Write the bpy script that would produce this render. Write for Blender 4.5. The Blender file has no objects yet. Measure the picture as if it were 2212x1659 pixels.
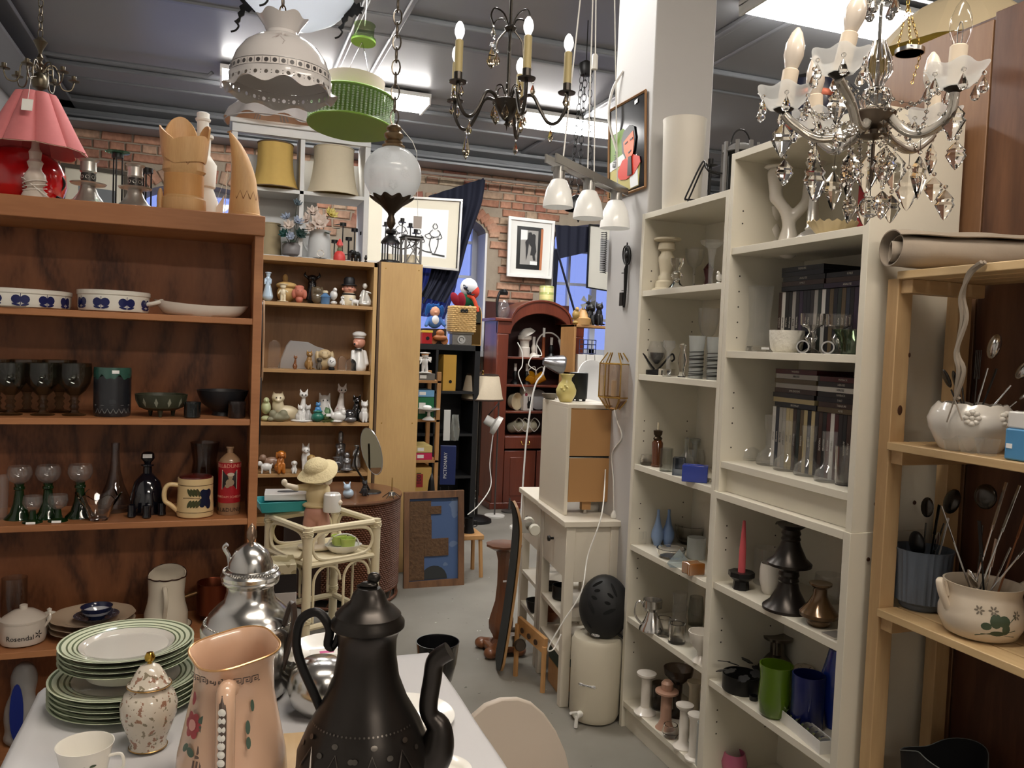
import bpy,bmesh,math,random
import numpy as np
from math import sin,cos,pi,radians as rad
from mathutils import Vector as V,Matrix,Euler
for _c in(bpy.data.objects,bpy.data.meshes,bpy.data.materials,bpy.data.lights,bpy.data.cameras):
    for _o in list(_c):_c.remove(_o)
SC=bpy.context.scene
COL=SC.collection
RND=random.Random(11)
FPX,CX,CY,EYE=1764.0,1106.0,829.5,1.5
_y=V((475-CX,-(725-CY),FPX)).normalized()
_x=V((6020-CX,-(945-CY),FPX));_x=(_x-_x.dot(_y)*_y).normalized()
_z=_x.cross(_y)
if _z.y<0:_z=-_z
AX=(_x,_y,_z)
cam=bpy.data.objects.new('camera',bpy.data.cameras.new('camera'));COL.objects.link(cam)
right=V((_x[0],_y[0],_z[0]));up=V((_x[1],_y[1],_z[1]));fwd=V((_x[2],_y[2],_z[2]))
cam.matrix_world=Matrix(((right.x,up.x,-fwd.x,0),(right.y,up.y,-fwd.y,0),(right.z,up.z,-fwd.z,EYE),(0,0,0,1)))
cam.data.sensor_width=36;cam.data.lens=36*FPX/2212;cam.data.clip_start=0.05
SC.camera=cam
SC.view_settings.view_transform='Standard';SC.view_settings.look='None'
SC.view_settings.gamma=1;SC.view_settings.use_curve_mapping=False
SC.view_settings.exposure=2.0
W=bpy.data.worlds.new('dusk sky');SC.world=W;W.use_nodes=True
W.node_tree.nodes['Background'].inputs[0].default_value=(0.30,0.40,0.95,1)
W.node_tree.nodes['Background'].inputs[1].default_value=0.26
LAMP_COOL=(1.0,0.97,0.93);LAMP_WARM=(1.0,0.90,0.78)
LAMP_POWER=9.0
SC.cycles.max_bounces=10;SC.cycles.transmission_bounces=8;SC.cycles.transparent_max_bounces=24
SC.cycles.diffuse_bounces=4;SC.cycles.glossy_bounces=4
SC.cycles.sample_clamp_indirect=6.0
SC.cycles.caustics_reflective=False;SC.cycles.caustics_refractive=False
def ray(px,py):
    c=V(((px-CX)/FPX,-(py-CY)/FPX,1.0))
    return V((_x.dot(c),_y.dot(c),_z.dot(c)))
def at(px,py,x=None,y=None,z=None):
    d=ray(px,py);o=V((0,0,EYE))
    t=x/d.x if x is not None else(y/d.y if y is not None else(z-EYE)/d.z)
    return o+d*t
def xat(px,y,z):
    k=(px-CX)/FPX
    a=_x[0]-k*_x[2];b=(_y[0]-k*_y[2])*y+(_z[0]-k*_z[2])*(z-EYE)
    return-b/a
def yat(px,x,z):
    k=(px-CX)/FPX
    a=_y[0]-k*_y[2];b=(_x[0]-k*_x[2])*x+(_z[0]-k*_z[2])*(z-EYE)
    return-b/a
def mpp(p):return(V(p)-V((0,0,EYE))).dot(fwd)/FPX
def S(px,y,z):return V((xat(px,y,z),y,z))
def T(px,x,z):return V((x,yat(px,x,z),z))
def on(px,py,z):return at(px,py,z=z)
def J(*gs):
    vs,fs=[],[]
    for g in gs:
        if not g:continue
        n=len(vs);vs+=list(g[0]);fs+=[tuple(i+n for i in f)for f in g[1]]
    return vs,fs
def X(g,loc=(0,0,0),rot=(0,0,0),sc=1.0):
    s=sc if hasattr(sc,'__len__')else(sc,sc,sc)
    m=Matrix.Translation(loc)@Euler(rot).to_matrix().to_4x4()@Matrix.Diagonal((*s,1))
    return[tuple(m@V(v))for v in g[0]],list(g[1])
def box(x0,y0,z0,x1,y1,z1):
    v=[(x,y,z)for z in(z0,z1)for y in(y0,y1)for x in(x0,x1)]
    return v,[(0,2,3,1),(4,5,7,6),(0,1,5,4),(2,6,7,3),(0,4,6,2),(1,3,7,5)]
def hbox(w,d,h,t,s,fl=None,flare=1.0):
    """open-topped box, half sizes w, d at the foot"""
    fl=t if fl is None else fl;q=((-1,-1),(1,-1),(1,1),(-1,1));W_,D_=w*flare,d*flare
    v=[(a*w*s,b*d*s,0)for a,b in q]+[(a*W_*s,b*D_*s,h*s)for a,b in q]+[(a*(W_-t)*s,b*(D_-t)*s,h*s)for a,b in q]+[(a*(w-t)*s,b*(d-t)*s,fl*s)for a,b in q]
    return v,[(3,2,1,0),(12,13,14,15)]+[(o+i,o+(i+1)%4,o+4+(i+1)%4,o+4+i)for o in(0,4,8)for i in range(4)]
def cbox(cx,cy,cz,sx,sy,sz):return box(cx-sx/2,cy-sy/2,cz-sz/2,cx+sx/2,cy+sy/2,cz+sz/2)
def lathe(prof,n=28,s=1.0,wob=None,sq=1.0,cap=True):
    """prof: (r, z) from bottom up; wob(angle, r, z)->(r, z); sq squashes y"""
    vs,fs,rings=[],[],[]
    for r,z in prof:
        if r<=1e-9:
            rings.append([len(vs)]);vs.append((0,0,z*s));continue
        ring=[]
        for i in range(n):
            a=2*pi*i/n
            rr,zz=wob(a,r,z)if wob else(r,z)
            ring.append(len(vs));vs.append((rr*s*cos(a),rr*s*sin(a)*sq,zz*s))
        rings.append(ring)
    for A,B in zip(rings,rings[1:]):
        for i in range(n):
            j=(i+1)%n
            if len(A)==1 and len(B)==1:break
            if len(A)==1:fs.append((A[0],B[j],B[i]))
            elif len(B)==1:fs.append((A[i],A[j],B[0]))
            else:fs.append((A[i],A[j],B[j],B[i]))
    if not cap:return vs,fs
    if len(rings[0])>1:fs.append(tuple(reversed(rings[0])))
    if len(rings[-1])>1:fs.append(tuple(rings[-1]))
    return vs,fs
def shell(outer,t,**k):
    """turned shade open at both ends"""
    return lathe(list(outer)+[(max(r-t,t),z)for r,z in reversed(outer)]+[outer[0]],cap=False,**k)
def vessel(outer,t,fl=None,**k):
    """hollow turned vessel: outer profile (r, z) bottom up, wall t, inside floor height fl"""
    fl=outer[0][1]+t*1.5 if fl is None else fl
    inn=[]
    for r,z in reversed(outer):
        if z>fl:inn.append((max(r-t,t*.3),z))
    rf=None
    for(r0,z0),(r1,z1)in zip(outer,outer[1:]):
        if z0<=fl<=z1 and z1>z0:rf=r0+(r1-r0)*(fl-z0)/(z1-z0)
    rf=max((rf if rf else outer[0][0])-t,t*.3)
    prof=[(0,outer[0][1])]+list(outer)+[(inn[0][0],inn[0][1])]+inn[1:]+[(rf,fl),(0,fl)]
    return lathe(prof,**k)
def tube(pts,r,n=8,closed=False,caps=True):
    P=[V(p)for p in pts];m=len(P)
    rs=list(r)if hasattr(r,'__len__')else[r]*m
    vs,fs=[],[]
    up_=None
    for i,p in enumerate(P):
        if closed:t=P[(i+1)%m]-P[i-1]
        else:t=P[min(i+1,m-1)]-P[max(i-1,0)]
        t=t.normalized()if t.length>1e-9 else V((0,0,1))
        if up_ is None:up_=V((0,0,1))if abs(t.z)<.9 else V((1,0,0))
        a=up_-up_.dot(t)*t
        if a.length<1e-6:a=t.orthogonal()
        a.normalize();up_=a;b=t.cross(a)
        for k in range(n):
            q=2*pi*k/n
            vs.append(tuple(p+rs[i]*(cos(q)*a+sin(q)*b)))
    for i in range(m if closed else m-1):
        o0,o1=i*n,((i+1)%m)*n
        for k in range(n):
            l=(k+1)%n
            fs.append((o0+k,o0+l,o1+l,o1+k))
    if caps and not closed:
        fs.append(tuple(reversed(range(n))));fs.append(tuple(range((m-1)*n,m*n)))
    return vs,fs
def spline(ctrl,k=6,closed=False):
    P=[V(p)for p in ctrl];n=len(P);out=[]
    for i in range(n if closed else n-1):
        if closed:p0,p1,p2,p3=P[i-1],P[i],P[(i+1)%n],P[(i+2)%n]
        else:p0,p1,p2,p3=P[max(i-1,0)],P[i],P[i+1],P[min(i+2,n-1)]
        for j in range(k):
            t=j/k
            out.append(.5*((2*p1)+(-p0+p2)*t+(2*p0-5*p1+4*p2-p3)*t*t+(-p0+3*p1-3*p2+p3)*t**3))
    if not closed:out.append(P[-1])
    return out
def ell(c,r,n=14,m=9,rot=(0,0,0)):
    g=lathe([(max(sin(pi*i/m),0)if 0<i<m else 0,-cos(pi*i/m))for i in range(m+1)],n)
    return X(g,c,rot,r if hasattr(r,'__len__')else(r,r,r))
def prism(poly,t,axis='y'):
    """flat outline of some thickness; poly in (u, w); axis = thickness direction"""
    n=len(poly);f={'y':lambda u,w,d:(u,d,w),'x':lambda u,w,d:(d,u,w),'z':lambda u,w,d:(u,w,d)}[axis]
    vs=[f(u,w,0)for u,w in poly]+[f(u,w,t)for u,w in poly]
    fs=[tuple(range(n)),tuple(reversed(range(n,2*n)))]+[((i+1)%n,i,i+n,(i+1)%n+n)for i in range(n)]
    return vs,fs
def arcpts(cx,cz,r,a0,a1,n=12,rz=None):
    rz=r if rz is None else rz
    return[(cx+r*cos(a0+(a1-a0)*i/n),cz+rz*sin(a0+(a1-a0)*i/n))for i in range(n+1)]
def sheet(f,nu,nv,t=0.0):
    """grid surface f(u,v)->(x,y,z), optionally with thickness along its normal"""
    vs=[V(f(i/nu,j/nv))for j in range(nv+1)for i in range(nu+1)]
    q=lambda i,j:j*(nu+1)+i
    fs=[(q(i,j),q(i+1,j),q(i+1,j+1),q(i,j+1))for j in range(nv)for i in range(nu)]
    if t:
        nr=[V((0,0,0))for _ in vs]
        for a,b,c,d in fs:
            k=(vs[c]-vs[a]).cross(vs[d]-vs[b])
            for w in(a,b,c,d):nr[w]+=k
        n0=len(vs);vs=vs+[v-k.normalized()*t for v,k in zip(vs,nr)]
        fs=fs+[tuple(reversed([w+n0 for w in f_]))for f_ in fs]
        e=[q(i,0)for i in range(nu+1)]+[q(nu,j)for j in range(1,nv+1)]+[q(i,nv)for i in range(nu-1,-1,-1)]+[q(0,j)for j in range(nv-1,0,-1)]
        for a,b in zip(e,e[1:]+e[:1]):fs.append((b,a,a+n0,b+n0))
    return[tuple(v)for v in vs],fs
def blob(prims,k=.15,res=34):
    """one continuous surface round blended shapes: ('e', centre, radii[, rot]) ellipsoids, ('c', a, b, ra, rb) tapered limbs;
    k = blend as a share of the smallest feature; unit free"""
    lo=np.array([1e9]*3);hi=-lo
    for p in prims:
        if p[0]=='e':
            r=max(p[2])if len(p)>3 else None
            rr=np.array([r]*3 if r else p[2]);lo=np.minimum(lo,np.array(p[1])-rr);hi=np.maximum(hi,np.array(p[1])+rr)
        else:
            for q,r in((p[1],p[3]),(p[2],p[4])):lo=np.minimum(lo,np.array(q)-r);hi=np.maximum(hi,np.array(q)+r)
    h=float((hi-lo).max())/res
    kk=k*float((hi-lo).max())*.3
    lo=lo-2.5*h;hi=hi+2.5*h
    n=np.ceil((hi-lo)/h).astype(int)+1
    g=np.stack(np.meshgrid(*[lo[i]+h*np.arange(n[i])for i in range(3)],indexing='ij'),-1)
    D=None
    for p in prims:
        if p[0]=='e':
            q=g-np.array(p[1]);r=np.array(p[2],float)
            if len(p)>3:q=q@np.array(Euler(p[3]).to_matrix())
            k0=np.sqrt(((q/r)**2).sum(-1));k1=np.sqrt(((q/r**2)**2).sum(-1))+1e-9
            d=k0*(k0-1)/k1
        else:
            a,b=np.array(p[1],float),np.array(p[2],float);ba=b-a
            t=np.clip(((g-a)@ba)/(ba@ba+1e-12),0,1)
            d=np.sqrt(((g-a-t[...,None]*ba)**2).sum(-1))-(p[3]+(p[4]-p[3])*t)
        if D is None:D=d
        else:
            m=np.clip(.5+.5*(d-D)/kk,0,1);D=d*(1-m)+D*m-kk*m*(1-m)
    ins=D<0
    c=np.zeros(tuple(n-1)+(3,));cnt=np.zeros(tuple(n-1))
    cr=[(i,j,l)for i in(0,1)for j in(0,1)for l in(0,1)]
    sl=lambda o:tuple(slice(o[a],n[a]-1+o[a])for a in range(3))
    for o in cr:
        for a in range(3):
            if o[a]:continue
            o2=list(o);o2[a]=1;o2=tuple(o2)
            d0,d1=D[sl(o)],D[sl(o2)];msk=(d0<0)!=(d1<0)
            t=np.where(msk,d0/np.where(msk,d0-d1,1),0)
            for b in range(3):c[...,b]+=msk*(o[b]+(t if b==a else 0))
            cnt+=msk
    act=cnt>0
    idx=-np.ones(act.shape,int);idx[act]=np.arange(act.sum())
    ii=np.argwhere(act)
    vs=lo+h*(ii+c[act]/cnt[act][:,None])
    fs=[]
    for a in range(3):
        b1,b2=(a+1)%3,(a+2)%3
        s0=[slice(1,n[q]-1)for q in range(3)];s0[a]=slice(0,n[a]-1)
        s1=list(s0);s1[a]=slice(1,n[a])
        A,B=ins[tuple(s0)],ins[tuple(s1)]
        e=np.argwhere(A!=B)
        if not len(e):continue
        q=e.copy();q[:,b1]+=1;q[:,b2]+=1
        def id_(d1,d2):
            w=q.copy();w[:,b1]-=d1;w[:,b2]-=d2;return idx[w[:,0],w[:,1],w[:,2]]
        f=np.stack([id_(1,1),id_(0,1),id_(0,0),id_(1,0)],1)
        up=A[e[:,0],e[:,1],e[:,2]]
        fs+=[tuple(int(v)for v in r)for r in np.where(up[:,None],f,f[:,::-1])]
    return[tuple(v)for v in vs],fs
_first={}
def ob(name,g,mat,parent=None,loc=(0,0,0),rot=(0,0,0),sharp=40,bev=0,label=None,cat=None,group=None,kind=None,uv=None):
    me=g
    if isinstance(g,tuple):
        me=bpy.data.meshes.new(name);me.from_pydata(g[0],[],g[1])
        me.polygons.foreach_set('use_smooth',[True]*len(me.polygons))
        try:me.set_sharp_from_angle(angle=rad(sharp))
        except Exception:pass
        me.update()
        for m in(mat if isinstance(mat,(list,tuple))else[mat]):me.materials.append(m)
    o=bpy.data.objects.new(name,me);COL.objects.link(o)
    o.location=loc;o.rotation_euler=rot
    if parent is not None:o.parent=parent
    if bev:
        b=o.modifiers.new('edge','BEVEL');b.width=bev;b.segments=2;b.limit_method='ANGLE';b.angle_limit=rad(50)
    tag(o,label,cat,group,kind)
    return o
def tag(o,label=None,cat=None,group=None,kind=None):
    for k,v in(('label',label),('category',cat),('group',group),('kind',kind)):
        if v:o[k]=v
    return o
def thing(name,label,cat,loc=(0,0,0),rotz=0,group=None,rot=None):
    o=bpy.data.objects.new(name,None);COL.objects.link(o);o.empty_display_size=.05
    o.location=loc;o.rotation_euler=rot if rot else(0,0,rotz)
    return tag(o,label,cat,group)
def struct(name,g,mat,parent=None,**k):
    return ob(name,g,mat,parent,kind=None if parent else 'structure',**k)
def copy_thing(root,loc,rotz=None,label=None):
    c=root.copy();COL.objects.link(c);c.location=loc
    if rotz is not None:c.rotation_euler=(0,0,rotz)
    if label:c['label']=label
    for ch in root.children:
        d=ch.copy();COL.objects.link(d);d.parent=c
        for g in ch.children:
            e=g.copy();COL.objects.link(e);e.parent=d
    return c
def slots(o,fm):
    """material slot per face: fm(centre, normal) -> index"""
    for p in o.data.polygons:p.material_index=fm(p.center,p.normal)
    return o
def text(name,s,size,mat,parent=None,loc=(0,0,0),rot=(0,0,0),depth=.0006,bend=None,align='CENTER',sx=1.0,**k):
    """flat lettering as mesh, front facing -y before rotation; bend = cylinder radius to wrap on"""
    cu=bpy.data.curves.new('t','FONT');cu.body=s;cu.size=size;cu.align_x=align;cu.align_y='CENTER';cu.extrude=depth;cu.resolution_u=2
    to=bpy.data.objects.new('t',cu);COL.objects.link(to)
    dg=bpy.context.evaluated_depsgraph_get()
    me=bpy.data.meshes.new_from_object(to.evaluated_get(dg));bpy.data.objects.remove(to);bpy.data.curves.remove(cu)
    for v in me.vertices:
        x,y,d=v.co.x*sx,v.co.y,v.co.z
        if bend:a=x/bend;v.co=((bend+d)*sin(a),-(bend+d)*cos(a),y)
        else:v.co=(x,-d,y)
    me.name=name;me.materials.clear();me.materials.append(mat)
    o=bpy.data.objects.new(name,me);COL.objects.link(o);o.location=loc;o.rotation_euler=rot
    if parent is not None:o.parent=parent
    tag(o,**k);return o
def lin(c):return tuple(((v/255)/12.92 if v/255<=.04045 else((v/255+.055)/1.055)**2.4)for v in c[:3])+(1,)
_M={}
def base(name):
    m=bpy.data.materials.new(name);m.use_nodes=True
    return m,m.node_tree.nodes,m.node_tree.links,m.node_tree.nodes['Principled BSDF']
def mt(c,rough=.5,metal=0.,name=None,coat=0.,noise=0.,ns=30.,emit=0.,sss=0.,trans=0.,bump=0.,spec=.5,ior=1.45):
    key=('mt',tuple(c),rough,metal,coat,noise,ns,emit,sss,trans,bump,spec)
    if key in _M:return _M[key]
    m,N,L,B=base(name or 'paint')
    B.inputs['Base Color'].default_value=lin(c);B.inputs['Roughness'].default_value=rough;B.inputs['Metallic'].default_value=metal
    B.inputs['Coat Weight'].default_value=coat;B.inputs['Coat Roughness'].default_value=.08
    B.inputs['Specular IOR Level'].default_value=spec;B.inputs['IOR'].default_value=ior
    if trans:B.inputs['Transmission Weight'].default_value=trans
    if sss:B.inputs['Subsurface Weight'].default_value=sss;B.inputs['Subsurface Radius'].default_value=(.02,.015,.01)
    if emit:B.inputs['Emission Color'].default_value=lin(c);B.inputs['Emission Strength'].default_value=emit
    if noise or bump:
        tc=N.new('ShaderNodeTexCoord');nz=N.new('ShaderNodeTexNoise');nz.inputs['Scale'].default_value=ns;nz.inputs['Detail'].default_value=4
        L.new(tc.outputs['Object'],nz.inputs['Vector'])
        if noise:
            mx=N.new('ShaderNodeMix');mx.data_type='RGBA'
            a=tuple(v*(1-noise)for v in lin(c)[:3])+(1,);b=tuple(min(1,v*(1+noise))for v in lin(c)[:3])+(1,)
            mx.inputs['A'].default_value=a;mx.inputs['B'].default_value=b
            L.new(nz.outputs['Fac'],mx.inputs['Factor']);L.new(mx.outputs['Result'],B.inputs['Base Color'])
        if bump:
            bp=N.new('ShaderNodeBump');bp.inputs['Strength'].default_value=bump;bp.inputs['Distance'].default_value=.01
            L.new(nz.outputs['Fac'],bp.inputs['Height']);L.new(bp.outputs['Normal'],B.inputs['Normal'])
    _M[key]=m;return m
def ramp(N,stops):
    r=N.new('ShaderNodeValToRGB');e=r.color_ramp.elements
    while len(e)<len(stops):e.new(.5)
    for q,(p,c)in zip(e,stops):q.position=p;q.color=lin(c)
    return r
def wood(c1,c2,axis='z',scale=1.0,rough=.5,ring=6.,dist=6.,name='wood',coat=0.,bump=.1,lines=False,st_=.12):
    key=('wd',tuple(c1),tuple(c2),axis,scale,rough,ring,dist)
    if key in _M:return _M[key]
    m,N,L,B=base(name)
    tc=N.new('ShaderNodeTexCoord');mp=N.new('ShaderNodeMapping')
    st={'x':(st_,1,1),'y':(1,st_,1),'z':(1,1,st_)}[axis]
    mp.inputs['Scale'].default_value=tuple(v*scale for v in st)
    L.new(tc.outputs['Object'],mp.inputs['Vector'])
    nz=N.new('ShaderNodeTexNoise');nz.inputs['Scale'].default_value=ring;nz.inputs['Detail'].default_value=2;nz.inputs['Distortion'].default_value=.4
    L.new(mp.outputs[0],nz.inputs['Vector'])
    mu=N.new('ShaderNodeMath');mu.operation='MULTIPLY';mu.inputs[1].default_value=dist;L.new(nz.outputs['Fac'],mu.inputs[0])
    fr=N.new('ShaderNodeMath');fr.operation='PINGPONG';fr.inputs[1].default_value=1.0;L.new(mu.outputs[0],fr.inputs[0])
    n2=N.new('ShaderNodeTexNoise');n2.inputs['Scale'].default_value=90;n2.inputs['Detail'].default_value=3;L.new(mp.outputs[0],n2.inputs['Vector'])
    ad=N.new('ShaderNodeMath');ad.operation='MULTIPLY_ADD';ad.inputs[1].default_value=.45;L.new(n2.outputs['Fac'],ad.inputs[0])
    m3=N.new('ShaderNodeMath');m3.operation='MULTIPLY';m3.inputs[1].default_value=.55;L.new(fr.outputs[0],m3.inputs[0]);L.new(m3.outputs[0],ad.inputs[2])
    r=ramp(N,[(.15,c1),(.75,c2)]if not lines else[(.2,c2),(.33,tuple((a+b)/2 for a,b in zip(c1,c2))),(.5,c1),(.85,tuple(v*1.12 for v in c1))]);L.new(ad.outputs[0],r.inputs['Fac'])
    L.new(r.outputs['Color'],B.inputs['Base Color']);B.inputs['Roughness'].default_value=rough;B.inputs['Coat Weight'].default_value=coat
    if bump:
        bp=N.new('ShaderNodeBump');bp.inputs['Strength'].default_value=bump;bp.inputs['Distance'].default_value=.003
        L.new(ad.outputs[0],bp.inputs['Height']);L.new(bp.outputs['Normal'],B.inputs['Normal'])
    _M[key]=m;return m
def thin(c=(255,255,255),dens=.1,name='thin glass',gloss=.03,frost=0.):
    """thin-walled glass: see-through sheet with a mirror coat that grows at the rim"""
    key=('th',tuple(c),dens,gloss,frost)
    if key in _M:return _M[key]
    m,N,L,B=base(name);N.remove(B);out=N['Material Output']
    tr=N.new('ShaderNodeBsdfTransparent');gl=N.new('ShaderNodeBsdfGlossy');gl.inputs['Roughness'].default_value=gloss
    lw=N.new('ShaderNodeLayerWeight');lw.inputs['Blend'].default_value=.35
    k=lin(c);face=tuple(1-dens*(1-v*.9)for v in k[:3])+(1,);edge=tuple(max(0,v**2.2)*.95 for v in face[:3])+(1,)
    mx=N.new('ShaderNodeMix');mx.data_type='RGBA';mx.inputs['A'].default_value=face;mx.inputs['B'].default_value=edge
    L.new(lw.outputs['Facing'],mx.inputs['Factor']);L.new(mx.outputs['Result'],tr.inputs['Color'])
    ms=N.new('ShaderNodeMixShader');pw=N.new('ShaderNodeMath');pw.operation='POWER';pw.inputs[1].default_value=3.0;L.new(lw.outputs['Facing'],pw.inputs[0])
    ma=N.new('ShaderNodeMath');ma.operation='MULTIPLY_ADD';ma.inputs[1].default_value=.55;ma.inputs[2].default_value=.05;L.new(pw.outputs[0],ma.inputs[0])
    L.new(ma.outputs[0],ms.inputs[0]);L.new(tr.outputs[0],ms.inputs[1]);L.new(gl.outputs[0],ms.inputs[2]);last=ms
    if frost:
        df=N.new('ShaderNodeBsdfTranslucent');df.inputs['Color'].default_value=k;d2=N.new('ShaderNodeBsdfDiffuse');d2.inputs['Color'].default_value=k
        a=N.new('ShaderNodeMixShader');a.inputs[0].default_value=.5;L.new(df.outputs[0],a.inputs[1]);L.new(d2.outputs[0],a.inputs[2])
        b=N.new('ShaderNodeMixShader');b.inputs[0].default_value=frost;L.new(ms.outputs[0],b.inputs[1]);L.new(a.outputs[0],b.inputs[2]);last=b
    L.new(last.outputs[0],out.inputs['Surface']);_M[key]=m;return m
def glass(c=(255,255,255),rough=.0,ior=1.45,name='solid glass'):
    return mt(c,rough,trans=1.0,name=name,ior=ior)
def rings(cols,unit,rough=.15,name='banded glaze',by='r',coat=.5):
    """colour bands: cols = [(limit, colour), ...]; by radius 'r' or height 'z' of the object's own space, in metres/unit"""
    m,N,L,B=base(name)
    tc=N.new('ShaderNodeTexCoord');sp=N.new('ShaderNodeSeparateXYZ');L.new(tc.outputs['Object'],sp.inputs[0])
    if by=='r':
        v=N.new('ShaderNodeVectorMath');v.operation='MULTIPLY';v.inputs[1].default_value=(1,1,0);L.new(tc.outputs['Object'],v.inputs[0])
        l=N.new('ShaderNodeVectorMath');l.operation='LENGTH';L.new(v.outputs[0],l.inputs[0]);src=l.outputs['Value']
    else:src=sp.outputs['Z']
    mu=N.new('ShaderNodeMath');mu.operation='DIVIDE';mu.inputs[1].default_value=unit;L.new(src,mu.inputs[0])
    r=N.new('ShaderNodeValToRGB');r.color_ramp.interpolation='CONSTANT';e=r.color_ramp.elements
    while len(e)<len(cols):e.new(.5)
    for q,(p,c)in zip(e,cols):q.position=p;q.color=lin(c)
    L.new(mu.outputs[0],r.inputs['Fac']);L.new(r.outputs['Color'],B.inputs['Base Color'])
    B.inputs['Roughness'].default_value=rough;B.inputs['Coat Weight'].default_value=coat
    return m
def spots(c0,cols,scale=40.,thr=.55,rough=.2,name='printed glaze',detail=2.,coat=.4):
    """ground colour with a scattered print of several colours"""
    key=('sp',tuple(c0),tuple(map(tuple,cols)),scale,thr)
    if key in _M:return _M[key]
    m,N,L,B=base(name);tc=N.new('ShaderNodeTexCoord');prev=None
    for i,c in enumerate(cols):
        nz=N.new('ShaderNodeTexNoise');nz.inputs['Scale'].default_value=scale*(1+.3*i);nz.inputs['Detail'].default_value=detail
        mp=N.new('ShaderNodeMapping');mp.inputs['Location'].default_value=(i*3.1,i*1.7,i*5.3);L.new(tc.outputs['Object'],mp.inputs[0]);L.new(mp.outputs[0],nz.inputs['Vector'])
        g=N.new('ShaderNodeMath');g.operation='GREATER_THAN';g.inputs[1].default_value=thr;L.new(nz.outputs['Fac'],g.inputs[0])
        mx=N.new('ShaderNodeMix');mx.data_type='RGBA';mx.inputs['A'].default_value=lin(c0);mx.inputs['B'].default_value=lin(c)
        if prev:L.new(prev,mx.inputs['A'])
        L.new(g.outputs[0],mx.inputs['Factor']);prev=mx.outputs['Result']
    L.new(prev,B.inputs['Base Color']);B.inputs['Roughness'].default_value=rough;B.inputs['Coat Weight'].default_value=coat
    _M[key]=m;return m
WHITE=mt((226,222,212),.28,name='white glaze',coat=.5)
CREAM=mt((222,208,178),.32,name='cream glaze',coat=.4)
LACQ=mt((216,210,194),.42,name='white melamine',noise=.03,ns=6)
BLACKM=mt((26,25,25),.42,.3,name='black iron')
BLACK=mt((18,18,19),.35,name='black plastic')
STEEL=mt((206,204,200),.2,1.,name='polished steel')
PEWTER=mt((196,192,186),.34,.8,name='pewter')
DPEWTER=mt((58,54,51),.32,.85,name='dark pewter',noise=.25,ns=18)
BRASS=mt((196,158,84),.25,1.,name='brass')
BRONZE=mt((92,76,58),.35,.9,name='dark bronze')
CLEAR=thin((250,252,252),.06,frost=.05)
CRYS=glass((255,253,250),.0,1.5,'cut crystal')
PLASTW=mt((232,230,224),.35,name='white plastic')
PAPER=mt((236,234,228),.8,name='paper')
TAGW=mt((240,240,240),.6,name='price sticker')
GREENG=thin((80,110,72),.26,name='green glass')
PINE=wood((204,176,132),(178,146,102),'y',1.0,.5,5.,4.,'pine')
# ================================================================== the room
CZ=3.4;BY=7.8
def floor_mat():
    m,N,L,B=base('painted concrete');tc=N.new('ShaderNodeTexCoord')
    n1=N.new('ShaderNodeTexNoise');n1.inputs['Scale'].default_value=1.6;n1.inputs['Detail'].default_value=6;L.new(tc.outputs['Object'],n1.inputs['Vector'])
    r=ramp(N,[(.3,(118,114,106)),(.7,(146,142,133))]);L.new(n1.outputs['Fac'],r.inputs['Fac'])
    v=N.new('ShaderNodeTexNoise');v.inputs['Scale'].default_value=17;v.inputs['Detail'].default_value=3;v.inputs['Roughness'].default_value=.7;L.new(tc.outputs['Object'],v.inputs['Vector'])
    g=N.new('ShaderNodeMath');g.operation='GREATER_THAN';g.inputs[1].default_value=.715;L.new(v.outputs['Fac'],g.inputs[0])
    v2=N.new('ShaderNodeTexNoise');v2.inputs['Scale'].default_value=26;v2.inputs['Detail'].default_value=2;L.new(tc.outputs['Object'],v2.inputs['Vector'])
    g2=N.new('ShaderNodeMath');g2.operation='LESS_THAN';g2.inputs[1].default_value=.265;L.new(v2.outputs['Fac'],g2.inputs[0])
    a=N.new('ShaderNodeMix');a.data_type='RGBA';a.inputs['B'].default_value=lin((205,202,195));L.new(g.outputs[0],a.inputs['Factor']);L.new(r.outputs['Color'],a.inputs['A'])
    b=N.new('ShaderNodeMix');b.data_type='RGBA';b.inputs['B'].default_value=lin((84,80,74));L.new(g2.outputs[0],b.inputs['Factor']);L.new(a.outputs['Result'],b.inputs['A'])
    L.new(b.outputs['Result'],B.inputs['Base Color']);B.inputs['Roughness'].default_value=.55
    bp=N.new('ShaderNodeBump');bp.inputs['Strength'].default_value=.15;bp.inputs['Distance'].default_value=.01;L.new(n1.outputs['Fac'],bp.inputs['Height']);L.new(bp.outputs['Normal'],B.inputs['Normal'])
    return m
WALLP=mt((196,196,196),.6,name='white wall paint',noise=.03,ns=3,bump=.05)
CEILP=mt((146,147,150),.33,name='grey ceiling paint',noise=.05,ns=2)
TRIMP=mt((134,136,140),.33,name='grey trim paint')
struct('floor',box(-1.6,-3.6,-.05,6.6,8.2,0),floor_mat())
struct('ceiling',box(-1.6,-3.6,CZ,6.6,8.2,CZ+.05),CEILP)
struct('wall_left',box(-1.6,-3.6,0,-1.5,8.2,CZ),WALLP)
struct('wall_right',box(6.5,-3.6,0,6.6,8.2,CZ),WALLP)
struct('wall_front',box(-1.6,-3.6,0,6.6,-3.5,CZ),WALLP)
WIN=[(-.75,.42),(1.27,2.47),(3.2,4.4)];SILL=1.45;SPR=2.60;CROWN=2.82
MORT=mt((150,138,122),.9,name='lime mortar',noise=.15,ns=14,bump=.6)
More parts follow.
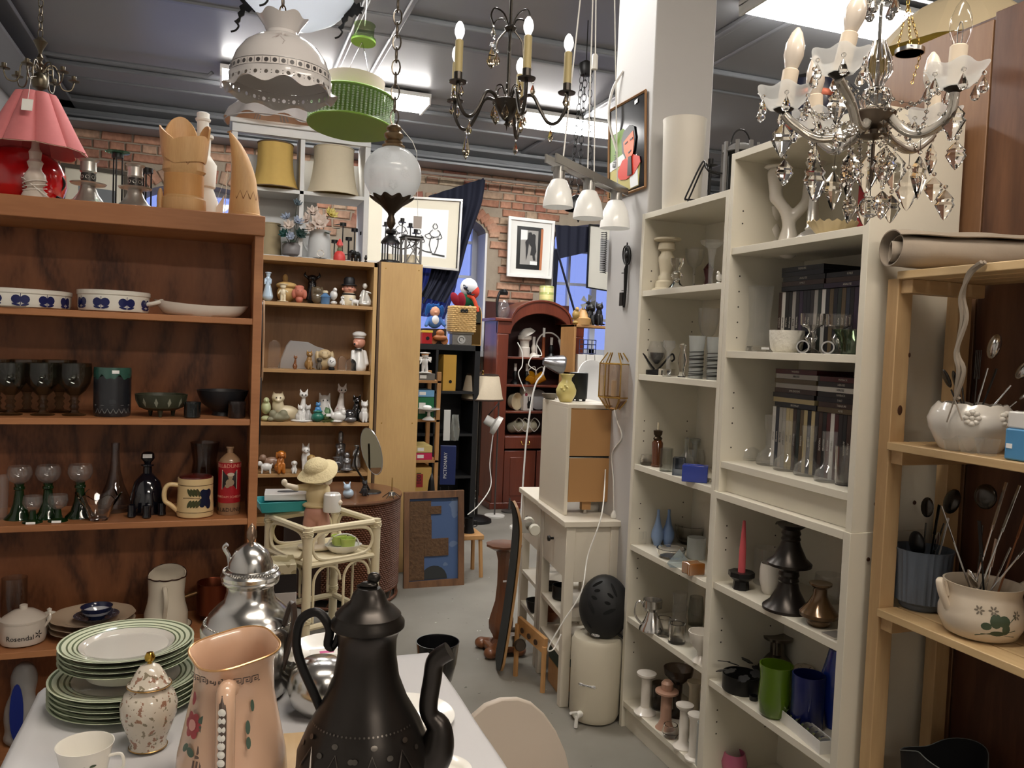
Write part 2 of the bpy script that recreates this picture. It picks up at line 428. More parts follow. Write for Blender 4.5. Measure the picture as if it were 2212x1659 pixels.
def back_wall():
    gs=[];xs=[-1.6]+[v for w in WIN for v in w]+[6.6]
    for a,b in zip(xs[::2],xs[1::2]):gs.append(box(a,BY,0,b,BY+.38,CZ))
    for a,b in WIN:
        gs.append(box(a,BY,0,b,BY+.38,SILL))
        c=(a+b)/2;hw=(b-a)/2;n=14
        arc=[(c+hw*cos(pi-pi*i/n),SPR+(CROWN-SPR)*sin(pi*i/n))for i in range(n+1)]
        for(u0,w0),(u1,w1)in zip(arc,arc[1:]):
            gs.append(([(u0,BY,w0),(u1,BY,w1),(u1,BY,CZ),(u0,BY,CZ),(u0,BY+.38,w0),(u1,BY+.38,w1),(u1,BY+.38,CZ),(u0,BY+.38,CZ)],
                       [(0,1,2,3),(7,6,5,4),(1,0,4,5)]))
    return J(*gs)
wb=struct('wall_back',back_wall(),MORT)
def brick_mat():
    m,N,L,B=base('old brick');oi=N.new('ShaderNodeObjectInfo')
    r=ramp(N,[(0,(168,120,98)),(.25,(184,136,112)),(.5,(192,158,134)),(.75,(156,102,86)),(1,(184,166,142))]);r.color_ramp.interpolation='LINEAR'
    L.new(oi.outputs['Random'],r.inputs['Fac']);tc=N.new('ShaderNodeTexCoord');nz=N.new('ShaderNodeTexNoise');nz.inputs['Scale'].default_value=22;nz.inputs['Detail'].default_value=5
    L.new(tc.outputs['Object'],nz.inputs['Vector']);mx=N.new('ShaderNodeMix');mx.data_type='RGBA';mx.blend_type='MULTIPLY';mx.inputs['Factor'].default_value=.6
    r2=ramp(N,[(.3,(150,140,130)),(.7,(255,250,245))]);L.new(nz.outputs['Fac'],r2.inputs['Fac']);L.new(r.outputs['Color'],mx.inputs['A']);L.new(r2.outputs['Color'],mx.inputs['B'])
    L.new(mx.outputs['Result'],B.inputs['Base Color']);B.inputs['Roughness'].default_value=.85
    bp=N.new('ShaderNodeBump');bp.inputs['Strength'].default_value=.5;bp.inputs['Distance'].default_value=.01;L.new(nz.outputs['Fac'],bp.inputs['Height']);L.new(bp.outputs['Normal'],B.inputs['Normal'])
    return m
BRICKM=brick_mat()
def brick_mesh(w,h,seed):
    r=random.Random(seed);d=.012;j=lambda a:a+r.uniform(-.004,.004)
    v=[(j(0),-d,j(0)),(j(w),-d,j(0)),(j(w),-d,j(h)),(j(0),-d,j(h))]
    f=[(x+(.007 if x<w/2 else-.007),-d-.007,z+(.007 if z<h/2 else-.007))for x,_,z in v]
    b=[(x,.004,z)for x,_,z in v]
    g=(b+v+f,[(8,9,10,11)]+[(i,(i+1)%4,4+(i+1)%4,4+i)for i in range(4)]+[(4+i,4+(i+1)%4,8+(i+1)%4,8+i)for i in range(4)])
    me=bpy.data.meshes.new('brick');me.from_pydata(*[g[0],[],g[1]]);me.materials.append(BRICKM);return me
BM={(k,s):brick_mesh({0:.235,1:.112}[k],.066,s+10*k)for k in(0,1)for s in range(5)}
def in_win(x0,x1,z0,z1,pad=.03):
    for a,b in WIN:
        if x1>a-pad and x0<b+pad and z1>SILL-.07:
            c,hw=(a+b)/2,(b-a)/2+pad
            d=min(abs(x0-c),abs(x1-c))if not(x0<c<x1)else 0
            top=SPR+(CROWN-SPR+.16)*math.sqrt(max(0,1-(d/hw)**2))if d<hw else 0
            if z0<top:return True
    return False
nb=0;rest=[]
zc=1.02;row=0
while zc<3.16:
    xc=-1.42-(.0 if row%2 else.06)
    while xc<3.9:
        k=row%2 if RND.random()<.85 else 1-row%2
        w=.235 if k==0 else.112
        vis=(1.95<xc<3.35 and zc>1.0)or(zc>2.44)
        if vis and not in_win(xc,xc+w,zc,zc+.066)and RND.random()>.03:
            s=RND.randrange(5)
            if nb<300:
                o=ob('brick',BM[k,s],None,wb,(xc,BY,zc));nb+=1
            else:rest.append((xc,zc,k,s))
        xc+=w+.014
    zc+=.081;row+=1
if rest:ob('brick_rest',J(*[X(([tuple(v.co)for v in BM[k,s].vertices],[tuple(p.vertices)for p in BM[k,s].polygons]),(x,BY,z))for x,z,k,s in rest]),BRICKM,wb,kind='stuff')
for a,b in WIN[:2]:
    c,hw=(a+b)/2,(b-a)/2
    for i in range(25):
        t=pi*(i+.5)/25;x=c+(hw+.085)*cos(t);z=SPR+(CROWN-SPR+.085)*sin(t)
        o=ob('arch_brick',BM[1,i%5],None,wb,(x,BY,z));o.rotation_euler=(0,-t+(0 if cos(t)>0 else pi),0)
        o.location=(x-.056*cos(o.rotation_euler[1])-.033*sin(o.rotation_euler[1]),BY,z+.056*sin(o.rotation_euler[1])-.033*cos(o.rotation_euler[1]))
WFR=mt((200,204,216),.4,name='white window paint')
PANE=thin((235,240,255),.05,name='window pane')
for n,(a,b)in enumerate(WIN,1):
    gs=[];y=BY+.27;c=(a+b)/2
    w=struct('window_%d'%n,J(box(a,y,SILL,a+.06,y+.06,CROWN),box(b-.06,y,SILL,b,y+.06,CROWN),box(a,y,SILL,b,y+.06,SILL+.06),box(a,y,CROWN-.05,b,y+.06,CROWN+.02)),WFR)
    for k in(1,2,3):
        x=a+(b-a)*k/4
        ob('muntin',box(x-(.03 if k==2 else.013),y,SILL,x+(.03 if k==2 else.013),y+.05,CROWN),WFR,w)
    for z in(1.83,2.2,2.55):ob('crossbar',box(a,y+.005,z-.014,b,y+.045,z+.014),WFR,w)
    for k in range(4):
        x0=a+(b-a)*k/4
        for z0,z1 in((SILL,1.83),(1.83,2.2),(2.2,2.55),(2.55,CROWN)):ob('pane',box(x0,y+.022,z0,x0+(b-a)/4,y+.026,z1),PANE,w)
    ob('reveal',J(box(b-.008,BY-.004,SILL,b+.012,BY+.27,SPR+.02),box(a-.012,BY-.004,SILL,a+.008,BY+.27,SPR+.02)),mt((214,214,216),.6,name='plaster'),w)
    ob('sill',box(a-.06,BY-.13,SILL-.055,b+.06,BY+.28,SILL),mt((220,220,222),.4,name='white sill paint'),w)
col=struct('column',box(1.6,2.93,0,1.875,3.27,CZ),mt((188,186,184),.6,name='column paint',noise=.04,ns=4,bump=.08),bev=.006)
for i,(z0,z1,d)in enumerate(((3.19,3.215,.30),(3.215,3.25,.10),(3.25,3.275,.2),(3.275,3.33,.12),(3.33,3.36,.34),(3.36,3.4,.28))):
    struct('trim_%d'%(i+1),box(-1.5,BY-d,z0,6.5,BY,z1),TRIMP,bev=.006)
    struct('trim_%d'%(i+7),box(-1.5,-3.5,z0,-1.5+d,BY,z1),TRIMP,bev=.006)
k=13
for y0 in(-2.2,-.5,1.4,3.05,4.78,6.62):
    struct('trim_%d'%k,box(-1.5,y0,CZ-.022,6.5,y0+.3,CZ),TRIMP);k+=1
    for q in(y0-.03,y0+.28):
        struct('trim_%d'%k,box(-1.5,q,CZ-.035,6.5,q+.05,CZ),TRIMP,bev=.01);k+=1
for x0 in(.72,2.72,4.6):
    struct('trim_%d'%k,box(x0,-3.5,CZ-.026,x0+.24,BY,CZ),TRIMP);k+=1
    for q in(x0-.02,x0+.22):
        struct('trim_%d'%k,box(q,-3.5,CZ-.038,q+.04,BY,CZ),TRIMP,bev=.01);k+=1
def luminaire(x0,y,label,warm=False,L=1.5,k=1.0):
    t=thing('fluorescent_light',label,'ceiling light',(x0,y,CZ),0,'fluorescent ceiling lights')
    ob('housing',box(0,-.16,-.05,L,.16,-.02),PLASTW,t)
    ob('mount',J(box(.2,-.1,-.025,.3,.1,0),box(L-.3,-.1,-.025,L-.2,.1,0)),PLASTW,t,kind='stuff')
    m,N,Lk,B=base('lit diffuser');B.inputs['Base Color'].default_value=(.9,.9,.9,1)
    B.inputs['Emission Color'].default_value=(LAMP_WARM if warm else LAMP_COOL)+(1,);B.inputs['Emission Strength'].default_value=LAMP_POWER*k
    ob('diffuser',X(prism([(-.15,-.05),(-.13,-.095),(.13,-.095),(.15,-.05)],L-.03,'x'),(.015,0,0)),m,t,bev=.008)
    for e in(0,L-.015):ob('end_cap',box(e,-.155,-.1,e+.015,.155,-.045),PLASTW,t)
luminaire(-.04,6.27,'lit fluorescent ceiling light behind the green drum lamp')
luminaire(2.2,6.27,'long lit fluorescent ceiling light behind the bronze candle chandelier')
luminaire(2.55,3.62,'big lit fluorescent ceiling light above the right bookcases')
luminaire(-.09,3.62,'fluorescent ceiling light above the big ceramic lamp')
luminaire(-.09,.95,'warm fluorescent ceiling light above the tea table',True,k=.85)
luminaire(2.0,.2,'warm fluorescent ceiling light above the pine rack',True,k=.6)
luminaire(.6,-1.9,'warm fluorescent ceiling light behind the viewer',True,k=1.3)
tag(ob('conduit',tube([(-1.5,6.33,3.35),(-.12,6.33,3.35),(-.09,6.31,3.37)],.014),TRIMP),'thin grey cable conduit across the ceiling above the pink lamp','conduit')
tag(ob('conduit',tube([(1.43,6.33,3.36),(2.18,6.33,3.36)],.012),TRIMP),'short grey conduit linking the two far ceiling lights','conduit')
tag(ob('conduit',J(tube(spline([(1.598,3.2,2.7),(1.57,3.24,2.62),(1.56,3.24,2.5),(1.598,3.22,2.36)]),.006)),PLASTW),'grey cable looping out beside the white column','cable')
# ================================================================== large furniture
RAIL=wood((188,130,86),(158,104,66),'x',1.0,.45,5.,3.,'stained pine')
PLY=wood((142,90,56),(88,50,30),'z',1.0,.45,2.6,15.,'figured plywood',lines=True,st_=.3)
OAK=wood((198,162,108),(174,138,90),'z',1.0,.45,4.,4.,'oak veneer')
OAKX=wood((190,152,104),(164,126,82),'x',1.0,.45,4.,3.,'oak veneer edge')
OAKD=wood((150,112,74),(122,88,56),'z',1.0,.5,4.,3.,'oak veneer back')
LSZ=[1.564,1.21,.858,.44];LSY=3.0
t=thing('bookcase','wide brown plywood bookcase full of ceramics at the left','bookcase',(0,LSY,0))
ob('side_panel',box(.107,0,0,.137,.34,1.86),RAIL,t,bev=.002)
ob('side_panel',box(-1.12,0,0,-1.09,.34,1.86),RAIL,t,bev=.002)
ob('back_panel',box(-1.09,.32,.05,.107,.335,1.88),PLY,t)
ob('top_rail',box(-1.12,-.012,1.852,.14,.34,1.92),RAIL,t,bev=.003)
for z in LSZ:ob('shelf',box(-1.09,.004,z-.022,.107,.32,z),RAIL,t,bev=.002)
ob('shelf',box(-1.09,.004,.06,.107,.32,.082),RAIL,t,bev=.002)
ob('plinth',box(-1.09,.03,0,.107,.05,.06),RAIL,t)
FBY=5.2;FBZ=[1.722,1.31,.982,.66,.36]
t=thing('bookcase','oak veneer bookcase of cat and dog figurines','bookcase',(0,FBY,0))
for x in(.17,.91):ob('side_panel',box(x,0,0,x+.024,.28,2.0),OAK,t,bev=.0015)
ob('back_panel',box(.194,.272,.04,.91,.28,1.98),OAKD,t)
ob('top_board',box(.17,0,1.97,.934,.28,2.0),OAKX,t,bev=.0015)
for z in FBZ+[.06]:ob('shelf',box(.194,.004,z-.022,.91,.272,z),OAKX,t,bev=.0015)
t=thing('bookcase','tall oak bookcase seen from its plain end panel','bookcase',(0,FBY,0))
e=ob('end_panel',box(.955,0,0,1.225,.02,2.01),OAK,t,bev=.0015)
for px,z in((.985,1.97),(1.2,1.97),(.99,.98),(1.19,.98)):ob('screw',X(lathe([(.004,0),(.0035,.002)],10),(px,0,z),(pi/2,0,0)),BRASS,e)
ob('end_panel',box(.955,.78,0,1.225,.8,2.01),OAK,t);ob('back_panel',box(.94,0,0,.955,.8,2.01),mt((88,66,46),.6,name='hardboard'),t)
for z in(.1,.5,.9,1.3,1.65,1.99):ob('shelf',box(.955,.02,z,1.225,.78,z+.02),OAKX,t)
WHP=mt((206,206,204),.5,name='white cabinet paint')
HY=5.62
t=thing('shelving_unit','white open shelving unit holding lampshades above the figurine bookcase','shelving unit',(0,HY,0))
for x in(.045,.475,.9):ob('upright',box(x,0,0,x+(.035 if x!=.475 else.028),.3,2.86),WHP,t,bev=.002)
ob('head_board',box(.045,-.01,2.815,.935,.02,2.87),WHP,t,bev=.002);ob('top_board',box(.03,-.03,2.87,.95,.3,2.9),WHP,t,bev=.004)
for z in(2.02,2.455):ob('shelf',box(.08,0,z,.9,.3,z+.025),WHP,t,bev=.002)
ob('back_panel',box(.06,.29,2.48,.92,.3,2.74),WHP,t)
ob('back_panel',box(.06,.29,2.03,.62,.3,2.46),WHP,t)
BX=1.547;BLZ=[1.74,1.414,1.06,.739,.45,.106];BRU=[1.848,1.516,1.156];BRL=[.756,.431,.106]
HOLE=mt((70,64,56),.8,name='drilled hole')
def holes(t,yw,zs,side=1):
    for x in(BX+.04,BX+.235):
        for z in zs:ob('peg_hole',X(lathe([(.0028,0),(.0028,.0006)],8),(x-BX,yw,z),(pi/2*side,0,0)),HOLE,t)
t=thing('bookcase','tall white bookcase of glass beside the column','bookcase',(BX,0,0))
for y in(2.29,2.852):ob('side_panel',box(0,y,0,.285,y+.02,2.04),LACQ,t,bev=.001)
ob('back_panel',box(.278,2.3,.04,.285,2.86,2.03),LACQ,t)
ob('top_board',box(0,2.31,2.018,.285,2.852,2.04),LACQ,t,bev=.001)
for z in BLZ:ob('shelf',box(.004,2.31,z-.022,.278,2.852,z),LACQ,t,bev=.001)
ob('plinth',box(.02,2.31,0,.035,2.852,.084),LACQ,t)
holes(t,2.8515,[.3,.34,.6,.64,.68,.8,.84,.9,1.15,1.19,1.23,1.47,1.51,1.55,1.59,1.63,1.78,1.82])
t=thing('bookcase','white two-part bookcase with discs and dark candle holders','bookcase',(BX,0,0))
ob('side_panel',box(0,1.668,1.055,.3,1.69,2.152),LACQ,t,bev=.001);ob('side_panel',box(0,2.268,1.055,.3,2.288,2.152),LACQ,t,bev=.001)
ob('side_panel',box(-.006,1.664,0,.31,1.69,1.055),LACQ,t,bev=.001);ob('side_panel',box(-.006,2.268,0,.3,2.288,1.055),LACQ,t,bev=.001)
ob('back_panel',box(.292,1.69,.04,.3,2.27,2.14),LACQ,t);ob('top_board',box(0,1.69,2.13,.3,2.268,2.152),LACQ,t,bev=.001)
for z in BRU:ob('shelf',box(.004,1.69,z-.022,.292,2.268,z),LACQ,t,bev=.001)
ob('fascia',box(.03,1.69,1.056,.046,2.268,1.134),LACQ,t)
ob('ledge',box(-.006,1.69,1.033,.292,2.268,1.055),LACQ,t,bev=.001)
for z in BRL:ob('shelf',box(.0,1.69,z-.022,.292,2.268,z),LACQ,t,bev=.001)
ob('plinth',box(.02,1.69,0,.035,2.268,.084),LACQ,t)
holes(t,2.2675,[.24,.28,.32,.55,.59,.63,.86,.9,.94,1.2,1.28,1.33,1.38,1.56,1.61,1.66,1.71,1.76,1.93,1.97])
for x,z in((.07,1.13),(.056,.985),(.2,1.13)):ob('screw_cap',X(lathe([(.006,0),(.005,.002)],10),(x,1.6635,z),(pi/2,0,0)),mt((70,42,30),.5,name='brown cap'),t)
BRN=wood((112,76,54),(70,42,30),'z',1.0,.4,5.,5.,'brown veneer')
BRNL=wood((140,104,74),(112,78,54),'z',1.0,.4,5.,4.,'light brown veneer')
t=thing('wardrobe','tall brown veneer wardrobe side behind the pine rack','wardrobe',(0,0,0))
ob('side_board',box(1.872,.2,0,1.894,1.62,2.416),BRN,t,bev=.002);ob('batten',box(1.872,1.625,0,1.9,1.75,2.40),BRNL,t,bev=.002)
ob('side_board',box(1.876,1.755,0,1.894,2.0,2.416),BRNL,t,bev=.002);ob('top_board',box(1.895,.2,2.39,2.4,2.0,2.416),BRN,t);ob('rear_board',box(2.38,.2,0,2.4,2.0,2.39),BRN,t)
PZ=[1.727,1.30,.875,.4]
PINEZ=wood((198,166,122),(168,134,94),'z',1.0,.5,5.,4.,'pine upright')
PINEX=wood((198,166,122),(168,134,94),'x',1.0,.5,5.,4.,'pine cleat')
KNOT=mt((70,40,22),.6,name='pine knot')
t=thing('pine_rack','open pine shelving rack crowded with cutlery pots','shelving unit',(0,0,0))
ob('post',box(1.592,1.606,0,1.64,1.642,1.71),PINEZ,t,bev=.002);ob('post',box(1.792,1.606,0,1.84,1.642,1.70),PINEZ,t,bev=.002)
ob('post',box(1.592,.75,0,1.64,.786,1.71),PINEZ,t);ob('post',box(1.792,.75,0,1.84,.786,1.71),PINEZ,t)
for z in PZ:
    ob('cleat',box(1.6,1.57,z-.055,1.84,1.606,z-.02),PINEX,t,bev=.002)
    for k in range(4):
        x0=1.585+k*.068
        ob('shelf_slat',box(x0,.74,z-.02,x0+.062,1.606,z),PINE,t,bev=.002)
for x,z,r in((1.64,1.38,.008),(1.66,1.52,.004),(1.825,.78,.006)):ob('knot',X(ell((0,0,0),(r,.001,r*1.6),10,6),(x-.02,1.6055,z)),KNOT,t)
CLOTH=mt((196,195,196),.85,name='white tablecloth',noise=.02,ns=5,bump=.05)
TX0,TX1,TY0,TY1,TZ=-.335,.5,.55,1.905,.75
tt=thing('table','table under the white cloth in the foreground','table',((TX0+TX1)/2,1.2,0))
tcx=(TX0+TX1)/2
ob('table_top',box(TX0-tcx+.012,TY0-1.2,.715,TX1-tcx-.012,TY1-1.2-.012,.742),PINE,tt)
for x in(TX0-tcx+.05,TX1-tcx-.09):
    for y in(TY0-1.2+.05,TY1-1.2-.09):ob('leg',box(x,y,0,x+.045,y+.045,.715),PINE,tt)
def cloth():
    out=[];nu,nv=60,60
    W_,H_=TX1-TX0,TY1-TY0;dr=.2
    def f(u,v):
        a=u*(W_+2*dr)-dr;b=v*(H_+2*dr)-dr
        x=min(max(a,0),W_);y=min(max(b,0),H_);ox,oy=a-x,b-y
        d=math.hypot(ox,oy);z=TZ
        if d>1e-6:
            fold=.012*sin(a*26)+.012*sin(b*23+1)
            k=min(1,d/.04);nx,ny=ox/d,oy/d
            x+=nx*(.006+.02*d+fold*min(d*4,1));y+=ny*(.006+.02*d+fold*min(d*4,1));z=TZ-max(0,d-.004)*.985
        else:z=TZ+.0012*sin(a*9+b*4)*min(1,min(a,W_-a,b,H_-b)*6)
        return(TX0+x,TY0+y,z)
    return sheet(f,nu,nv,.002)
tag(ob('tablecloth',cloth(),CLOTH,sharp=70),'white cloth draped over the foreground table','tablecloth')
CH=mt((196,184,170),.45,name='beige lacquer')
t=thing('chair','chair with a smooth rounded beige back beside the table','chair',(0,0,0))
c0=at(1130,1659,y=1.95)
def chair_back():
    P=[]
    for px,py in((1003,1572),(1022,1548),(1050,1524),(1085,1511),(1120,1510),(1150,1520),(1178,1545),(1202,1580),(1222,1625),(1233,1670),(1238,1740),(1220,1800),(1150,1830),(1070,1810),(1010,1750),(990,1660),(994,1600)):
        p=at(px,py,y=1.86);P.append((p.x,p.z))
    return X(prism(P[::-1],.018,'y'),(0,1.86,0))
ob('backrest',chair_back(),CH,t,bev=.004)
ob('seat',X(lathe([(0,0),(.2,0),(.205,.012),(.19,.022),(0,.024)],32),(.705,1.66,.40)),CH,t)
for x,y in((-.13,-.13),(.13,-.13),(-.13,.13),(.13,.13)):ob('leg',tube([(.705+x,1.66+y,.40),(.705+x*1.35,1.66+y*1.35,0)],.013),STEEL,t)
for x in(.66,.76):ob('back_support',tube([(x,1.8,.405),(x,1.888,.42),(x,1.888,.54)],.009),STEEL,t)
BSW=mt((220,212,196),.4,name='cream white lacquer',noise=.02,ns=5)
def bedside(x,y,rz,label,w,d):
    t=thing('bedside_table',label,'bedside table',(x,y,0),rz);h=.79
    ob('top',box(-.015,-.015,h-.025,d+.01,w+.015,h),BSW,t,bev=.003)
    for lx,ly in((0,0),(0,w-.04),(d-.04,0),(d-.04,w-.04)):ob('leg',box(lx,ly,0,lx+.04,ly+.04,h-.025),BSW,t,bev=.002)
    for sy in(.008,w-.02):ob('side_panel',box(.03,sy,.53,d-.03,sy+.012,h-.025),BSW,t)
    dr=ob('drawer_front',box(.004,.045,.545,.02,w-.045,h-.035),BSW,t,bev=.002)
    ob('knob',X(lathe([(0,0),(.006,0),(.006,.012),(.013,.018),(.012,.026),(0,.03)],14),(.004,w/2,.67),(0,-pi/2,0)),BLACK,dr)
    for z in(.36,.2):ob('shelf',box(.005,.01,z,d-.005,w-.01,z+.02),BSW,t,bev=.002)
    return t
bedside(1.372,3.075,rad(-6.5),'front white bedside table with an open shelf of bowls',.40,.235)
bedside(1.425,3.50,rad(-6.5),'rear white bedside table with a black drawer knob',.36,.26)
t=thing('cabinet','upturned white cabinet with brown hardboard back on the bedside tables','cabinet',(1.40,3.18,.791),rad(-5))
ob('side_panel',box(0,0,0,.016,.37,.46),BSW,t,bev=.001);ob('side_panel',box(.215,0,0,.231,.37,.46),BSW,t,bev=.001)
HB=mt((176,132,84),.55,name='brown hardboard',noise=.06,ns=5)
ob('top_board',box(0,0,.46,.231,.37,.476),BSW,t,bev=.001)
ob('back_sheet',box(.017,.004,.255,.214,.008,.455),HB,t);ob('back_sheet',box(.019,.006,.055,.212,.01,.245),HB,t);ob('rail',box(.016,.012,.247,.215,.02,.256),BLACK,t)
ob('foot',box(.09,.02,.018,.13,.05,.055),HB,t);ob('castor',X(lathe([(.008,0),(.008,.018)],10),(.11,.035,0)),STEEL,t)
ob('inner_shelf',box(.016,.02,.2,.215,.36,.212),BSW,t)
MAH=wood((118,56,38),(88,38,26),'z',1.0,.32,5.,3.,'mahogany',coat=.3)
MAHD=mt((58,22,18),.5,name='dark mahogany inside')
AY=7.1;AX0,AX1=2.385,3.25
t=thing('display_cabinet','reddish mahogany cabinet with an arched top full of lamps','cabinet',(0,AY,0))
def arch_front():
    a=[(AX0,1.62),(AX0,1.735),(AX0+.1,1.735)]+[(x,z)for x,z in arcpts((AX0+AX1)/2,1.735,(AX1-AX0)/2-.14,pi,0,18,.2)]+[(AX1-.1,1.735),(AX1,1.735),(AX1,1.62),(AX1-.11,1.62)]+[(x,z)for x,z in arcpts((AX0+AX1)/2,1.62,(AX1-AX0)/2-.13,0,pi,18,.2)]+[(AX0+.11,1.62)]
    return prism(a,.05,'y')
ob('crown',X(arch_front(),(0,-.02,0)),MAH,t,bev=.006)
def arch_roof():
    c=(AX0+AX1)/2;hw=(AX1-AX0)/2-.12
    return sheet(lambda u,v:(c-hw*cos(pi*u),-.03+.43*v,1.735+.215*sin(pi*u)),20,2,.02)
ob('arched_top',arch_roof(),MAH,t,bev=.003)
ob('cornice',J(box(AX0-.03,-.04,1.735,AX0+.13,.4,1.765),box(AX1-.13,-.04,1.735,AX1+.03,.4,1.765)),MAH,t,bev=.006)
for x in(AX0,AX1-.03):ob('side_panel',box(x,0,0,x+.03,.38,1.74),MAH,t,bev=.002)
for x in(AX0,AX1-.11):ob('pilaster',box(x,-.02,.0,x+.11,.0,1.62),MAH,t,bev=.006)
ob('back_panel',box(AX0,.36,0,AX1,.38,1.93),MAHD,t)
AZ=[1.413,1.155,.908,.677]
for z in AZ:ob('shelf',box(AX0+.03,.0,z-.02,AX1-.03,.36,z),MAH,t,bev=.003)
dr=ob('drawer',box(AX0+.115,-.012,.56,AX1-.115,.0,.67),MAH,t,bev=.004)
ob('drawer_pull',tube(spline([(2.66,-.015,.63),(2.665,-.035,.605),(2.70,-.035,.6),(2.735,-.035,.605),(2.74,-.015,.63)]),.004),BRASS,dr)
for x0,x1 in((AX0+.115,2.813),(2.823,AX1-.115)):
    d=ob('door',box(x0,-.012,.06,x1,.0,.54),MAH,t,bev=.004);ob('door_panel',box(x0+.06,-.018,.12,x1-.06,-.012,.48),MAH,d,bev=.006)
ob('base',box(AX0-.02,-.03,0,AX1+.02,.38,.06),MAH,t,bev=.006)
BLK=mt((24,24,26),.5,name='black veneer')
t=thing('shelving_unit','black cube shelving under the left window','shelving unit',(0,6.45,0))
for x in(1.3,1.985):ob('side_panel',box(x,0,0,x+.045,.38,1.5),BLK,t,bev=.001)
ob('top_board',box(1.3,0,1.455,2.03,.38,1.5),BLK,t,bev=.001);ob('back_panel',box(1.3,.37,0,2.03,.38,1.5),BLK,t)
for z in(.06,.42,.77,1.12):ob('shelf',box(1.345,.0,z-.02,1.985,.37,z),BLK,t)
ob('divider',box(1.655,.0,.0,1.675,.37,1.46),BLK,t)
# ================================================================== helpers for small wares
def face(loc):return math.atan2(-loc[1],-loc[0])
def rad_at(prof,z):
    for(r0,z0),(r1,z1)in zip(prof,prof[1:]):
        if min(z0,z1)<=z<=max(z0,z1)and z0!=z1:return r0+(r1-r0)*(z-z0)/(z1-z0)
    return prof[-1][0]
def decal(prof,s,shapes,a0,off=.35):
    """flat print laid on a turned surface: shapes in profile units (u round, w up)"""
    gs=[]
    for sh in shapes:
        r0=rad_at(prof,sum(w for u,w in sh)/len(sh))
        def pt(u,w):
            r=rad_at(prof,w)+off;a=a0+u/r0
            return(r*s*cos(a),r*s*sin(a),w*s)
        cu,cw=sum(u for u,w in sh)/len(sh),sum(w for u,w in sh)/len(sh);n=len(sh)
        mid=[((u+cu)/2,(w+cw)/2)for u,w in sh]
        vs=[pt(*p)for p in sh]+[pt(*p)for p in mid]+[pt(cu,cw)]
        fs=[(i,(i+1)%n,n+(i+1)%n,n+i)for i in range(n)]+[(n+i,n+(i+1)%n,2*n)for i in range(n)]
        gs.append((vs,fs))
    return J(*gs)
def oval(cu,cw,a,b,n=12,tilt=0):
    return[(cu+a*cos(t)*cos(tilt)-b*sin(t)*sin(tilt),cw+a*cos(t)*sin(tilt)+b*sin(t)*cos(tilt))for t in(2*pi*i/n for i in range(n))]
def rect(u0,w0,u1,w1):return[(u0,w0),(u1,w0),(u1,w1),(u0,w1)]
def stroke(pts,h=1.0):
    out=[]
    for i,(u,w)in enumerate(pts):
        a=pts[max(i-1,0)];b=pts[min(i+1,len(pts)-1)];d=math.hypot(b[0]-a[0],b[1]-a[1])or 1
        out.append((u,w,-(b[1]-a[1])/d*h,(b[0]-a[0])/d*h))
    return[[(p[0]-p[2],p[1]-p[3]),(q[0]-q[2],q[1]-q[3]),(q[0]+q[2],q[1]+q[3]),(p[0]+p[2],p[1]+p[3])]for p,q in zip(out,out[1:])]
def item(name,label,cat,g,mat,loc,group=None,rz=0,rot=None,**k):
    return ob(name,g,mat,None,loc,rot if rot else(0,0,rz),label=label,cat=cat,group=group,**k)
def turned(name,label,cat,prof,mat,loc,s=None,n=28,group=None,**k):
    return item(name,label,cat,lathe(prof,n,s or mpp(loc),**k),mat,loc,group)
def hollow(name,label,cat,prof,t,mat,loc,s=None,n=28,group=None,fl=None,**k):
    return item(name,label,cat,vessel(prof,t,fl,n=n,s=s or mpp(loc),**k),mat,loc,group)
def sticker(parent,prof,s,a,z,w=7,h=4):return ob('price_sticker',decal(prof,s,[rect(-w/2,z-h/2,w/2,z+h/2)],a,.5),TAGW,parent)
def handle_pts(pts,a,s):
    """points (r, z) in the vertical plane at heading a"""
    return[(r*cos(a)*s,r*sin(a)*s,z*s)for r,z in pts]
# ================================================================== brown bookcase: top board (z 1.92)
z=1.92
L0=S(75,3.1,z);s=mpp(L0);GREY=mt((206,196,184),.4,name='turned painted wood')
t=thing('table_lamp','table lamp with pink scalloped shade on the brown bookcase','table lamp',L0)
ob('base',lathe([(0,0),(27,0),(28,5),(24,14),(21,20),(15,26),(15,30),(20,38),(22,47),(20,56),(14,64),(12,70),(14,76),(16,82),(11,88),(12,98),(13,104),(8,112),(7,130),(0,130)],28,s),GREY,t)
ob('cord',tube(spline([(23*s*cos(a*.9),23*s*sin(a*.9),(18+1.1*a+3*sin(a))*s)for a in range(0,26)]+[(26*s,-24*s,10*s),(40*s,-28*s,1*s)],4),.0016,6),PLASTW,t)
def scal(a,r,z):k=abs(sin(a*4.5))**.7;return(r*(.86+.14*k),z-(5*k if z<150 else 0))
sh=ob('lamp_shade',shell([(104,112),(86,145),(62,188),(42,226)],1.5,n=144,s=s,wob=scal),mt((205,120,122),.8,name='pink cotton shade',noise=.06,ns=60),t,sharp=60)
ob('shade_trim',J(*[tube([((101*(.87+.14*abs(sin(a*4.5))**.7))*s*cos(a),(101*(.87+.14*abs(sin(a*4.5))**.7))*s*sin(a),(111-5*abs(sin(a*4.5))**.7)*s)for a in[2*pi*i/144 for i in range(144)]],.0012,5,True)]),mt((222,190,170),.8,name='braid'),sh)
tg=ob('price_tag',X(box(-10,-.3,-28,10,.3,0),(0,-78*s,196*s),(rad(-24),0,0),s),PAPER,t);ob('tag_string',tube([(0,-78*s,196*s),(0,-50*s,250*s),(2*s,-12*s,262*s)],.0007,5),PAPER,tg)
L0=S(38,3.24,z);s=mpp(L0)
t=thing('motorcycle_helmet','glossy red motorcycle helmet behind the pink lamp','helmet',L0)
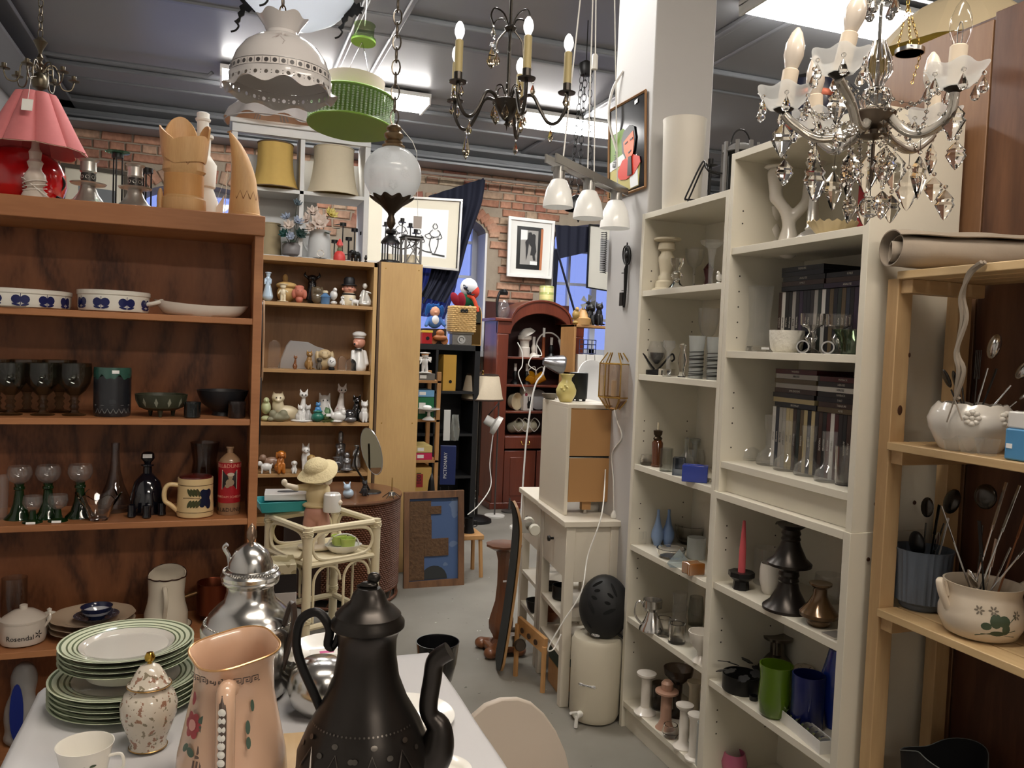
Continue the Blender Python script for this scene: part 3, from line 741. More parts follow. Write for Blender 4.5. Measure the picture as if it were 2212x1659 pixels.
ob('shell',lathe([(50,0),(70,4),(86,18),(94,45),(92,72),(80,96),(60,112),(32,122),(0,126)],40,s,sq=.8),mt((190,16,24),.12,name='red lacquer',coat=1.),t)
ob('visor_seal',tube([(94*s*cos(a)*.99,-20*s+0*a,(52+40*sin(a))*s)for a in[-.9+i*.15 for i in range(15)]],.004,6),BLACK,t)
ob('chin_strap',tube(spline([(80*s,-30*s,20*s),(96*s,-34*s,12*s),(110*s,-30*s,3*s)]),.006,6),BLACK,t)
ENG=mt((70,68,66),.4,.8,name='engraved dark band')
for px,y,h,lb in((190,3.12,1.0,'pewter candlestick beside the pink lamp with broad drip pan'),(291,3.1,.95,'pewter candlestick left of the carved wooden cup')):
    L0=S(px,y,z);s=mpp(L0)*h
    t=thing('candlestick',lb,'candlestick',L0,group='pewter candlesticks on the brown bookcase')
    ob('base',lathe([(0,0),(46,0),(45,4),(30,12),(20,26),(15,40),(15,44),(34,46),(36,49),(20,48),(14,50),(14,52)],32,s),PEWTER,t)
    b=ob('engraved_band',lathe([(14.5,52),(14.5,70)],24,s),ENG,t)
    ob('ornament',J(*[X(tube([(3.6*s*cos(q),0,3.6*s*sin(q))for q in[i*pi/6 for i in range(12)]],.6*s,5,True),(15*s*cos(a),15*s*sin(a),61*s),(0,0,a+pi/2))for a in[i*pi/4 for i in range(8)]]),PEWTER,b,kind='stuff')
    ob('cup',vessel([(14,70),(17,74),(16,80),(16,94),(20,98),(21,99)],1.2,78,n=28,s=s),PEWTER,t)
for px,y,h,sp,gl,lb in((252,3.16,122,10,1,'tall black three-rod candle stand with a green glass dish'),(316,3.17,96,9,0,'smaller black three-rod candle stand by the carved cup')):
    L0=S(px,y,z);s=mpp(L0)
    t=thing('candle_stand',lb,'candle holder',L0,group='black rod candle stands')
    for q in range(3):ob('rod',tube([(sp*s*cos(q*2.1+.4),sp*s*sin(q*2.1+.4),0),(sp*s*cos(q*2.1+.4),sp*s*sin(q*2.1+.4),h*s)],1.7*s,8),BLACKM,t)
    ob('cup',lathe([(12,h-10),(12,h),(9,h),(9,h-8),(0,h-8)],20,s),BLACKM,t)
    ob('foot_plate',lathe([(14,0),(14,1.5)],20,s),BLACKM,t)
    if gl:ob('glass_dish',lathe([(10,h-2),(24,h+1),(25,h+3),(11,h)],28,s),thin((120,220,190),.5),t)
L0=S(396,3.1,z);s=mpp(L0);CARV=wood((218,178,124),(196,150,98),'z',2.0,.5,4.,3.,'carved birch')
t=thing('carved_cup','carved birch wood holder with petal-shaped rim','wood carving',L0)
def petal(a,r,z):
    if z>120:k=abs(sin((a-1.0)*1.9))**.5;back=.5+.5*sin(a);return(r*(1+.06*k),z*(.76+.06*k)+(z*.24*k*back)+12*back)
    return(r,z)
ob('body',vessel([(43,0),(46,8),(45,30),(40,34),(39,84),(44,90),(42,110),(44,128),(46,150),(49,192)],3.5,96,n=72,s=s,wob=petal,sq=.8),CARV,t)
ob('niche',lathe([(38.5,36),(40.4,37),(40.6,82),(38.5,83)],40,s,sq=.8),wood((222,172,108),(204,150,88),'z',2.,.5,4.,2.,'fresh cut birch'),t)
ob('side_scroll',blob([('e',(-46*s,-6*s,24*s),(7*s,9*s,26*s)),('e',(-45*s,-4*s,6*s),(8*s,10*s,7*s))],.3,24),CARV,t)
gro=[]
for sh in(stroke([(-22,142),(-12,128),(-4,112)],.8),stroke([(6,138),(16,126),(22,112)],.8),stroke([(0,112),(8,120),(16,112),(8,100),(0,112)],.8),stroke([(-30,150),(-26,140)],.8)):gro+=sh
ob('carved_lines',X(decal([(44,90),(42,110),(44,128),(46,150)],s,gro,-pi/2,.3),sc=(1,.8,1)),mt((120,78,40),.7,name='carved groove'),t,kind='stuff')
L0=S(434,3.22,z);s=mpp(L0)
t=thing('shadeless_lamp','white wooden lamp without shade behind the carved cup','lamp',L0)
ob('body',lathe([(0,0),(34,0),(34,40),(24,66),(28,70),(30,118),(20,132),(16,138),(17,172),(22,174),(22,180),(12,181)],28,s),mt((206,202,192),.5,name='white painted wood'),t)
ob('socket',lathe([(12,181),(12,208),(15,210),(16,214),(13,216),(13,226),(10,228),(0,228)],20,s),PLASTW,t)
L0=S(528,3.12,z);s=mpp(L0)
t=thing('carved_horn','tall curved wooden horn carved with zigzags at the bookcase corner','wood carving',L0)
hp=[(0,0),(-1,20),(-2,50),(-4,85),(-10,120),(-19,150),(-29,172),(-35,184)];hr=[34,32,29,26,20,13,6,.6]
ob('horn',tube(spline([(x*s,0,z_*s)for x,z_ in hp],4),[hr[min(i//4,6)]*s+(hr[min(i//4+1,7)]-hr[min(i//4,6)])*s*(i%4)/4 for i in range(29)],28),CARV,t)
ob('foot_ring',lathe([(34,0),(37,3),(36,10),(32,12)],32,s),CARV,t)
zz=[]
for i in range(9):zz+=stroke([(-60+i*14,40),(-53+i*14,58),(-46+i*14,40)],.7)
ob('zigzag_carving',decal([(31.5,20),(29.6,50),(26,90)],s,zz,-pi/2,.5),mt((120,78,40),.7,name='carved groove'),t,kind='stuff')
L0=S(476,3.2,z);s=mpp(L0)
t=thing('model_sailboat','small model sailboat with white sails behind the carved horn','model boat',L0)
ob('hull',blob([('e',(0,0,5*s),(22*s,7*s,5*s))],.3,24),CREAM,t);ob('mast',tube([(8*s,0,6*s),(12*s,0,108*s)],.7*s,6),WHITE,t)
ob('sail',prism([(-18*s,12*s),(4*s,12*s),(7*s,56*s)],.001,'y'),PAPER,t);ob('rigging',tube([(-19*s,0,8*s),(12*s,0,106*s)],.35*s,4),PAPER,t)
# ================================================================== shelf 1
z=LSZ[0];BLUE=mt((24,30,84),.25,name='cobalt print')
def apples(prof,s,a0,n,step,w):
    sh=[]
    for i in range(n):
        u=(i-(n-1)/2)*step
        sh+=[oval(u-8,w,9,9),oval(u+8,w,9,9),oval(u-8,w-11,8,2.4,10,-.25),oval(u+8,w-11,8,2.4,10,.25)]+stroke([(u,w-12),(u,w+12)],.6)
    return decal(prof,s,sh,a0,.5)
for px,y,r,h,lb,hd in((44,3.14,97,40,'wide white casserole dish with blue apple pattern at the frame edge',0),(246,3.12,70,46,'white casserole dish with blue apple pattern and side handle',1)):
    L0=S(px,y,z);s=mpp(L0);pr=[(r-8,0),(r-2,3),(r,10),(r,h-11),(r+2,h-9),(r+2,h-1),(r,h)]
    t=thing('casserole_dish',lb,'casserole dish',L0,group='blue apple casserole dishes')
    ob('dish',vessel(pr,4,n=48,s=s),WHITE,t)
    ob('apple_print',apples([(r,0),(r,h)],s,face(L0),5 if r>80 else 4,50,h*.44),BLUE,t,kind='stuff')
    if hd:ob('handle',tube(spline([(r*.9*s,-20*s,20*s),((r+14)*s,-22*s,25*s),((r+24)*s,-10*s,30*s),((r+24)*s,6*s,30*s),((r+12)*s,18*s,24*s),(r*.9*s,20*s,20*s)]),4.5*s,8),WHITE,t)
L0=S(436,3.12,z);s=mpp(L0)
def boat(a,r,zz):return(r,zz+(.10*zz*cos(2*a)+.10*zz*cos(a+pi))if zz>10 else zz)
hollow('serving_dish','long white boat-shaped serving dish on the upper shelf','serving dish',[(62,0),(78,6),(88,16),(95,27)],3.5,WHITE,L0,n=56,wob=boat,sq=.42)
# ================================================================== shelf 2
z=LSZ[1]
gob=[(22,0),(24,2),(10,6),(7,12),(10,18),(7,24),(11,30),(7,35),(9,42),(22,54),(31,70),(35,90),(33,113)]
for i,(px,y,lb)in enumerate(((22,3.1,'leftmost front green glass goblet on the middle shelf'),(92,3.1,'middle front green glass goblet on the middle shelf'),(160,3.1,'front green glass goblet nearest the dark cylinder vase'),
                                 (-8,3.22,'green glass goblet cut by the frame edge, back row'),(58,3.22,'green glass goblet in the back row between the left two'),(128,3.22,'green glass goblet in the back row between the right two'))):
    L0=S(px,y,z);s=mpp(L0)
    hollow('goblet',lb,'goblet',gob,1.4,GREENG,L0,n=28,group='green glass goblets',fl=44)
L0=S(242,3.1,z);s=mpp(L0);DKG=spots((30,32,38),[(44,46,52)],30,.6,.35,'dark stoneware glaze')
t=thing('cylinder_vase','dark cylinder vase with dripping green glazed rim','vase',L0);cp=[(34,0),(36,3),(37,20),(37,82)]
ob('body',vessel(cp+[(37,84),(36,104)],3,n=32,s=s),DKG,t)
def drip(a,r,z):return(r,z-(4*sin(a*7)+3*sin(a*13)if z<90 else 0))
ob('rim_glaze',lathe([(37.4,84),(37.4,98),(36.6,105)],64,s,wob=drip),mt((44,84,74),.15,name='sea green glaze',coat=.8,noise=.4,ns=50),t)
ob('relief_band',decal([(37,0),(37,104)],s,[q for i in range(7)for q in stroke([(-36+i*11,8),(-31+i*11,18),(-26+i*11,8)],.9)]+[rect(-40,24,40,26)],face(L0),.7),mt((110,112,112),.4,name='grey relief'),t,kind='stuff')
sticker(t,[(37.6,0),(37.6,110)],s,face(L0)+.15,96,14,7)
L0=S(348,3.1,z);s=mpp(L0)
t=thing('footed_bowl','olive ceramic bowl with pale diamonds on three feet','bowl',L0);bp=[(30,14),(44,20),(51,34),(53,48)]
ob('bowl',vessel(bp,3,n=36,s=s),mt((58,60,46),.4,name='olive glaze',noise=.2,ns=30),t)
ob('diamond_inlay',decal(bp,s,[[(u,22),(u+4,32),(u,42),(u-4,32)]for u in(-62,-36,-10,16,42,66)],face(L0),.5),mt((140,142,126),.4,name='pale glaze'),t,kind='stuff')
for q in range(3):ob('foot',X(lathe([(3,0),(6,16)],10,s),(26*s*cos(q*2.1+.5),26*s*sin(q*2.1+.5),0)),mt((58,60,46),.4,name='olive glaze',noise=.2,ns=30),t)
hollow('small_jar','small black glazed jar beside the olive footed bowl','jar',[(15,0),(17,2),(17,28),(18,30),(18,34)],2,mt((22,28,30),.12,coat=.6),S(415,3.05,z))
hollow('bowl','large black footed bowl at the shelf corner','bowl',[(22,0),(20,8),(24,12),(42,26),(50,44),(53,54)],3,mt((34,34,38),.45),S(480,3.16,z),n=36)
hollow('small_jar','small brown-rimmed jar before the large black bowl','jar',[(17,0),(18,2),(18,28),(19,30),(18,36)],2,mt((40,34,34),.2,coat=.4),S(511,3.06,z))
# ================================================================== shelf 3
z=LSZ[2];DG=mt((20,58,22),.08,name='bottle green glass',trans=.55,coat=.5)
for px,y,lb in((41,3.12,'leftmost tall roemer wine glass with green stem'),(103,3.12,'middle tall roemer wine glass with green stem'),(172,3.12,'tall roemer wine glass with green stem by the crystal bowl')):
    L0=S(px,y,z);s=mpp(L0);t=thing('wine_glass',lb,'wine glass',L0,group='roemer wine glasses')
    ob('stem',lathe([(0,0),(29,0),(28,3),(18,14),(12,34),(9,56),(9,62),(11,64),(11,69),(9,70),(10,76),(0,77)],28,s),DG,t)
    ob('bowl',vessel([(10,77),(20,84),(25,96),(24,106),(21,114)],.9,79,n=28,s=s),CLEAR,t)
for px,y,lb in((70,3.05,'small green-footed glass in front of the left roemer pair'),(125,3.06,'small green-footed glass in front of the right roemer pair')):
    L0=S(px,y,z);s=mpp(L0);t=thing('small_glass',lb,'wine glass',L0,group='small green footed glasses')
    ob('foot',lathe([(0,0),(20,0),(19,2),(8,8),(6,26),(0,27)],24,s),DG,t);ob('bowl',vessel([(6,26),(16,33),(20,44),(18,58)],.9,28,n=24,s=s),CLEAR,t)
    ob('price_sticker',X(box(-9,-.5,-1,9,.5,4),(0,-19.5*s,1*s),(rad(-30),0,0),s),TAGW,t)
hollow('tumbler','clear tumbler cut by the frame edge beside the roemers','glass',[(12,0),(14,60),(15,95)],1,CLEAR,S(2,3.12,z))
hollow('bud_vase','slender clear bud vase with blue streak','vase',[(30,0),(33,8),(30,30),(18,60),(11,90),(8,130),(9,148)],1.2,thin((190,205,225),.25),S(247,3.2,z),n=28,fl=10)
L0=S(213,3.06,z)
def cr(a,r,z):k=cos(6*a);return(r*(1+.07*k*z/60),z+(z/60)**2*7*k)
hollow('crystal_bowl','flared cut crystal bowl in front of the bud vase','bowl',[(18,0),(22,12),(30,30),(44,55)],4,CRYS,L0,n=48,wob=cr)
L0=S(317,3.16,z);s=mpp(L0);DKN=mt((16,16,24),.08,name='ink glass',coat=1.)
t=thing('decanter','dark glass decanter with a heart-shaped stopper','decanter',L0)
ob('body',lathe([(0,0),(34,0),(36,6),(34,34),(26,68),(14,82),(9,86),(9,100),(13,102),(13,105),(6,106)],32,s),DKN,t)
st=ob('stopper',lathe([(0,105),(6,106),(8,110),(14,118),(13,128),(8,132),(0,133)],24,s,sq=.6),DKN,t);ob('price_sticker',X(box(-9,-.4,-4,9,.4,4),(0,-9.3*s,124*s),sc=s),TAGW,st)
for px,y,lb in((284,3.08,'tiny dark shot glass left of the decanter'),(317,3.06,'tiny dark shot glass in front of the decanter'),(349,3.1,'tiny dark shot glass right of the decanter')):
    hollow('shot_glass',lb,'shot glass',[(7,0),(9,3),(8,10),(9,28)],1.5,DKN,S(px,y,z),n=18,group='dark shot glasses')
L0=S(421,3.08,z);s=mpp(L0);YC=mt((214,186,138),.3,name='cream earthenware',coat=.4)
t=thing('beer_mug','big cream earthenware mug painted with a blue flower','mug',L0);mp_=[(33,0),(37,3),(38,14),(36,50),(36,84)]
ob('body',vessel(mp_,3,n=36,s=s),YC,t);ob('lid',lathe([(0,82),(34,82),(33,87),(20,90),(0,92)],32,s),mt((84,26,24),.15,coat=.8),t)
ob('handle',tube(spline([(-32*s,-6*s,68*s),(-52*s,-8*s,70*s),(-61*s,-8*s,58*s),(-60*s,-8*s,36*s),(-48*s,-8*s,26*s),(-32*s,-6*s,10*s)]),[5*s]*31,10),YC,t)
af=face(L0)
ob('blue_flower',decal(mp_,s,[oval(22,44,10,18),oval(14,34,7,10),oval(28,32,7,12),oval(16,54,7,9),oval(29,54,7,9)],af,.6),mt((20,26,52),.3),t,kind='stuff')
ob('green_leaves',decal(mp_,s,[oval(-12+i*6,56,3.4,9,10,.4)for i in range(4)]+[oval(-12+i*6,32,3.4,9,10,-.4)for i in range(4)],af,.6),mt((58,62,30),.3),t,kind='stuff')
ob('brown_line',decal(mp_,s,[rect(-50+i*10,70,-40+i*10,71.2)for i in range(10)]+[rect(-50+i*10,13,-40+i*10,14)for i in range(10)]+stroke([(-26,44),(-10,45),(10,43)],.7)+stroke([(0,62),(5,64),(4,56),(8,46)],.6)+stroke([(0,24),(5,27),(2,36)],.6),af,.6),mt((90,62,34),.4),t,kind='stuff')
L0=S(494,3.1,z);s=mpp(L0)
t=thing('stoneware_bottle','stoneware spirits bottle with red portrait label','bottle',L0);af=face(L0);cyl=[(23,0),(23,120)]
ob('body',lathe([(0,0),(22,0),(23,2),(23,112),(20,120),(12,128),(6.5,132),(6.5,141),(8,142),(8,146),(4,146)],36,s),mt((150,118,90),.25,name='salt glaze stoneware',coat=.5),t)
lab=ob('label',lathe([(23.3,27),(23.3,113)],36,s),mt((156,24,34),.4,name='red label paper'),t)
ob('portrait',decal(cyl,s,[rect(-16,56,16,98)],af,.7),mt((206,190,170),.5),lab);ob('portrait_ground',decal(cyl,s,[rect(-14.5,57.5,14.5,96.5)],af,.9),mt((26,22,20),.5),lab)
ob('portrait_figure',decal(cyl,s,[oval(2,84,5,6.5),oval(1,71,8.5,8),oval(-4,64,5,4)],af,1.1),mt((150,128,104),.5),lab,kind='stuff');ob('portrait_cap',decal(cyl,s,[oval(2.5,88.5,7,4)],af,1.2),mt((196,180,160),.5),lab)
TXT=mt((214,150,130),.5)
text('lettering','BULL&DUNLOP',11*s,TXT,lab,(0,0,106*s),(0,0,af+pi/2),.0002,23.5*s);text('lettering','SCHIEDAM SCHIEDAM',7*s,TXT,lab,(0,0,40*s),(0,0,af+pi/2),.0002,23.5*s)
text('lettering','BULL&DUNLOP',12*s,mt((24,16,14),.5),t,(0,0,12*s),(0,0,af+pi/2),.0002,23.3*s)
hollow('glass_pitcher','dim clear glass pitcher behind the earthenware mug','pitcher',[(26,0),(28,60),(24,100),(30,140)],1.4,thin((170,150,140),.3),S(440,3.24,z),n=28)
# ================================================================== shelf 4
z=LSZ[3]
L0=S(50,3.1,z);s=mpp(L0);PW=mt((206,196,184),.3,name='off-white enamel',coat=.4)
t=thing('lidded_pot','small off-white lidded pot with black script','pot',L0);pp=[(34,0),(42,4),(45,16),(44,40),(43,50)]
ob('pot',vessel(pp,3,n=36,s=s),PW,t);ld=ob('lid',lathe([(0,50),(44,50),(44,54),(40,58),(22,70),(8,74),(8,82),(6,83),(0,80)],32,s),PW,t)
for sg in(-1,1):ob('handle',tube(spline([(sg*42*s,-8*s,34*s),(sg*52*s,-10*s,52*s),(sg*50*s,-4*s,62*s),(sg*42*s,0,50*s)]),3*s,8),PW,t)
text('lettering','Rosendal',15*s,BLACK,t,(0,0,22*s),(0,0,face(L0)+pi/2-.15),.0002,45.6*s)
ob('star_print',decal(pp,s,[oval(30+5*cos(a),25+5*sin(a),4,1.3,8,a)for a in(0,1.26,2.5,3.77,5.0)],face(L0),.6),BLACK,t,kind='stuff')
L0=S(106,3.19,z);s=mpp(L0);t=thing('sugar_bowl','little white covered sugar bowl behind the script pot','sugar bowl',L0)
ob('bowl',vessel([(14,0),(20,8),(24,22),(21,32)],2,n=28,s=s),WHITE,t);ob('lid',lathe([(0,32),(23,32),(22,35),(12,42),(4,45),(5,50),(0,53)],24,s),WHITE,t)
ob('handle',tube(spline([(22*s,0,26*s),(32*s,0,30*s),(34*s,0,22*s),(24*s,0,14*s)]),1.8*s,7),WHITE,t)
PLM=mt((196,176,152),.25,name='old ivory glaze',coat=.5)
for i,lb in enumerate(('bottom ivory soup plate of the stack on the low shelf','second ivory plate of the stack on the low shelf','top ivory plate with gilt edge under the blue saucer')):
    L0=S(200,3.14,z);s=mpp(L0);L0.z=z+i*12*s
    hollow('plate',lb,'plate',[(44,0),(48,3),(56,9),(84,18)],2,PLM,L0,n=48,fl=4,group='ivory plates stacked on the low shelf',wob=lambda a,r,zz:(r*(1+.012*cos(10*a))if zz>12 else r,zz))
L1=V((L0.x+.012,L0.y-.004,L0.z+6*s))
hollow('saucer','dark blue patterned saucer on the ivory plate stack','saucer',[(26,0),(30,3),(45,12)],1.5,spots((52,58,78),[(150,152,160)],140,.62),L1,s)
hollow('small_bowl','little blue and white bowl on top of the plate stack','bowl',[(16,0),(18,5),(28,14),(32,26)],1.5,rings([(0,(40,48,80)),(.35,(190,192,200)),(.62,(34,40,72))],27*s,by='z'),V((L1.x,L1.y,L1.z+4*s)),s)
hollow('glass_cylinder','tall clear glass cylinder behind the script pot','vase',[(24,0),(25,60),(25,118)],1.5,thin((200,200,205),.2),S(30,3.22,z))
L0=S(358,3.12,z);s=mpp(L0)
t=thing('shaving_jug','white jug with brown scalloped rim standing in a saucer','jug',L0);EN=mt((206,196,178),.25,name='aged white enamel',coat=.5)
ob('saucer',vessel([(34,0),(40,3),(52,12)],2,n=36,s=s),EN,t);ob('saucer_rim',tube([(52*s*cos(a),52*s*sin(a),12*s)for a in[i*pi/18 for i in range(36)]],1.2*s,5,True),mt((56,32,22),.4),t)
jr=lambda a,r,zz:(r*(1+.1*max(0,cos(a-1.3))*(zz>90)),zz+(16*max(0,cos(a-1.5))if zz>110 else 0))
ob('body',vessel([(38,5),(44,12),(44,40),(38,62),(36,80),(38,118)],2.2,n=40,s=s,wob=jr),EN,t)
ob('rim_line',tube([(38*(1+.1*max(0,cos(a-1.3)))*s*cos(a),38*(1+.1*max(0,cos(a-1.3)))*s*sin(a),(118+16*max(0,cos(a-1.5))-1.5*abs(sin(5*a)))*s)for a in[i*pi/30 for i in range(60)]],1.5*s,6,True),mt((50,28,20),.4),t)
ob('handle',tube(spline([(-2*s,-36*s,102*s),(0,-52*s,100*s),(2*s,-56*s,78*s),(0,-46*s,50*s),(-2*s,-40*s,34*s)]),[5*s]*25,8),EN,t)
L0=S(462,3.18,z);s=mpp(L0);t=thing('saucepan','copper saucepan with a brass handle in the dark corner','saucepan',L0)
ob('pan',vessel([(34,20),(36,22),(36,84),(37,86)],1.5,n=32,s=s),mt((120,62,40),.35,.9),t);ob('handle',tube([(-36*s,-8*s,66*s),(-70*s,-24*s,60*s),(-92*s,-34*s,56*s)],[4*s,5*s,7*s],10),mt((120,92,60),.35,.8),t)
ob('trivet',J(*[tube([(26*s*cos(q),26*s*sin(q),0),(26*s*cos(q),26*s*sin(q),20*s)],3*s,8)for q in(0,2.1,4.2)]),BLACKM,t,kind='stuff')
L0=S(46,3.12,.082);s=mpp(L0);t=thing('plastic_jug','white plastic jug with a dark blue panel low in the left corner','jug',L0)
ob('body',blob([('e',(0,0,60*s),(34*s,26*s,62*s)),('e',(4*s,0,140*s),(26*s,22*s,40*s)),('e',(0,0,14*s),(34*s,26*s,16*s))],.3,34),mt((150,148,146),.4),t);ob('panel',X(prism([(u*s,w*s)for u,w in oval(0,80,13,62,20)],.004,'y'),(-4*s,-30*s,0)),mt((22,40,120),.3),t)
L0=V((xat(572,3.42,1.2),3.42,0));s=mpp(V((L0.x,3.42,1.2)));a,b=at(572,650,y=3.42).z,at(572,960,y=3.42).z;t=thing('hanging_paddle','long black paddle hanging beside the brown bookcase','paddle',V((.15,3.42,b)))
ob('blade',X(prism([(u*.05,(w*.5+.5)*(a-b)*.55)for u,w in oval(0,0,1,1,24)],.012,'x'),(0,0,(a-b)*.45)),BLACK,t);ob('handle',X(prism([(u*.03,(w*.5+.5)*(a-b)*.55)for u,w in oval(0,0,1,1,20)],.014,'x'),(-.003,0,0)),BLACK,t);ob('rim',tube([(.012,u*.052,(w*.5+.5)*(a-b)*.55+(a-b)*.45)for u,w in oval(0,0,1,1,28)],.004,5,True),mt((190,160,130),.5),t)
# ================================================================== figurines: unit-height builders (facing -y, height 1)
_G={}
def unit(name,prims,k=.15,res=30):
    if name not in _G:
        g=blob(prims,k,res);z0=min(v[2]for v in g[0]);z1=max(v[2]for v in g[0])
        _G[name]=([(x/(z1-z0),y/(z1-z0),(z-z0)/(z1-z0))for x,y,z in g[0]],g[1])
    return _G[name]
def cat_sit():return unit('cat_sit',[('e',(0,.05,.26),(.22,.24,.27)),('e',(0,-.03,.5),(.14,.14,.22)),('e',(0,-.06,.78),(.16,.15,.14)),('c',(-.1,-.03,.86),(-.13,-.02,1.0),.055,.012),('c',(.1,-.03,.86),(.13,-.02,1.0),.055,.012),('c',(-.07,-.14,.4),(-.07,-.17,.04),.06,.055),('c',(.07,-.14,.4),(.07,-.17,.04),.06,.055),('c',(.15,.2,.06),(.26,-.05,.05),.05,.035),('e',(0,-.2,.74),(.06,.05,.045))],.12,40)
def cat_tall():return unit('cat_tall',[('e',(0,.03,.2),(.16,.17,.2)),('c',(0,.02,.35),(.02,0,.68),.1,.06),('e',(.02,-.03,.8),(.13,.1,.08)),('c',(-.05,-.02,.85),(-.09,0,1.),.045,.01),('c',(.09,-.02,.85),(.14,0,1.),.045,.01),('c',(-.05,-.1,.3),(-.05,-.14,.03),.045,.04),('c',(.05,-.1,.3),(.05,-.14,.03),.045,.04)],.12,40)
def cat_lie():return unit('cat_lie',[('e',(.1,0,.26),(.42,.24,.26)),('e',(-.2,-.06,.5),(.2,.18,.3)),('e',(-.2,-.1,.78),(.22,.18,.16)),('c',(-.33,-.06,.88),(-.36,-.05,1.),.06,.015),('c',(-.08,-.06,.88),(-.05,-.05,1.),.06,.015),('e',(.5,-.05,.1),(.2,.14,.1)),('e',(-.2,-.26,.7),(.1,.06,.06))],.14,40)
def dog_sit():return unit('dog_sit',[('e',(0,.05,.24),(.24,.26,.24)),('e',(0,-.02,.48),(.16,.16,.24)),('e',(0,-.08,.82),(.17,.17,.15)),('e',(0,-.24,.76),(.09,.1,.075)),('e',(-.17,-.05,.76),(.055,.08,.15)),('e',(.17,-.05,.76),(.055,.08,.15)),('c',(-.1,-.16,.38),(-.1,-.2,.05),.07,.07),('c',(.1,-.16,.38),(.1,-.2,.05),.07,.07)],.12,38)
def dog_prick():return unit('dog_prick',[('e',(.1,.08,.2),(.28,.2,.2)),('e',(-.06,0,.42),(.17,.16,.3)),('e',(-.08,-.04,.74),(.15,.14,.13)),('c',(-.16,0,.84),(-.2,0,1.),.05,.015),('c',(.0,0,.84),(.04,0,1.),.05,.015),('e',(-.09,-.18,.7),(.07,.09,.06)),('c',(-.16,-.1,.36),(-.16,-.14,.03),.06,.05),('c',(.02,-.1,.36),(.02,-.14,.03),.06,.05)],.12,38)
def lamb():return unit('lamb',[('e',(.1,0,.5),(.42,.24,.3)),('e',(-.38,-.05,.76),(.19,.17,.2)),('c',(-.2,-.1,.4),(-.22,-.1,.05),.08,.07),('c',(.35,-.1,.4),(.38,-.1,.05),.08,.07),('c',(-.2,.1,.4),(-.22,.1,.05),.08,.07),('c',(.35,.1,.4),(.38,.1,.05),.08,.07),('e',(-.52,-.1,.7),(.09,.08,.08)),('e',(.52,0,.7),(.06,.06,.09))],.12,36)
def lady():return unit('lady',[('c',(0,0,.05),(0,0,.5),.2,.1),('c',(0,0,.48),(0,0,.7),.09,.1),('e',(0,-.01,.86),(.085,.085,.1)),('c',(-.11,0,.68),(-.16,-.1,.5),.04,.03),('c',(.11,0,.68),(.05,-.14,.52),.04,.03),('e',(0,0,.93),(.13,.13,.035))],.09,40)
def child():return unit('child',[('e',(0,0,.03),(.3,.22,.03)),('c',(-.07,0,.05),(-.07,0,.34),.06,.07),('c',(.09,-.03,.05),(.07,0,.34),.06,.07),('e',(0,0,.48),(.14,.11,.18)),('e',(0,-.02,.78),(.15,.14,.14)),('c',(-.14,0,.58),(-.22,-.08,.42),.045,.035),('c',(.14,0,.58),(.24,-.08,.5),.045,.035),('e',(0,0,.88),(.24,.22,.04))],.09,40)
def bird():return unit('bird',[('e',(0,.05,.55),(.2,.28,.28)),('e',(0,-.1,.86),(.12,.13,.13)),('c',(0,-.2,.85),(0,-.32,.82),.04,.01),('c',(0,.25,.45),(0,.5,.3),.1,.05),('e',(0,0,.1),(.2,.2,.12))],.12,32)
def frog():return unit('frog',[('e',(0,.02,.28),(.3,.28,.28)),('e',(0,-.04,.72),(.24,.22,.2)),('e',(-.13,-.1,.9),(.08,.08,.08)),('e',(.13,-.1,.9),(.08,.08,.08)),('e',(-.24,-.14,.12),(.12,.14,.12)),('e',(.24,-.14,.12),(.12,.14,.12))],.14,34)
def figure(name,label,cat,g,mat,px,y,z,h,rz=0,eyes=None,sx=1.0,wide=1.0,group=None,lean=0):
    """small statue of height h (picture px) with optional dark eyes at [(x, y, z)] in unit space"""
    L0=S(px,y,z);s=mpp(L0)*h
    t=thing(name,label,cat,L0,rz,group)
    ob('body',X(g,sc=(s*wide,s,s)),mat,t,sharp=80)
    for e in eyes or():ob('eye',X(ell((0,0,0),(.022,.014,.026),8,6),(e[0]*s*wide,e[1]*s,e[2]*s),sc=s),BLACK,t)
    return t,s
CE=[(-.065,-.195,.81),(.065,-.195,.81)];CT=[(-.03,-.125,.82),(.07,-.125,.82)];DE=[(-.07,-.235,.87),(.07,-.235,.87)]
PORC=mt((222,220,216),.15,name='porcelain',coat=.6);TERR=mt((176,92,68),.5,name='terracotta');GOLDG=mt((150,112,62),.2,name='golden brown glaze',coat=.6)
SILV=mt((138,138,140),.3,.8,name='cast pewter');TAN=mt((196,162,104),.55,name='tan clay')
z=FBZ[0];y=5.27
BLP=mt((176,196,214),.18,name='pale blue porcelain',coat=.6)
figure('lady_figurine','pale blue porcelain lady in a wide dress','figurine',lady(),BLP,578,y,z,64,.3)
t,s=figure('cottage_figurine','tan clay cottage figurine with thatched roof at the back','figurine',unit('cottage',[('e',(0,0,.3),(.34,.26,.34)),('e',(0,0,.6),(.38,.3,.14)),('e',(-.05,.02,.86),(.1,.1,.16))],.1,34),TAN,618,5.36,z,62)
figure('child_figurine','little cream child figurine with a straw hat','figurine',child(),CREAM,611,5.24,z,40,-.3)
t,s=figure('head_figurine','terracotta head figurine with pink curls','figurine',unit('curls',[('e',(0,0,.2),(.2,.2,.2)),('e',(0,-.05,.62),(.28,.26,.3)),('e',(-.28,0,.5),(.14,.16,.26)),('e',(.28,0,.5),(.14,.16,.26)),('e',(0,.04,.86),(.26,.24,.14))],.12,34),mt((186,112,92),.55,name='pink terracotta'),646,5.27,z,39,0,[(-.1,-.3,.66),(.1,-.3,.66)])
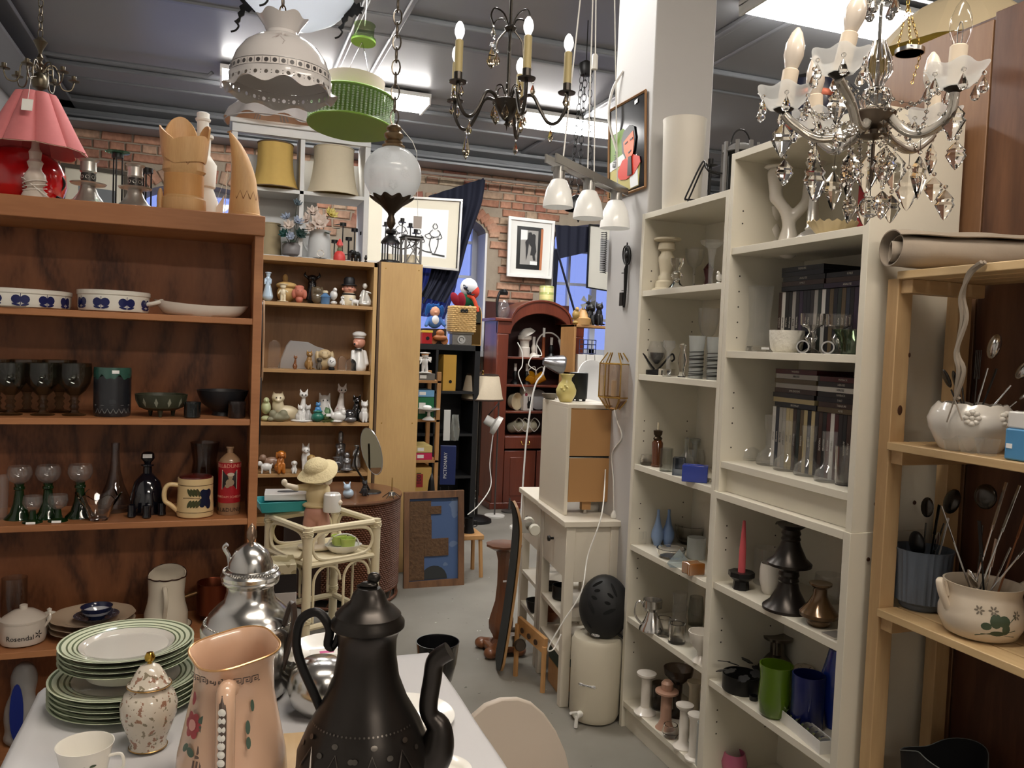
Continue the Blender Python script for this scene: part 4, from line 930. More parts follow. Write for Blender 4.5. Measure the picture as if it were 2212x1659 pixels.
t,s=figure('horned_warrior','tall black figurine with a horned helmet','figurine',unit('viking',[('c',(0,0,.08),(0,0,.5),.2,.15),('e',(0,0,.62),(.15,.14,.13)),('e',(0,0,.8),(.17,.17,.13)),('c',(-.16,0,.82),(-.26,0,.9),.05,.045),('c',(-.26,0,.9),(-.24,0,1.02),.045,.015),('c',(.16,0,.82),(.26,0,.9),.05,.045),('c',(.26,0,.9),(.24,0,1.02),.045,.015)],.07,42),mt((26,27,32),.2,coat=.6),673,5.38,z,70)
figure('owl_figurine','brown glass-winged owl figurine before the horned warrior','figurine',unit('owl',[('e',(0,0,.32),(.3,.24,.32)),('e',(0,-.02,.72),(.26,.22,.24)),('e',(-.24,.06,.6),(.1,.2,.36)),('e',(.24,.06,.6),(.1,.2,.36))],.12,32),mt((96,84,66),.2,coat=.5),685,5.26,z,38)
L0=S(702,5.25,z);t=thing('blue_figurine','small blue flask figurine with a white collar','figurine',L0);s=mpp(L0)
ob('body',lathe([(0,0),(9,0),(10,3),(10,13),(12,16),(6,22),(4,24)],20,s),mt((84,122,164),.3,coat=.3),t);ob('collar',lathe([(5,24),(6,25),(6,28),(4,30),(0,30)],16,s),CREAM,t)
figure('bird_figurine','white porcelain bird perched on a stump','figurine',bird(),PORC,721,5.25,z,37,.4)
L0=S(753,5.3,z);s=mpp(L0);SKIN=mt((214,152,130),.35,name='painted flesh',coat=.3)
t=thing('bowler_hat_jar','cream jar shaped as a man in a black bowler hat','jar',L0)
ob('body',lathe([(0,0),(15,0),(16,6),(15,22),(12,28),(0,28)],24,s),CREAM,t);ob('collar_stripe',lathe([(14,22),(15,24),(15,26),(13,27)],24,s),BLACK,t)
hd=ob('head',blob([('e',(0,0,37*s),(13*s,12*s,11*s)),('e',(0,-12*s,36*s),(3*s,3*s,2.6*s)),('e',(-13*s,0,36*s),(2.5*s,3*s,4*s)),('e',(13*s,0,36*s),(2.5*s,3*s,4*s))],.08,30),SKIN,t)
for e in(-5,5):ob('eye',ell((e*s,-11.4*s,40*s),1.2*s,8,6),BLACK,hd)
ob('hat',lathe([(0,44),(17,44),(16,46),(12,47),(12,58),(9,62),(0,63)],24,s),mt((20,20,24),.5),t)
figure('sleeping_lamb_figurine','tiny white lying animal figurine at the shelf edge','figurine',lamb(),PORC,765,5.22,z,17,0,None,wide=1.1)
figure('dancing_couple_figurine','white glazed seated couple figurine by the right side','figurine',unit('couple',[('e',(0,0,.1),(.26,.2,.1)),('c',(-.12,0,.2),(-.06,0,.6),.14,.09),('c',(.14,0,.2),(.06,0,.5),.13,.07),('e',(-.02,0,.84),(.1,.1,.12)),('c',(-.12,0,.6),(-.22,-.06,.4),.04,.035),('c',(.06,0,.62),(.22,-.06,.56),.04,.035)],.09,36),mt((206,204,198),.15,.2,coat=.6),788,5.25,z,50)
figure('white_dog_figurine','tiny white dog figurine below the bird','figurine',dog_sit(),PORC,739,5.23,z,20,.5)
z=FBZ[1]
L0=S(592,5.27,z);s=mpp(L0)
item('glass_paperweight','clear arched glass block at the left end of the second shelf','glass ornament',prism([(u*s,w*s)for u,w in[(-13,0),(13,0),(13,40)]+arcpts(0,48,13,0,pi,10)[1:-1]+[(-13,40)]],14*s,'y'),CRYS,L0,bev=.003)
L0=S(657,5.34,z);s=mpp(L0)
item('ice_sculpture','big clear glass iceberg sculpture with white price tag','glass ornament',X(prism([(u*s,w*s)for u,w in((-54,0),(48,0),(56,12),(54,36),(40,45),(22,50),(6,58),(-30,60),(-38,50),(-46,28),(-52,12))],22*s,'y'),(0,-11*s,0)),thin((238,242,245),.1,frost=.3),L0,bev=.004)
figure('brown_cat_figurine','slim reddish brown seated figurine before the glass iceberg','figurine',cat_tall(),mt((120,70,36),.25,coat=.5),637,5.23,z,31)
figure('gold_cat_figurine','golden brown glazed cat with curled tail','figurine',cat_sit(),GOLDG,667,5.24,z,42,.2,[(-.07,-.2,.82),(.07,-.2,.82)])
figure('tan_hound_figurine','tan hound head figurine with drooping ears','figurine',unit('hound',[('e',(0,0,.35),(.36,.26,.36)),('e',(0,-.06,.74),(.32,.24,.24)),('e',(-.36,0,.6),(.1,.18,.3)),('e',(.36,0,.6),(.1,.18,.3)),('e',(0,-.28,.62),(.14,.12,.1))],.12,32),mt((190,168,130),.4),700,5.3,z,44,0,[(-.12,-.27,.82),(.12,-.27,.82)])
figure('mouse_figurine','small grey-brown standing mouse figurine','figurine',dog_sit(),mt((92,80,66),.4),689,5.22,z,27)
L0=S(716,5.22,z);s=mpp(L0);t=thing('egg_figurine','white egg with a painted face on a black stand','figurine',L0);eg=[(3,6),(8,10),(9.5,17),(7,25),(0,30)]
ob('egg',lathe([(0,5)]+eg,22,s),PORC,t);ob('stand',lathe([(6,0),(7,2),(6,6),(4,7)],14,s),BLACK,t)
ob('painted_face',decal(eg,s,stroke([(-4,20),(0,16),(4,20)],.7)+stroke([(-3,22),(-1,20)],.7),face(L0),.3),BLACK,t,kind='stuff')
for px,w,h,lb in((739,9,31,'small arched glass paperweight beside the egg'),(758,11,26,'round glass paperweight before the chef bottle')):
    L0=S(px,5.22,z);s=mpp(L0)
    item('glass_paperweight',lb,'glass ornament',prism([(u*s,v*s)for u,v in[(-w,0),(w,0)]+arcpts(0,h-w,w,0,pi,12)],9*s,'y'),CRYS,L0,bev=.003)
L0=S(774,5.28,z);s=mpp(L0);t=thing('chef_bottle','ceramic chef bottle with white cap and black bow tie','bottle',L0)
ob('coat',blob([('c',(0,0,8*s),(0,0,40*s),17*s,10*s),('c',(12*s,2*s,40*s),(16*s,-4*s,16*s),5*s,6*s),('c',(-12*s,0,40*s),(-14*s,-8*s,20*s),5*s,5*s)],.1,34),PORC,t)
hd=ob('head',blob([('e',(0,0,61*s),(13*s,12*s,12*s)),('e',(-9*s,-9*s,57*s),(5*s,5*s,5*s))],.1,28),SKIN,t);ob('spout_hole',ell((-11.5*s,-12.5*s,57*s),(2.6*s,2*s,2.8*s),10,6),BLACK,hd)
ob('bow_tie',X(prism([(-7*s,-3*s),(0,-1*s),(7*s,-3*s),(7*s,3*s),(0,1*s),(-7*s,3*s)],3*s,'y'),(-3*s,-13*s,46*s)),BLACK,t);ob('cap',lathe([(0,70),(12,70),(13,74),(15,76),(15,80),(9,84),(0,85)],24,s),PORC,t)
z=FBZ[2]
figure('cream_cat','large cream ceramic cat lying with a neck ruffle','figurine',cat_lie(),mt((214,200,168),.3,coat=.4),612,5.33,z,62,0,[(-.27,-.29,.8),(-.13,-.29,.8)])
figure('stone_hound','grey-green stone dog lying at the front','figurine',unit('lyingdog',[('e',(0,0,.35),(.8,.4,.36)),('e',(-.5,-.1,.6),(.3,.3,.34)),('e',(.3,-.1,.6),(.35,.3,.36)),('e',(-.7,-.2,.2),(.25,.2,.18))],.12,34),mt((136,132,108),.6,noise=.1),603,5.24,z,26)
t,s=figure('cat_family','slender white cat with long neck above two kittens','figurine',cat_tall(),PORC,653,5.27,z,70,0,CT)
ob('kitten',X(cat_sit(),(-.09*s,-.12*s,0),(0,0,.4),s*.55),PORC,t);ob('kitten',X(cat_sit(),(.16*s,-.1*s,0),(0,0,-.5),s*.55),mt((190,188,186),.2,coat=.5),t);ob('plinth',lathe([(.34,0),(.36,.03),(.3,.06),(0,.07)],24,s),PORC,t)
figure('smiling_cat','chunky white smiling cat in the back row','figurine',unit('chunkycat',[('c',(0,0,.2),(0,0,.7),.26,.24),('c',(-.16,0,.84),(-.2,0,1.),.07,.03),('c',(.16,0,.84),(.2,0,1.),.07,.03)],.1,32),PORC,700,5.38,z,58,0,[(-.08,-.25,.74),(.08,-.25,.74)])
t,s=figure('blue_frog','blue and green ceramic frog vase','figurine',unit('frogbase',[('e',(0,0,.4),(.5,.45,.4)),('e',(0,0,.85),(.38,.34,.16))],.12,30),mt((40,110,92),.3,coat=.4),686,5.23,z,27);ob('head',X(frog(),(0,-.02*s,.8*s),(0,0,0),s*.8),mt((72,134,190),.3,coat=.4),t)
t,s=figure('green_glass_frog','bright green glass frog bottle with a tag','figurine',frog(),thin((70,175,60),.5),708,5.22,z,33);ob('price_sticker',X(box(-5,0,-3,5,.6,3),(0,-.34*s,.5*s),sc=s/33),TAGW,t)
t,s=figure('tall_spotted_cat','tall white cat with floral spots and tilted head','figurine',cat_tall(),spots((214,206,200),[(176,110,118)],70,.66),735,5.35,z,80,.2,CT)
figure('curled_fish','white porcelain fish with raised tail in front','figurine',unit('fish',[('e',(.1,0,.3),(.36,.2,.26)),('c',(-.2,0,.3),(-.42,0,.95),.12,.03),('e',(.3,-.06,.5),(.14,.14,.16)),('e',(0,0,.06),(.3,.2,.06))],.1,34),PORC,727,5.21,z,42)
t,s=figure('glass_egg','smoky dark glass egg beside the black cat','glass ornament',unit('egg2',[('e',(0,0,.5),(.5,.45,.5))],.1,24),mt((50,48,50),.06,.2,coat=1.),755,5.27,z,27)
figure('pewter_mouse','small pewter mouse at the front edge','figurine',unit('mousy',[('e',(0,0,.45),(.8,.5,.45)),('c',(-.6,0,.4),(-1.0,0,.3),.28,.06)],.1,26),SILV,758,5.205,z,13)
figure('black_cat','glossy black seated cat beside the plain white cat','figurine',cat_sit(),mt((14,14,15),.1,coat=1.),769,5.3,z,58,.2)
figure('white_cat','plain white seated cat at the right end of the shelf','figurine',cat_sit(),PORC,786,5.23,z,49)
figure('patterned_duck','green and white ornament at the left end of the cat shelf','figurine',bird(),mt((190,196,150),.3),574,5.26,z,52)
z=FBZ[3]
figure('white_lamb','white lamb figurine at the left of the dog shelf','figurine',lamb(),PORC,572,5.22,z,28)
figure('brown_spaniel','pale brown spaniel figurine behind the white lamb','figurine',lamb(),mt((150,122,104),.3,coat=.4),582,5.32,z,37)
figure('amber_dog','amber glass dog sitting upright','figurine',dog_sit(),mt((190,112,36),.1,.25,coat=1.),605,5.23,z,50,.2)
figure('small_poodle','small white poodle figurine in the middle front','figurine',dog_sit(),PORC,635,5.22,z,28)
figure('white_terrier','white terrier figurine with pricked ears','figurine',dog_prick(),PORC,664,5.32,z,60,0,[(-.13,-.19,.76),(-.03,-.19,.76)])
t,s=figure('brown_puppy','brown and gold puppy with a dark head','figurine',dog_sit(),mt((172,140,84),.3,coat=.4),671,5.23,z,40)
figure('pewter_mother','tall pewter nun figurine holding a child','figurine',unit('nun',[('c',(0,0,.06),(0,0,.6),.15,.11),('e',(0,-.01,.78),(.075,.075,.08)),('c',(0,.0,.84),(0,0,.96),.07,.07),('c',(-.11,0,.62),(-.06,-.14,.4),.04,.04),('c',(.11,0,.62),(.06,-.14,.4),.04,.04),('e',(.02,-.15,.45),(.06,.06,.07))],.08,42),SILV,734,5.34,z,84)
figure('pewter_friar','short kneeling pewter friar in front','figurine',unit('friar',[('c',(0,0,.15),(0,0,.55),.24,.18),('e',(0,-.02,.82),(.15,.15,.17)),('c',(-.18,0,.56),(-.05,-.2,.45),.07,.06),('c',(.18,0,.56),(.05,-.2,.45),.07,.06),('e',(0,-.05,.07),(.34,.28,.08))],.09,34),SILV,748,5.23,z,44)
figure('pewter_child','small pewter child figurine at the left of the friar','figurine',child(),SILV,726,5.24,z,34)
figure('pewter_girl','pewter girl figurine beside the oval mirror','figurine',lady(),mt((150,150,150),.25,.7),769,5.3,z,56)
z=FBZ[4]
for px,h,mt_,lb in((760,46,SILV,'dim grey figurine on the lowest seen shelf'),(640,30,BLACK,'dark cat ornament on the lowest seen shelf')):figure('ornament',lb,'figurine',cat_sit(),mt_,px,5.3,z,h)
# ================================================================== on top of the oak bookcase (z 2.0)
z=2.0
L0=S(692,5.24,z);s=mpp(L0);t=thing('magnifying_glass','small magnifying glass on a stand atop the oak bookcase','magnifying glass',L0)
ob('lens_ring',tube([(7*s*cos(a),0,(13+7*sin(a))*s)for a in[i*pi/10 for i in range(20)]],.8*s,6,True),STEEL,t);ob('foot',lathe([(6,0),(4,3),(1.5,5),(1.5,6)],14,s),STEEL,t);ob('lens',X(lathe([(6.8,0),(6.8,.6)],18,s),(0,0,13*s),(pi/2,0,0)),CLEAR,t)
L0=S(733,5.24,z);s=mpp(L0);REDW=mt((196,62,58),.45,name='red painted wood')
t=thing('wooden_gnome','red wooden gnome with a pointed cap atop the oak bookcase','figurine',L0)
ob('body',lathe([(0,0),(13,0),(13,8),(10,17),(5,21),(0,21)],22,s),REDW,t);ob('scarf',lathe([(5,20),(5.5,24),(4.5,28)],16,s),mt((88,98,70),.6),t);ob('head',ell((0,0,33*s),5.4*s,14,9),SKIN,t);ob('cap',lathe([(0,33),(7.5,34),(6,39),(2,46),(0,48)],18,s,wob=lambda a,r,zz:(r,zz+(2*sin(a)if zz<36 else 0))),REDW,t)
figure('elephant_figurine','small black elephant figurine atop the oak bookcase','figurine',unit('elephant',[('e',(0,.1,.6),(.36,.5,.36)),('e',(0,-.42,.74),(.26,.24,.26)),('c',(0,-.62,.6),(0,-.72,.1),.1,.05),('c',(-.2,-.2,.4),(-.2,-.2,.05),.12,.11),('c',(.2,-.2,.4),(.2,-.2,.05),.12,.11),('c',(-.2,.4,.4),(-.2,.4,.05),.12,.11),('c',(.2,.4,.4),(.2,.4,.05),.12,.11),('e',(-.26,-.36,.76),(.06,.18,.2)),('e',(.26,-.36,.76),(.06,.18,.2))],.1,36),BLACK,767,5.24,z,25,-.9)
figure('penguin_figurine','tiny black figurine at the corner of the oak bookcase','figurine',bird(),BLACK,790,5.23,z,16)
z=2.01
L0=S(842,5.3,z);s=mpp(L0);t=thing('lantern','round black iron lantern on the oak end panel','lantern',L0)
ob('base',lathe([(0,0),(23,0),(23,3),(20,7),(0,8)],12,s),BLACKM,t)
for q in range(6):ob('post',tube([(17*s*cos(q*pi/3),17*s*sin(q*pi/3),6*s),(17*s*cos(q*pi/3),17*s*sin(q*pi/3),44*s)],1.6*s,6),BLACKM,t)
ob('glass',lathe([(15,8),(15,42)],12,s),CLEAR,t);ob('roof',lathe([(0,43),(21,43),(20,47),(12,58),(5,62),(0,62)],12,s),BLACKM,t);ob('cap',lathe([(4,61),(11,65),(12,70),(8,75),(0,77)],12,s),BLACKM,t);ob('candle',lathe([(6,8),(6,20),(0,21)],14,s),CREAM,t)
L0=S(886,5.3,z);s=mpp(L0);GRW=mt((112,110,108),.6,name='grey painted wood');t=thing('lantern','grey square wooden lantern with crossed bars','lantern',L0,.1)
for a in(-1,1):
    for b in(-1,1):ob('post',cbox(a*17*s,b*17*s,29*s,4*s,4*s,58*s),GRW,t)
for zz in(2,57):ob('frame',J(*[cbox(0,b*17*s,zz*s,36*s,4*s,4*s)for b in(-1,1)]+[cbox(a*17*s,0,zz*s,4*s,36*s,4*s)for a in(-1,1)]),GRW,t,kind='stuff')
for b in(-17,):
    for q in(-1,1):ob('cross_bar',tube([(-q*15*s,b*s,5*s),(q*15*s,b*s,54*s)],1.1*s,6),GRW,t)
ob('top_plate',cbox(0,0,60*s,42*s,42*s,2*s),BLACKM,t);ob('candle',lathe([(10,4),(10,22),(0,22)],16,s),CREAM,t)
L0=S(866,5.46,z);s=mpp(L0);t=thing('candelabra','black multi-armed candle holder behind the two lanterns','candelabra',L0)
ob('base',lathe([(0,0),(16,0),(16,2),(3,4),(2,40),(0,40)],16,s),BLACKM,t)
for x,h in((-35,84),(0,95),(18,86),(30,74)):
    a=ob('arm',tube(spline([(0,0,38*s),(x*.7*s,0,44*s),(x*s,0,56*s),(x*s,0,h*s)]),1.2*s,6),BLACKM,t);ob('cup',X(lathe([(8,0),(8,1),(4.5,1.5),(4.5,9),(3.6,9),(3.6,3),(0,3)],14,s),(x*s,0,h*s)),BLACKM,a)
# ================================================================== lampshades and flowers in the white unit
def shade(name,label,px,y,z,prof,mat,inner,n=48,wob=None,extra=None):
    L0=S(px,y,z);s=mpp(L0);t=thing(name,label,'lampshade',L0)
    ob('fabric',shell(prof,1.0,n=n,s=s,wob=wob),mat,t,sharp=25);ob('lining',lathe([(r-1.5,zz)for r,zz in prof],n,s,wob=wob,cap=False),inner,t)
    for r,zz in(prof[0],prof[-1]):ob('trim',tube([(r*s*cos(a),r*s*sin(a),zz*s)for a in[i*pi/20 for i in range(40)]],1.4*s,6,True),extra or mat,t)
    return t,s
GOLDF=mt((196,164,92),.8,name='gold silk',noise=.05,ns=40);CRF=mt((198,186,160),.85,name='cream silk',noise=.04,ns=40);LINY=mt((226,196,120),.8,name='yellow lining')
z=2.481
oct_=lambda a,r,zz:(r*(1-.035*(1-abs(cos(4*a)))),zz)
shade('lampshade','gold panelled lampshade with brown braid trim',593,5.72,z,[(52,2),(46,14),(40,34),(37,60),(37,98)],GOLDF,LINY,48,oct_,mt((104,84,62),.8))
shade('lampshade','cream bell-shaped lampshade beside the gold one',719,5.72,z,[(56,1),(50,18),(45,44),(42,70),(42,100)],CRF,LINY)
shade('lampshade','plain beige lampshade low behind the flowers',583,5.78,2.046,[(24,0),(22,30),(20,70)],mt((168,152,120),.85),LINY)
shade('lampshade','wide drooping cream lampshade on top of the white unit',588,5.76,2.901,[(98,4),(88,24),(62,52),(34,66)],mt((196,188,184),.8,name='pale fabric'),mt((232,196,166),.8,name='peach lining'),72,lambda a,r,zz:(r*(1+.03*sin(8*a)),zz+(5*sin(8*a)if zz<30 else 0)))
def petals(n,r,rs,mat,s,par,cup=.5,zc=0):
    for i in range(n):
        a=i*2*pi/n+r
        g=sheet(lambda u,v:((v*rs)*s,(u-.5)*rs*1.1*sin(pi*min(1,.15+v*.9))*s,(cup*v*v*rs+2*(1-(2*u-1)**2))*s),4,4,.4*s)
        ob('petal',X(g,(0,0,zc*s),(0,0,a)),mat,par,sharp=80)
PKB=mt((206,190,178),.7,name='faded pink petals');YEL=mt((206,190,110),.7,name='pale yellow petals');BLF=mt((150,160,178),.7,name='blue petals');LEAF=mt((58,70,58),.6,name='dark leaves')
def bouquet(label,px,y,z,pot,potmat,fl,lv,name='vase_of_flowers'):
    L0=S(px,y,z);s=mpp(L0);t=thing(name,label,'flower vase',L0)
    ob('vase',vessel(pot,1.6,n=28,s=s),potmat,t);top=pot[-1][1]
    for x,yy,zz,r,m,tl,az in fl:
        h=ob('flower',lathe([(0,0),(r*.28,1),(r*.2,r*.3),(0,r*.35)],10,s),m,t,(x*s,yy*s,zz*s),(tl,0,az));petals(7,0,r,m,s,h,.6);petals(5,.4,r*.6,m,s,h,1.1,1)
        ob('stem',tube([(x*.2*s,yy*.2*s,(top-4)*s),(x*.8*s,yy*.8*s,(zz-3)*s)],.7*s,5),LEAF,t)
    for x,yy,zz,r,az,tl in lv:ob('leaf',X(sheet(lambda u,v:((u-.5)*r*1.0*sin(pi*min(.98,.05+v))*s,-v*r*1.6*s,(.3*v*v*r)*s),3,6,.3*s),(x*s,yy*s,zz*s),(tl,0,az)),LEAF,t,sharp=80)
    return t,s
t,s=bouquet('white jug of faded roses between the white uprights',689,5.68,2.046,[(24,0),(25,4),(23,40),(21,54),(24,60)],mt((196,198,198),.4),[(-4,-24,74,20,PKB,1.2,0),(-30,-14,78,15,PKB,1.0,-.7),(20,-12,94,15,YEL,.9,.5),(-16,-10,96,14,PKB,.9,-.2),(-20,-22,62,12,PKB,1.3,-.5)],[(24,-14,66,14,.8,.2),(28,-10,74,12,1.2,0),(-26,-16,58,12,-.8,.2),(10,-20,56,12,.3,.5)])
ob('handle',tube(spline([(-22*s,0,50*s),(-36*s,0,44*s),(-30*s,0,24*s),(-22*s,0,14*s)]),2.4*s,7),mt((196,198,198),.4),t)
bouquet('grey pot of mixed blue and green silk flowers at the left',630,5.66,2.046,[(16,0),(20,4),(21,22),(17,28)],mt((120,116,116),.4),[(-8,-16,62,13,PKB,1.0,-.2),(10,-12,74,12,BLF,1.0,.3),(-14,-10,80,11,BLF,.8,-.5),(8,-10,112,10,mt((84,98,106),.6),.9,.2),(-18,-18,44,11,mt((30,70,66),.5),1.2,-.4),(14,-18,46,13,mt((34,56,52),.5),1.2,.4),(-6,-22,40,10,BLF,1.3,0)],[(16,-10,54,13,.9,.2),(-18,-12,60,12,-.9,.1),(0,-18,34,12,0,.6),(-14,-14,30,10,-.5,.5)])
L0=S(752,5.7,2.046);s=mpp(L0);t=thing('candelabra','black tubular candelabra with cup holders in the white unit','candelabra',L0)
ob('stem',tube([(0,0,0),(0,0,50*s)],1.8*s,8),BLACKM,t);ob('foot',lathe([(0,0),(14,0),(14,2),(0,3)],16,s),BLACKM,t)
for x,h,b in((-30,36,2),(-13,74,14),(0,44,30),(12,64,14),(30,58,2)):
    a=ob('arm',tube(spline([(0,0,b*s),(x*.8*s,0,b*s),(x*s,0,(b+8)*s),(x*s,0,h*s)]),1.3*s,7),BLACKM,t);ob('cup',X(lathe([(0,0),(7,0),(7,7),(6,7),(6,2),(0,2)],14,s),(x*s,0,h*s)),BLACKM,a)
# ================================================================== hanging lamps
RZ=math.atan2(right.y,right.x)
def chain(parent,p0,p1,link,r,mat,name='chain_link'):
    p0,p1=V(p0),V(p1);d=p1-p0;n=max(1,int(d.length/(link*.78)));q=d.to_track_quat('Z','Y').to_euler()
    g=tube([(link*.26*cos(a),0,link*.5*sin(a))for a in[i*pi/6 for i in range(12)]],r,5,True);me=None
    for i in range(n):
        p=p0+d*((i+.5)/n);e=Euler(q);m=e.to_matrix()@Euler((0,0,pi/2*(i%2))).to_matrix()
        o=ob(name,g if me is None else me,mat,parent,p);o.rotation_euler=m.to_euler();me=o.data
def holes_mat(c,n,zc,r,rad_,z2=None):
    m,N,L,B=base('pierced glaze');B.inputs['Base Color'].default_value=lin(c);B.inputs['Roughness'].default_value=.18;B.inputs['Coat Weight'].default_value=.5
    tc=N.new('ShaderNodeTexCoord');sp=N.new('ShaderNodeSeparateXYZ');L.new(tc.outputs['Object'],sp.inputs[0])
    def M_(op,a,b=None,c_=None):
        k=N.new('ShaderNodeMath');k.operation=op
        for i,v in enumerate((a,b,c_)):
            if v is None:continue
            if isinstance(v,(int,float)):k.inputs[i].default_value=v
            else:L.new(v,k.inputs[i])
        return k.outputs[0]
    an=M_('ARCTAN2',sp.outputs['Y'],sp.outputs['X']);u=M_('MULTIPLY',M_('SUBTRACT',M_('FRACT',M_('MULTIPLY',an,n/(2*pi))),.5),2*pi*r/n)
    w=M_('SUBTRACT',sp.outputs['Z'],zc);d=M_('SQRT',M_('ADD',M_('MULTIPLY',u,u),M_('MULTIPLY',w,w)));big=M_('LESS_THAN',d,rad_)
    u2=M_('SUBTRACT',M_('ABSOLUTE',u),pi*r/n);w2=M_('SUBTRACT',M_('ABSOLUTE',w),rad_*.7);d2=M_('SQRT',M_('ADD',M_('MULTIPLY',u2,u2),M_('MULTIPLY',w2,w2)));sm=M_('LESS_THAN',d2,rad_*.3)
    tr=N.new('ShaderNodeBsdfTransparent');mx=N.new('ShaderNodeMixShader');L.new(M_('MAXIMUM',big,sm),mx.inputs[0]);L.new(B.outputs[0],mx.inputs[1]);L.new(tr.outputs[0],mx.inputs[2]);L.new(mx.outputs[0],N['Material Output'].inputs['Surface'])
    return m
L0=at(606,204,y=2.5);s=mpp(L0);CER=mt((194,190,188),.15,name='greyish white ceramic',coat=.6)
t=thing('ceramic_pendant_lamp','big white ceramic pendant lamp with pierced ruffled skirt','pendant lamp',L0,RZ)
ruf=lambda a,r,zz:(r*(1+(.035 if zz<8 else.01)*sin(9*a)),zz+(6*sin(9*a)if zz<8 else 0))
ob('skirt',shell([(117,0),(108,8),(106,20),(107,30)],1.5,n=108,s=s,wob=ruf),holes_mat((194,190,188),30,15*s,107*s,4.2*s),t)
dome=[(106,30),(104,48),(95,74),(78,98),(56,114),(36,123)]
ob('dome',shell(dome,2,n=64,s=s),CER,t)
b=ob('painted_band',lathe([(106.2,31),(105.0,46)],64,s,cap=False),mt((206,200,196),.2,coat=.5),t)
BGR=mt((66,62,62),.3,name='grey print')
ob('band_line',J(lathe([(106.5,30),(106.5,31.4)],64,s,cap=False),lathe([(105.4,46),(105.2,47.2)],64,s,cap=False)),BGR,b,kind='stuff')
ob('band_motif',decal([(106,30),(105,48)],s,[sh for i in range(-9,10)for sh in(oval(i*17,38.5,4.6,4.6),rect(i*17+8,33,i*17+9,44))],-pi/2,.6),BGR,b,kind='stuff')
ob('flower_print',decal(dome,s,[oval(20+9*cos(a),100+6*sin(a),6,1.4,8,a)for a in(0,.8,1.9,2.8,4)]+stroke([(20,96),(30,84),(27,76)],.7)+stroke([(14,97),(4,90)],.6),-pi/2,.5),mt((150,140,136),.3),t,kind='stuff')
ob('collar',shell([(36,122),(33,130),(38,142),(48,156),(52,162)],1.6,n=72,s=s,wob=lambda a,r,zz:(r*(1+(.05*sin(6*a)if zz>145 else 0)),zz+(4*sin(6*a)if zz>145 else 0))),CER,t)
chain(t,(0,0,126*s),(0,0,3.4-L0.z),.034,.0022,BRONZE);ob('socket',lathe([(0,70),(14,70),(14,104),(6,124),(0,126)],16,s),mt((70,60,52),.5),t)
L0=at(640,62,y=3.25);s=mpp(L0)
t=thing('dragon_bowl_lamp','white ribbed glass bowl lamp carried by black iron dragons','pendant lamp',L0,RZ)
ob('bowl',vessel([(10,0),(46,8),(86,30),(112,56),(120,70)],2,1,n=96,s=s,wob=lambda a,r,zz:(r*(1+.008*sin(48*a)*(40<r<115)),zz)),thin((196,200,206),.2,frost=.8),t)
drg=[(0,0),(10,10),(6,22),(14,30),(10,40),(20,48),(12,56),(22,62),(34,58),(40,68),(48,60),(58,66),(60,54),(70,52),(64,42),(66,34),(56,36),(50,28),(44,34),(36,26),(26,30),(24,18),(16,12),(14,0),(6,-8)]
for a,lb in((2.9,0),(.35,0),(4.7,0)):
    d=ob('dragon',X(prism([(u*s*.8,w*s*.8)for u,w in drg],.006,'y'),(112*s*cos(a)+(-30*s if a>2 else-20*s),118*s*sin(a)-.02,18*s),(0,0,.15 if a>2 else-.15)),BLACKM,t)
    ob('tail',tube(spline([(0,0,0),(8*s,0,-10*s),(2*s,0,-20*s),(-8*s,0,-24*s)]),[2.2*s]*19,6),BLACKM,d,(112*s*cos(a)+(-30*s if a>2 else-20*s),118*s*sin(a)-.02,18*s),(0,0,.15 if a>2 else-.15))
for a in(2.9,.35,4.7):ob('wire',tube([(112*s*cos(a),112*s*sin(a),64*s),(0,0,3.4-L0.z)],.0012,5),STEEL,t)
L0=at(757,276,y=3.55);s=mpp(L0);GRN=mt((116,154,58),.35,name='lime green acrylic',sss=0)
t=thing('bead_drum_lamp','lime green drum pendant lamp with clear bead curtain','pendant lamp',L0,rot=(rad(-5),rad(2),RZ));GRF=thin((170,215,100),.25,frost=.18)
ob('bottom_disc',lathe([(0,0),(92,0),(93,2),(92,4),(0,4)],64,s),GRN,t);ob('top_disc',lathe([(0,62),(92,62),(93,64),(92,66),(0,66)],64,s),GRN,t)
BEAD=thin((226,240,220),.15,gloss=.02,frost=.28)
bg=J(*[ell((0,0,(6+i*5.1)*s),(2.6*s,2.6*s,2.5*s),6,4)for i in range(11)]);me=None
for i in range(60):
    a=i*2*pi/60;o=ob('bead_string',bg if me is None else me,BEAD,t,(90*s*cos(a),90*s*sin(a),0),kind='stuff');me=o.data
ob('inner_shade',lathe([(62,66),(66,104),(64,104),(60,66)],40,s),mt((206,190,184),.7),t);ob('painted_reflection',lathe([(87,46),(87,61)],48,s,cap=False),GRF,t)  # thin tinted band paints in the green reflection on the upper beads
ob('canopy',X(lathe([(0,0),(27,0),(27,5),(22,6),(22,34),(24,36),(0,36)],28,s),(6*s,30*s,206*s)),thin((170,210,110),.4),t);ob('canopy_disc',X(lathe([(0,0),(27,0),(27,5),(0,5)],28,s),(6*s,30*s,202*s)),GRN,t)
for x in(-12,14):ob('wire',tube(spline([(x*s,20*s,66*s),(x*1.6*s,22*s,130*s),(4*s,28*s,204*s)]),.8*s,5),STEEL,t)
ob('suspension',tube([(6*s,30*s,240*s),(6*s,30*s,3.4-L0.z-.03)],.002,5),STEEL,t)
L0=at(848,378,y=2.75);s=mpp(L0)
t=thing('globe_lamp','etched frosted glass globe lamp on a bronze chain','pendant lamp',L0,RZ)
m=thin((232,236,238),.1,frost=.62,gloss=.08)
ob('globe',lathe([(22 if abs(zz)>56 else math.sqrt(max(0,62**2-zz**2)),zz)for zz in[-57+i*6 for i in range(20)]],44,s),m,t)
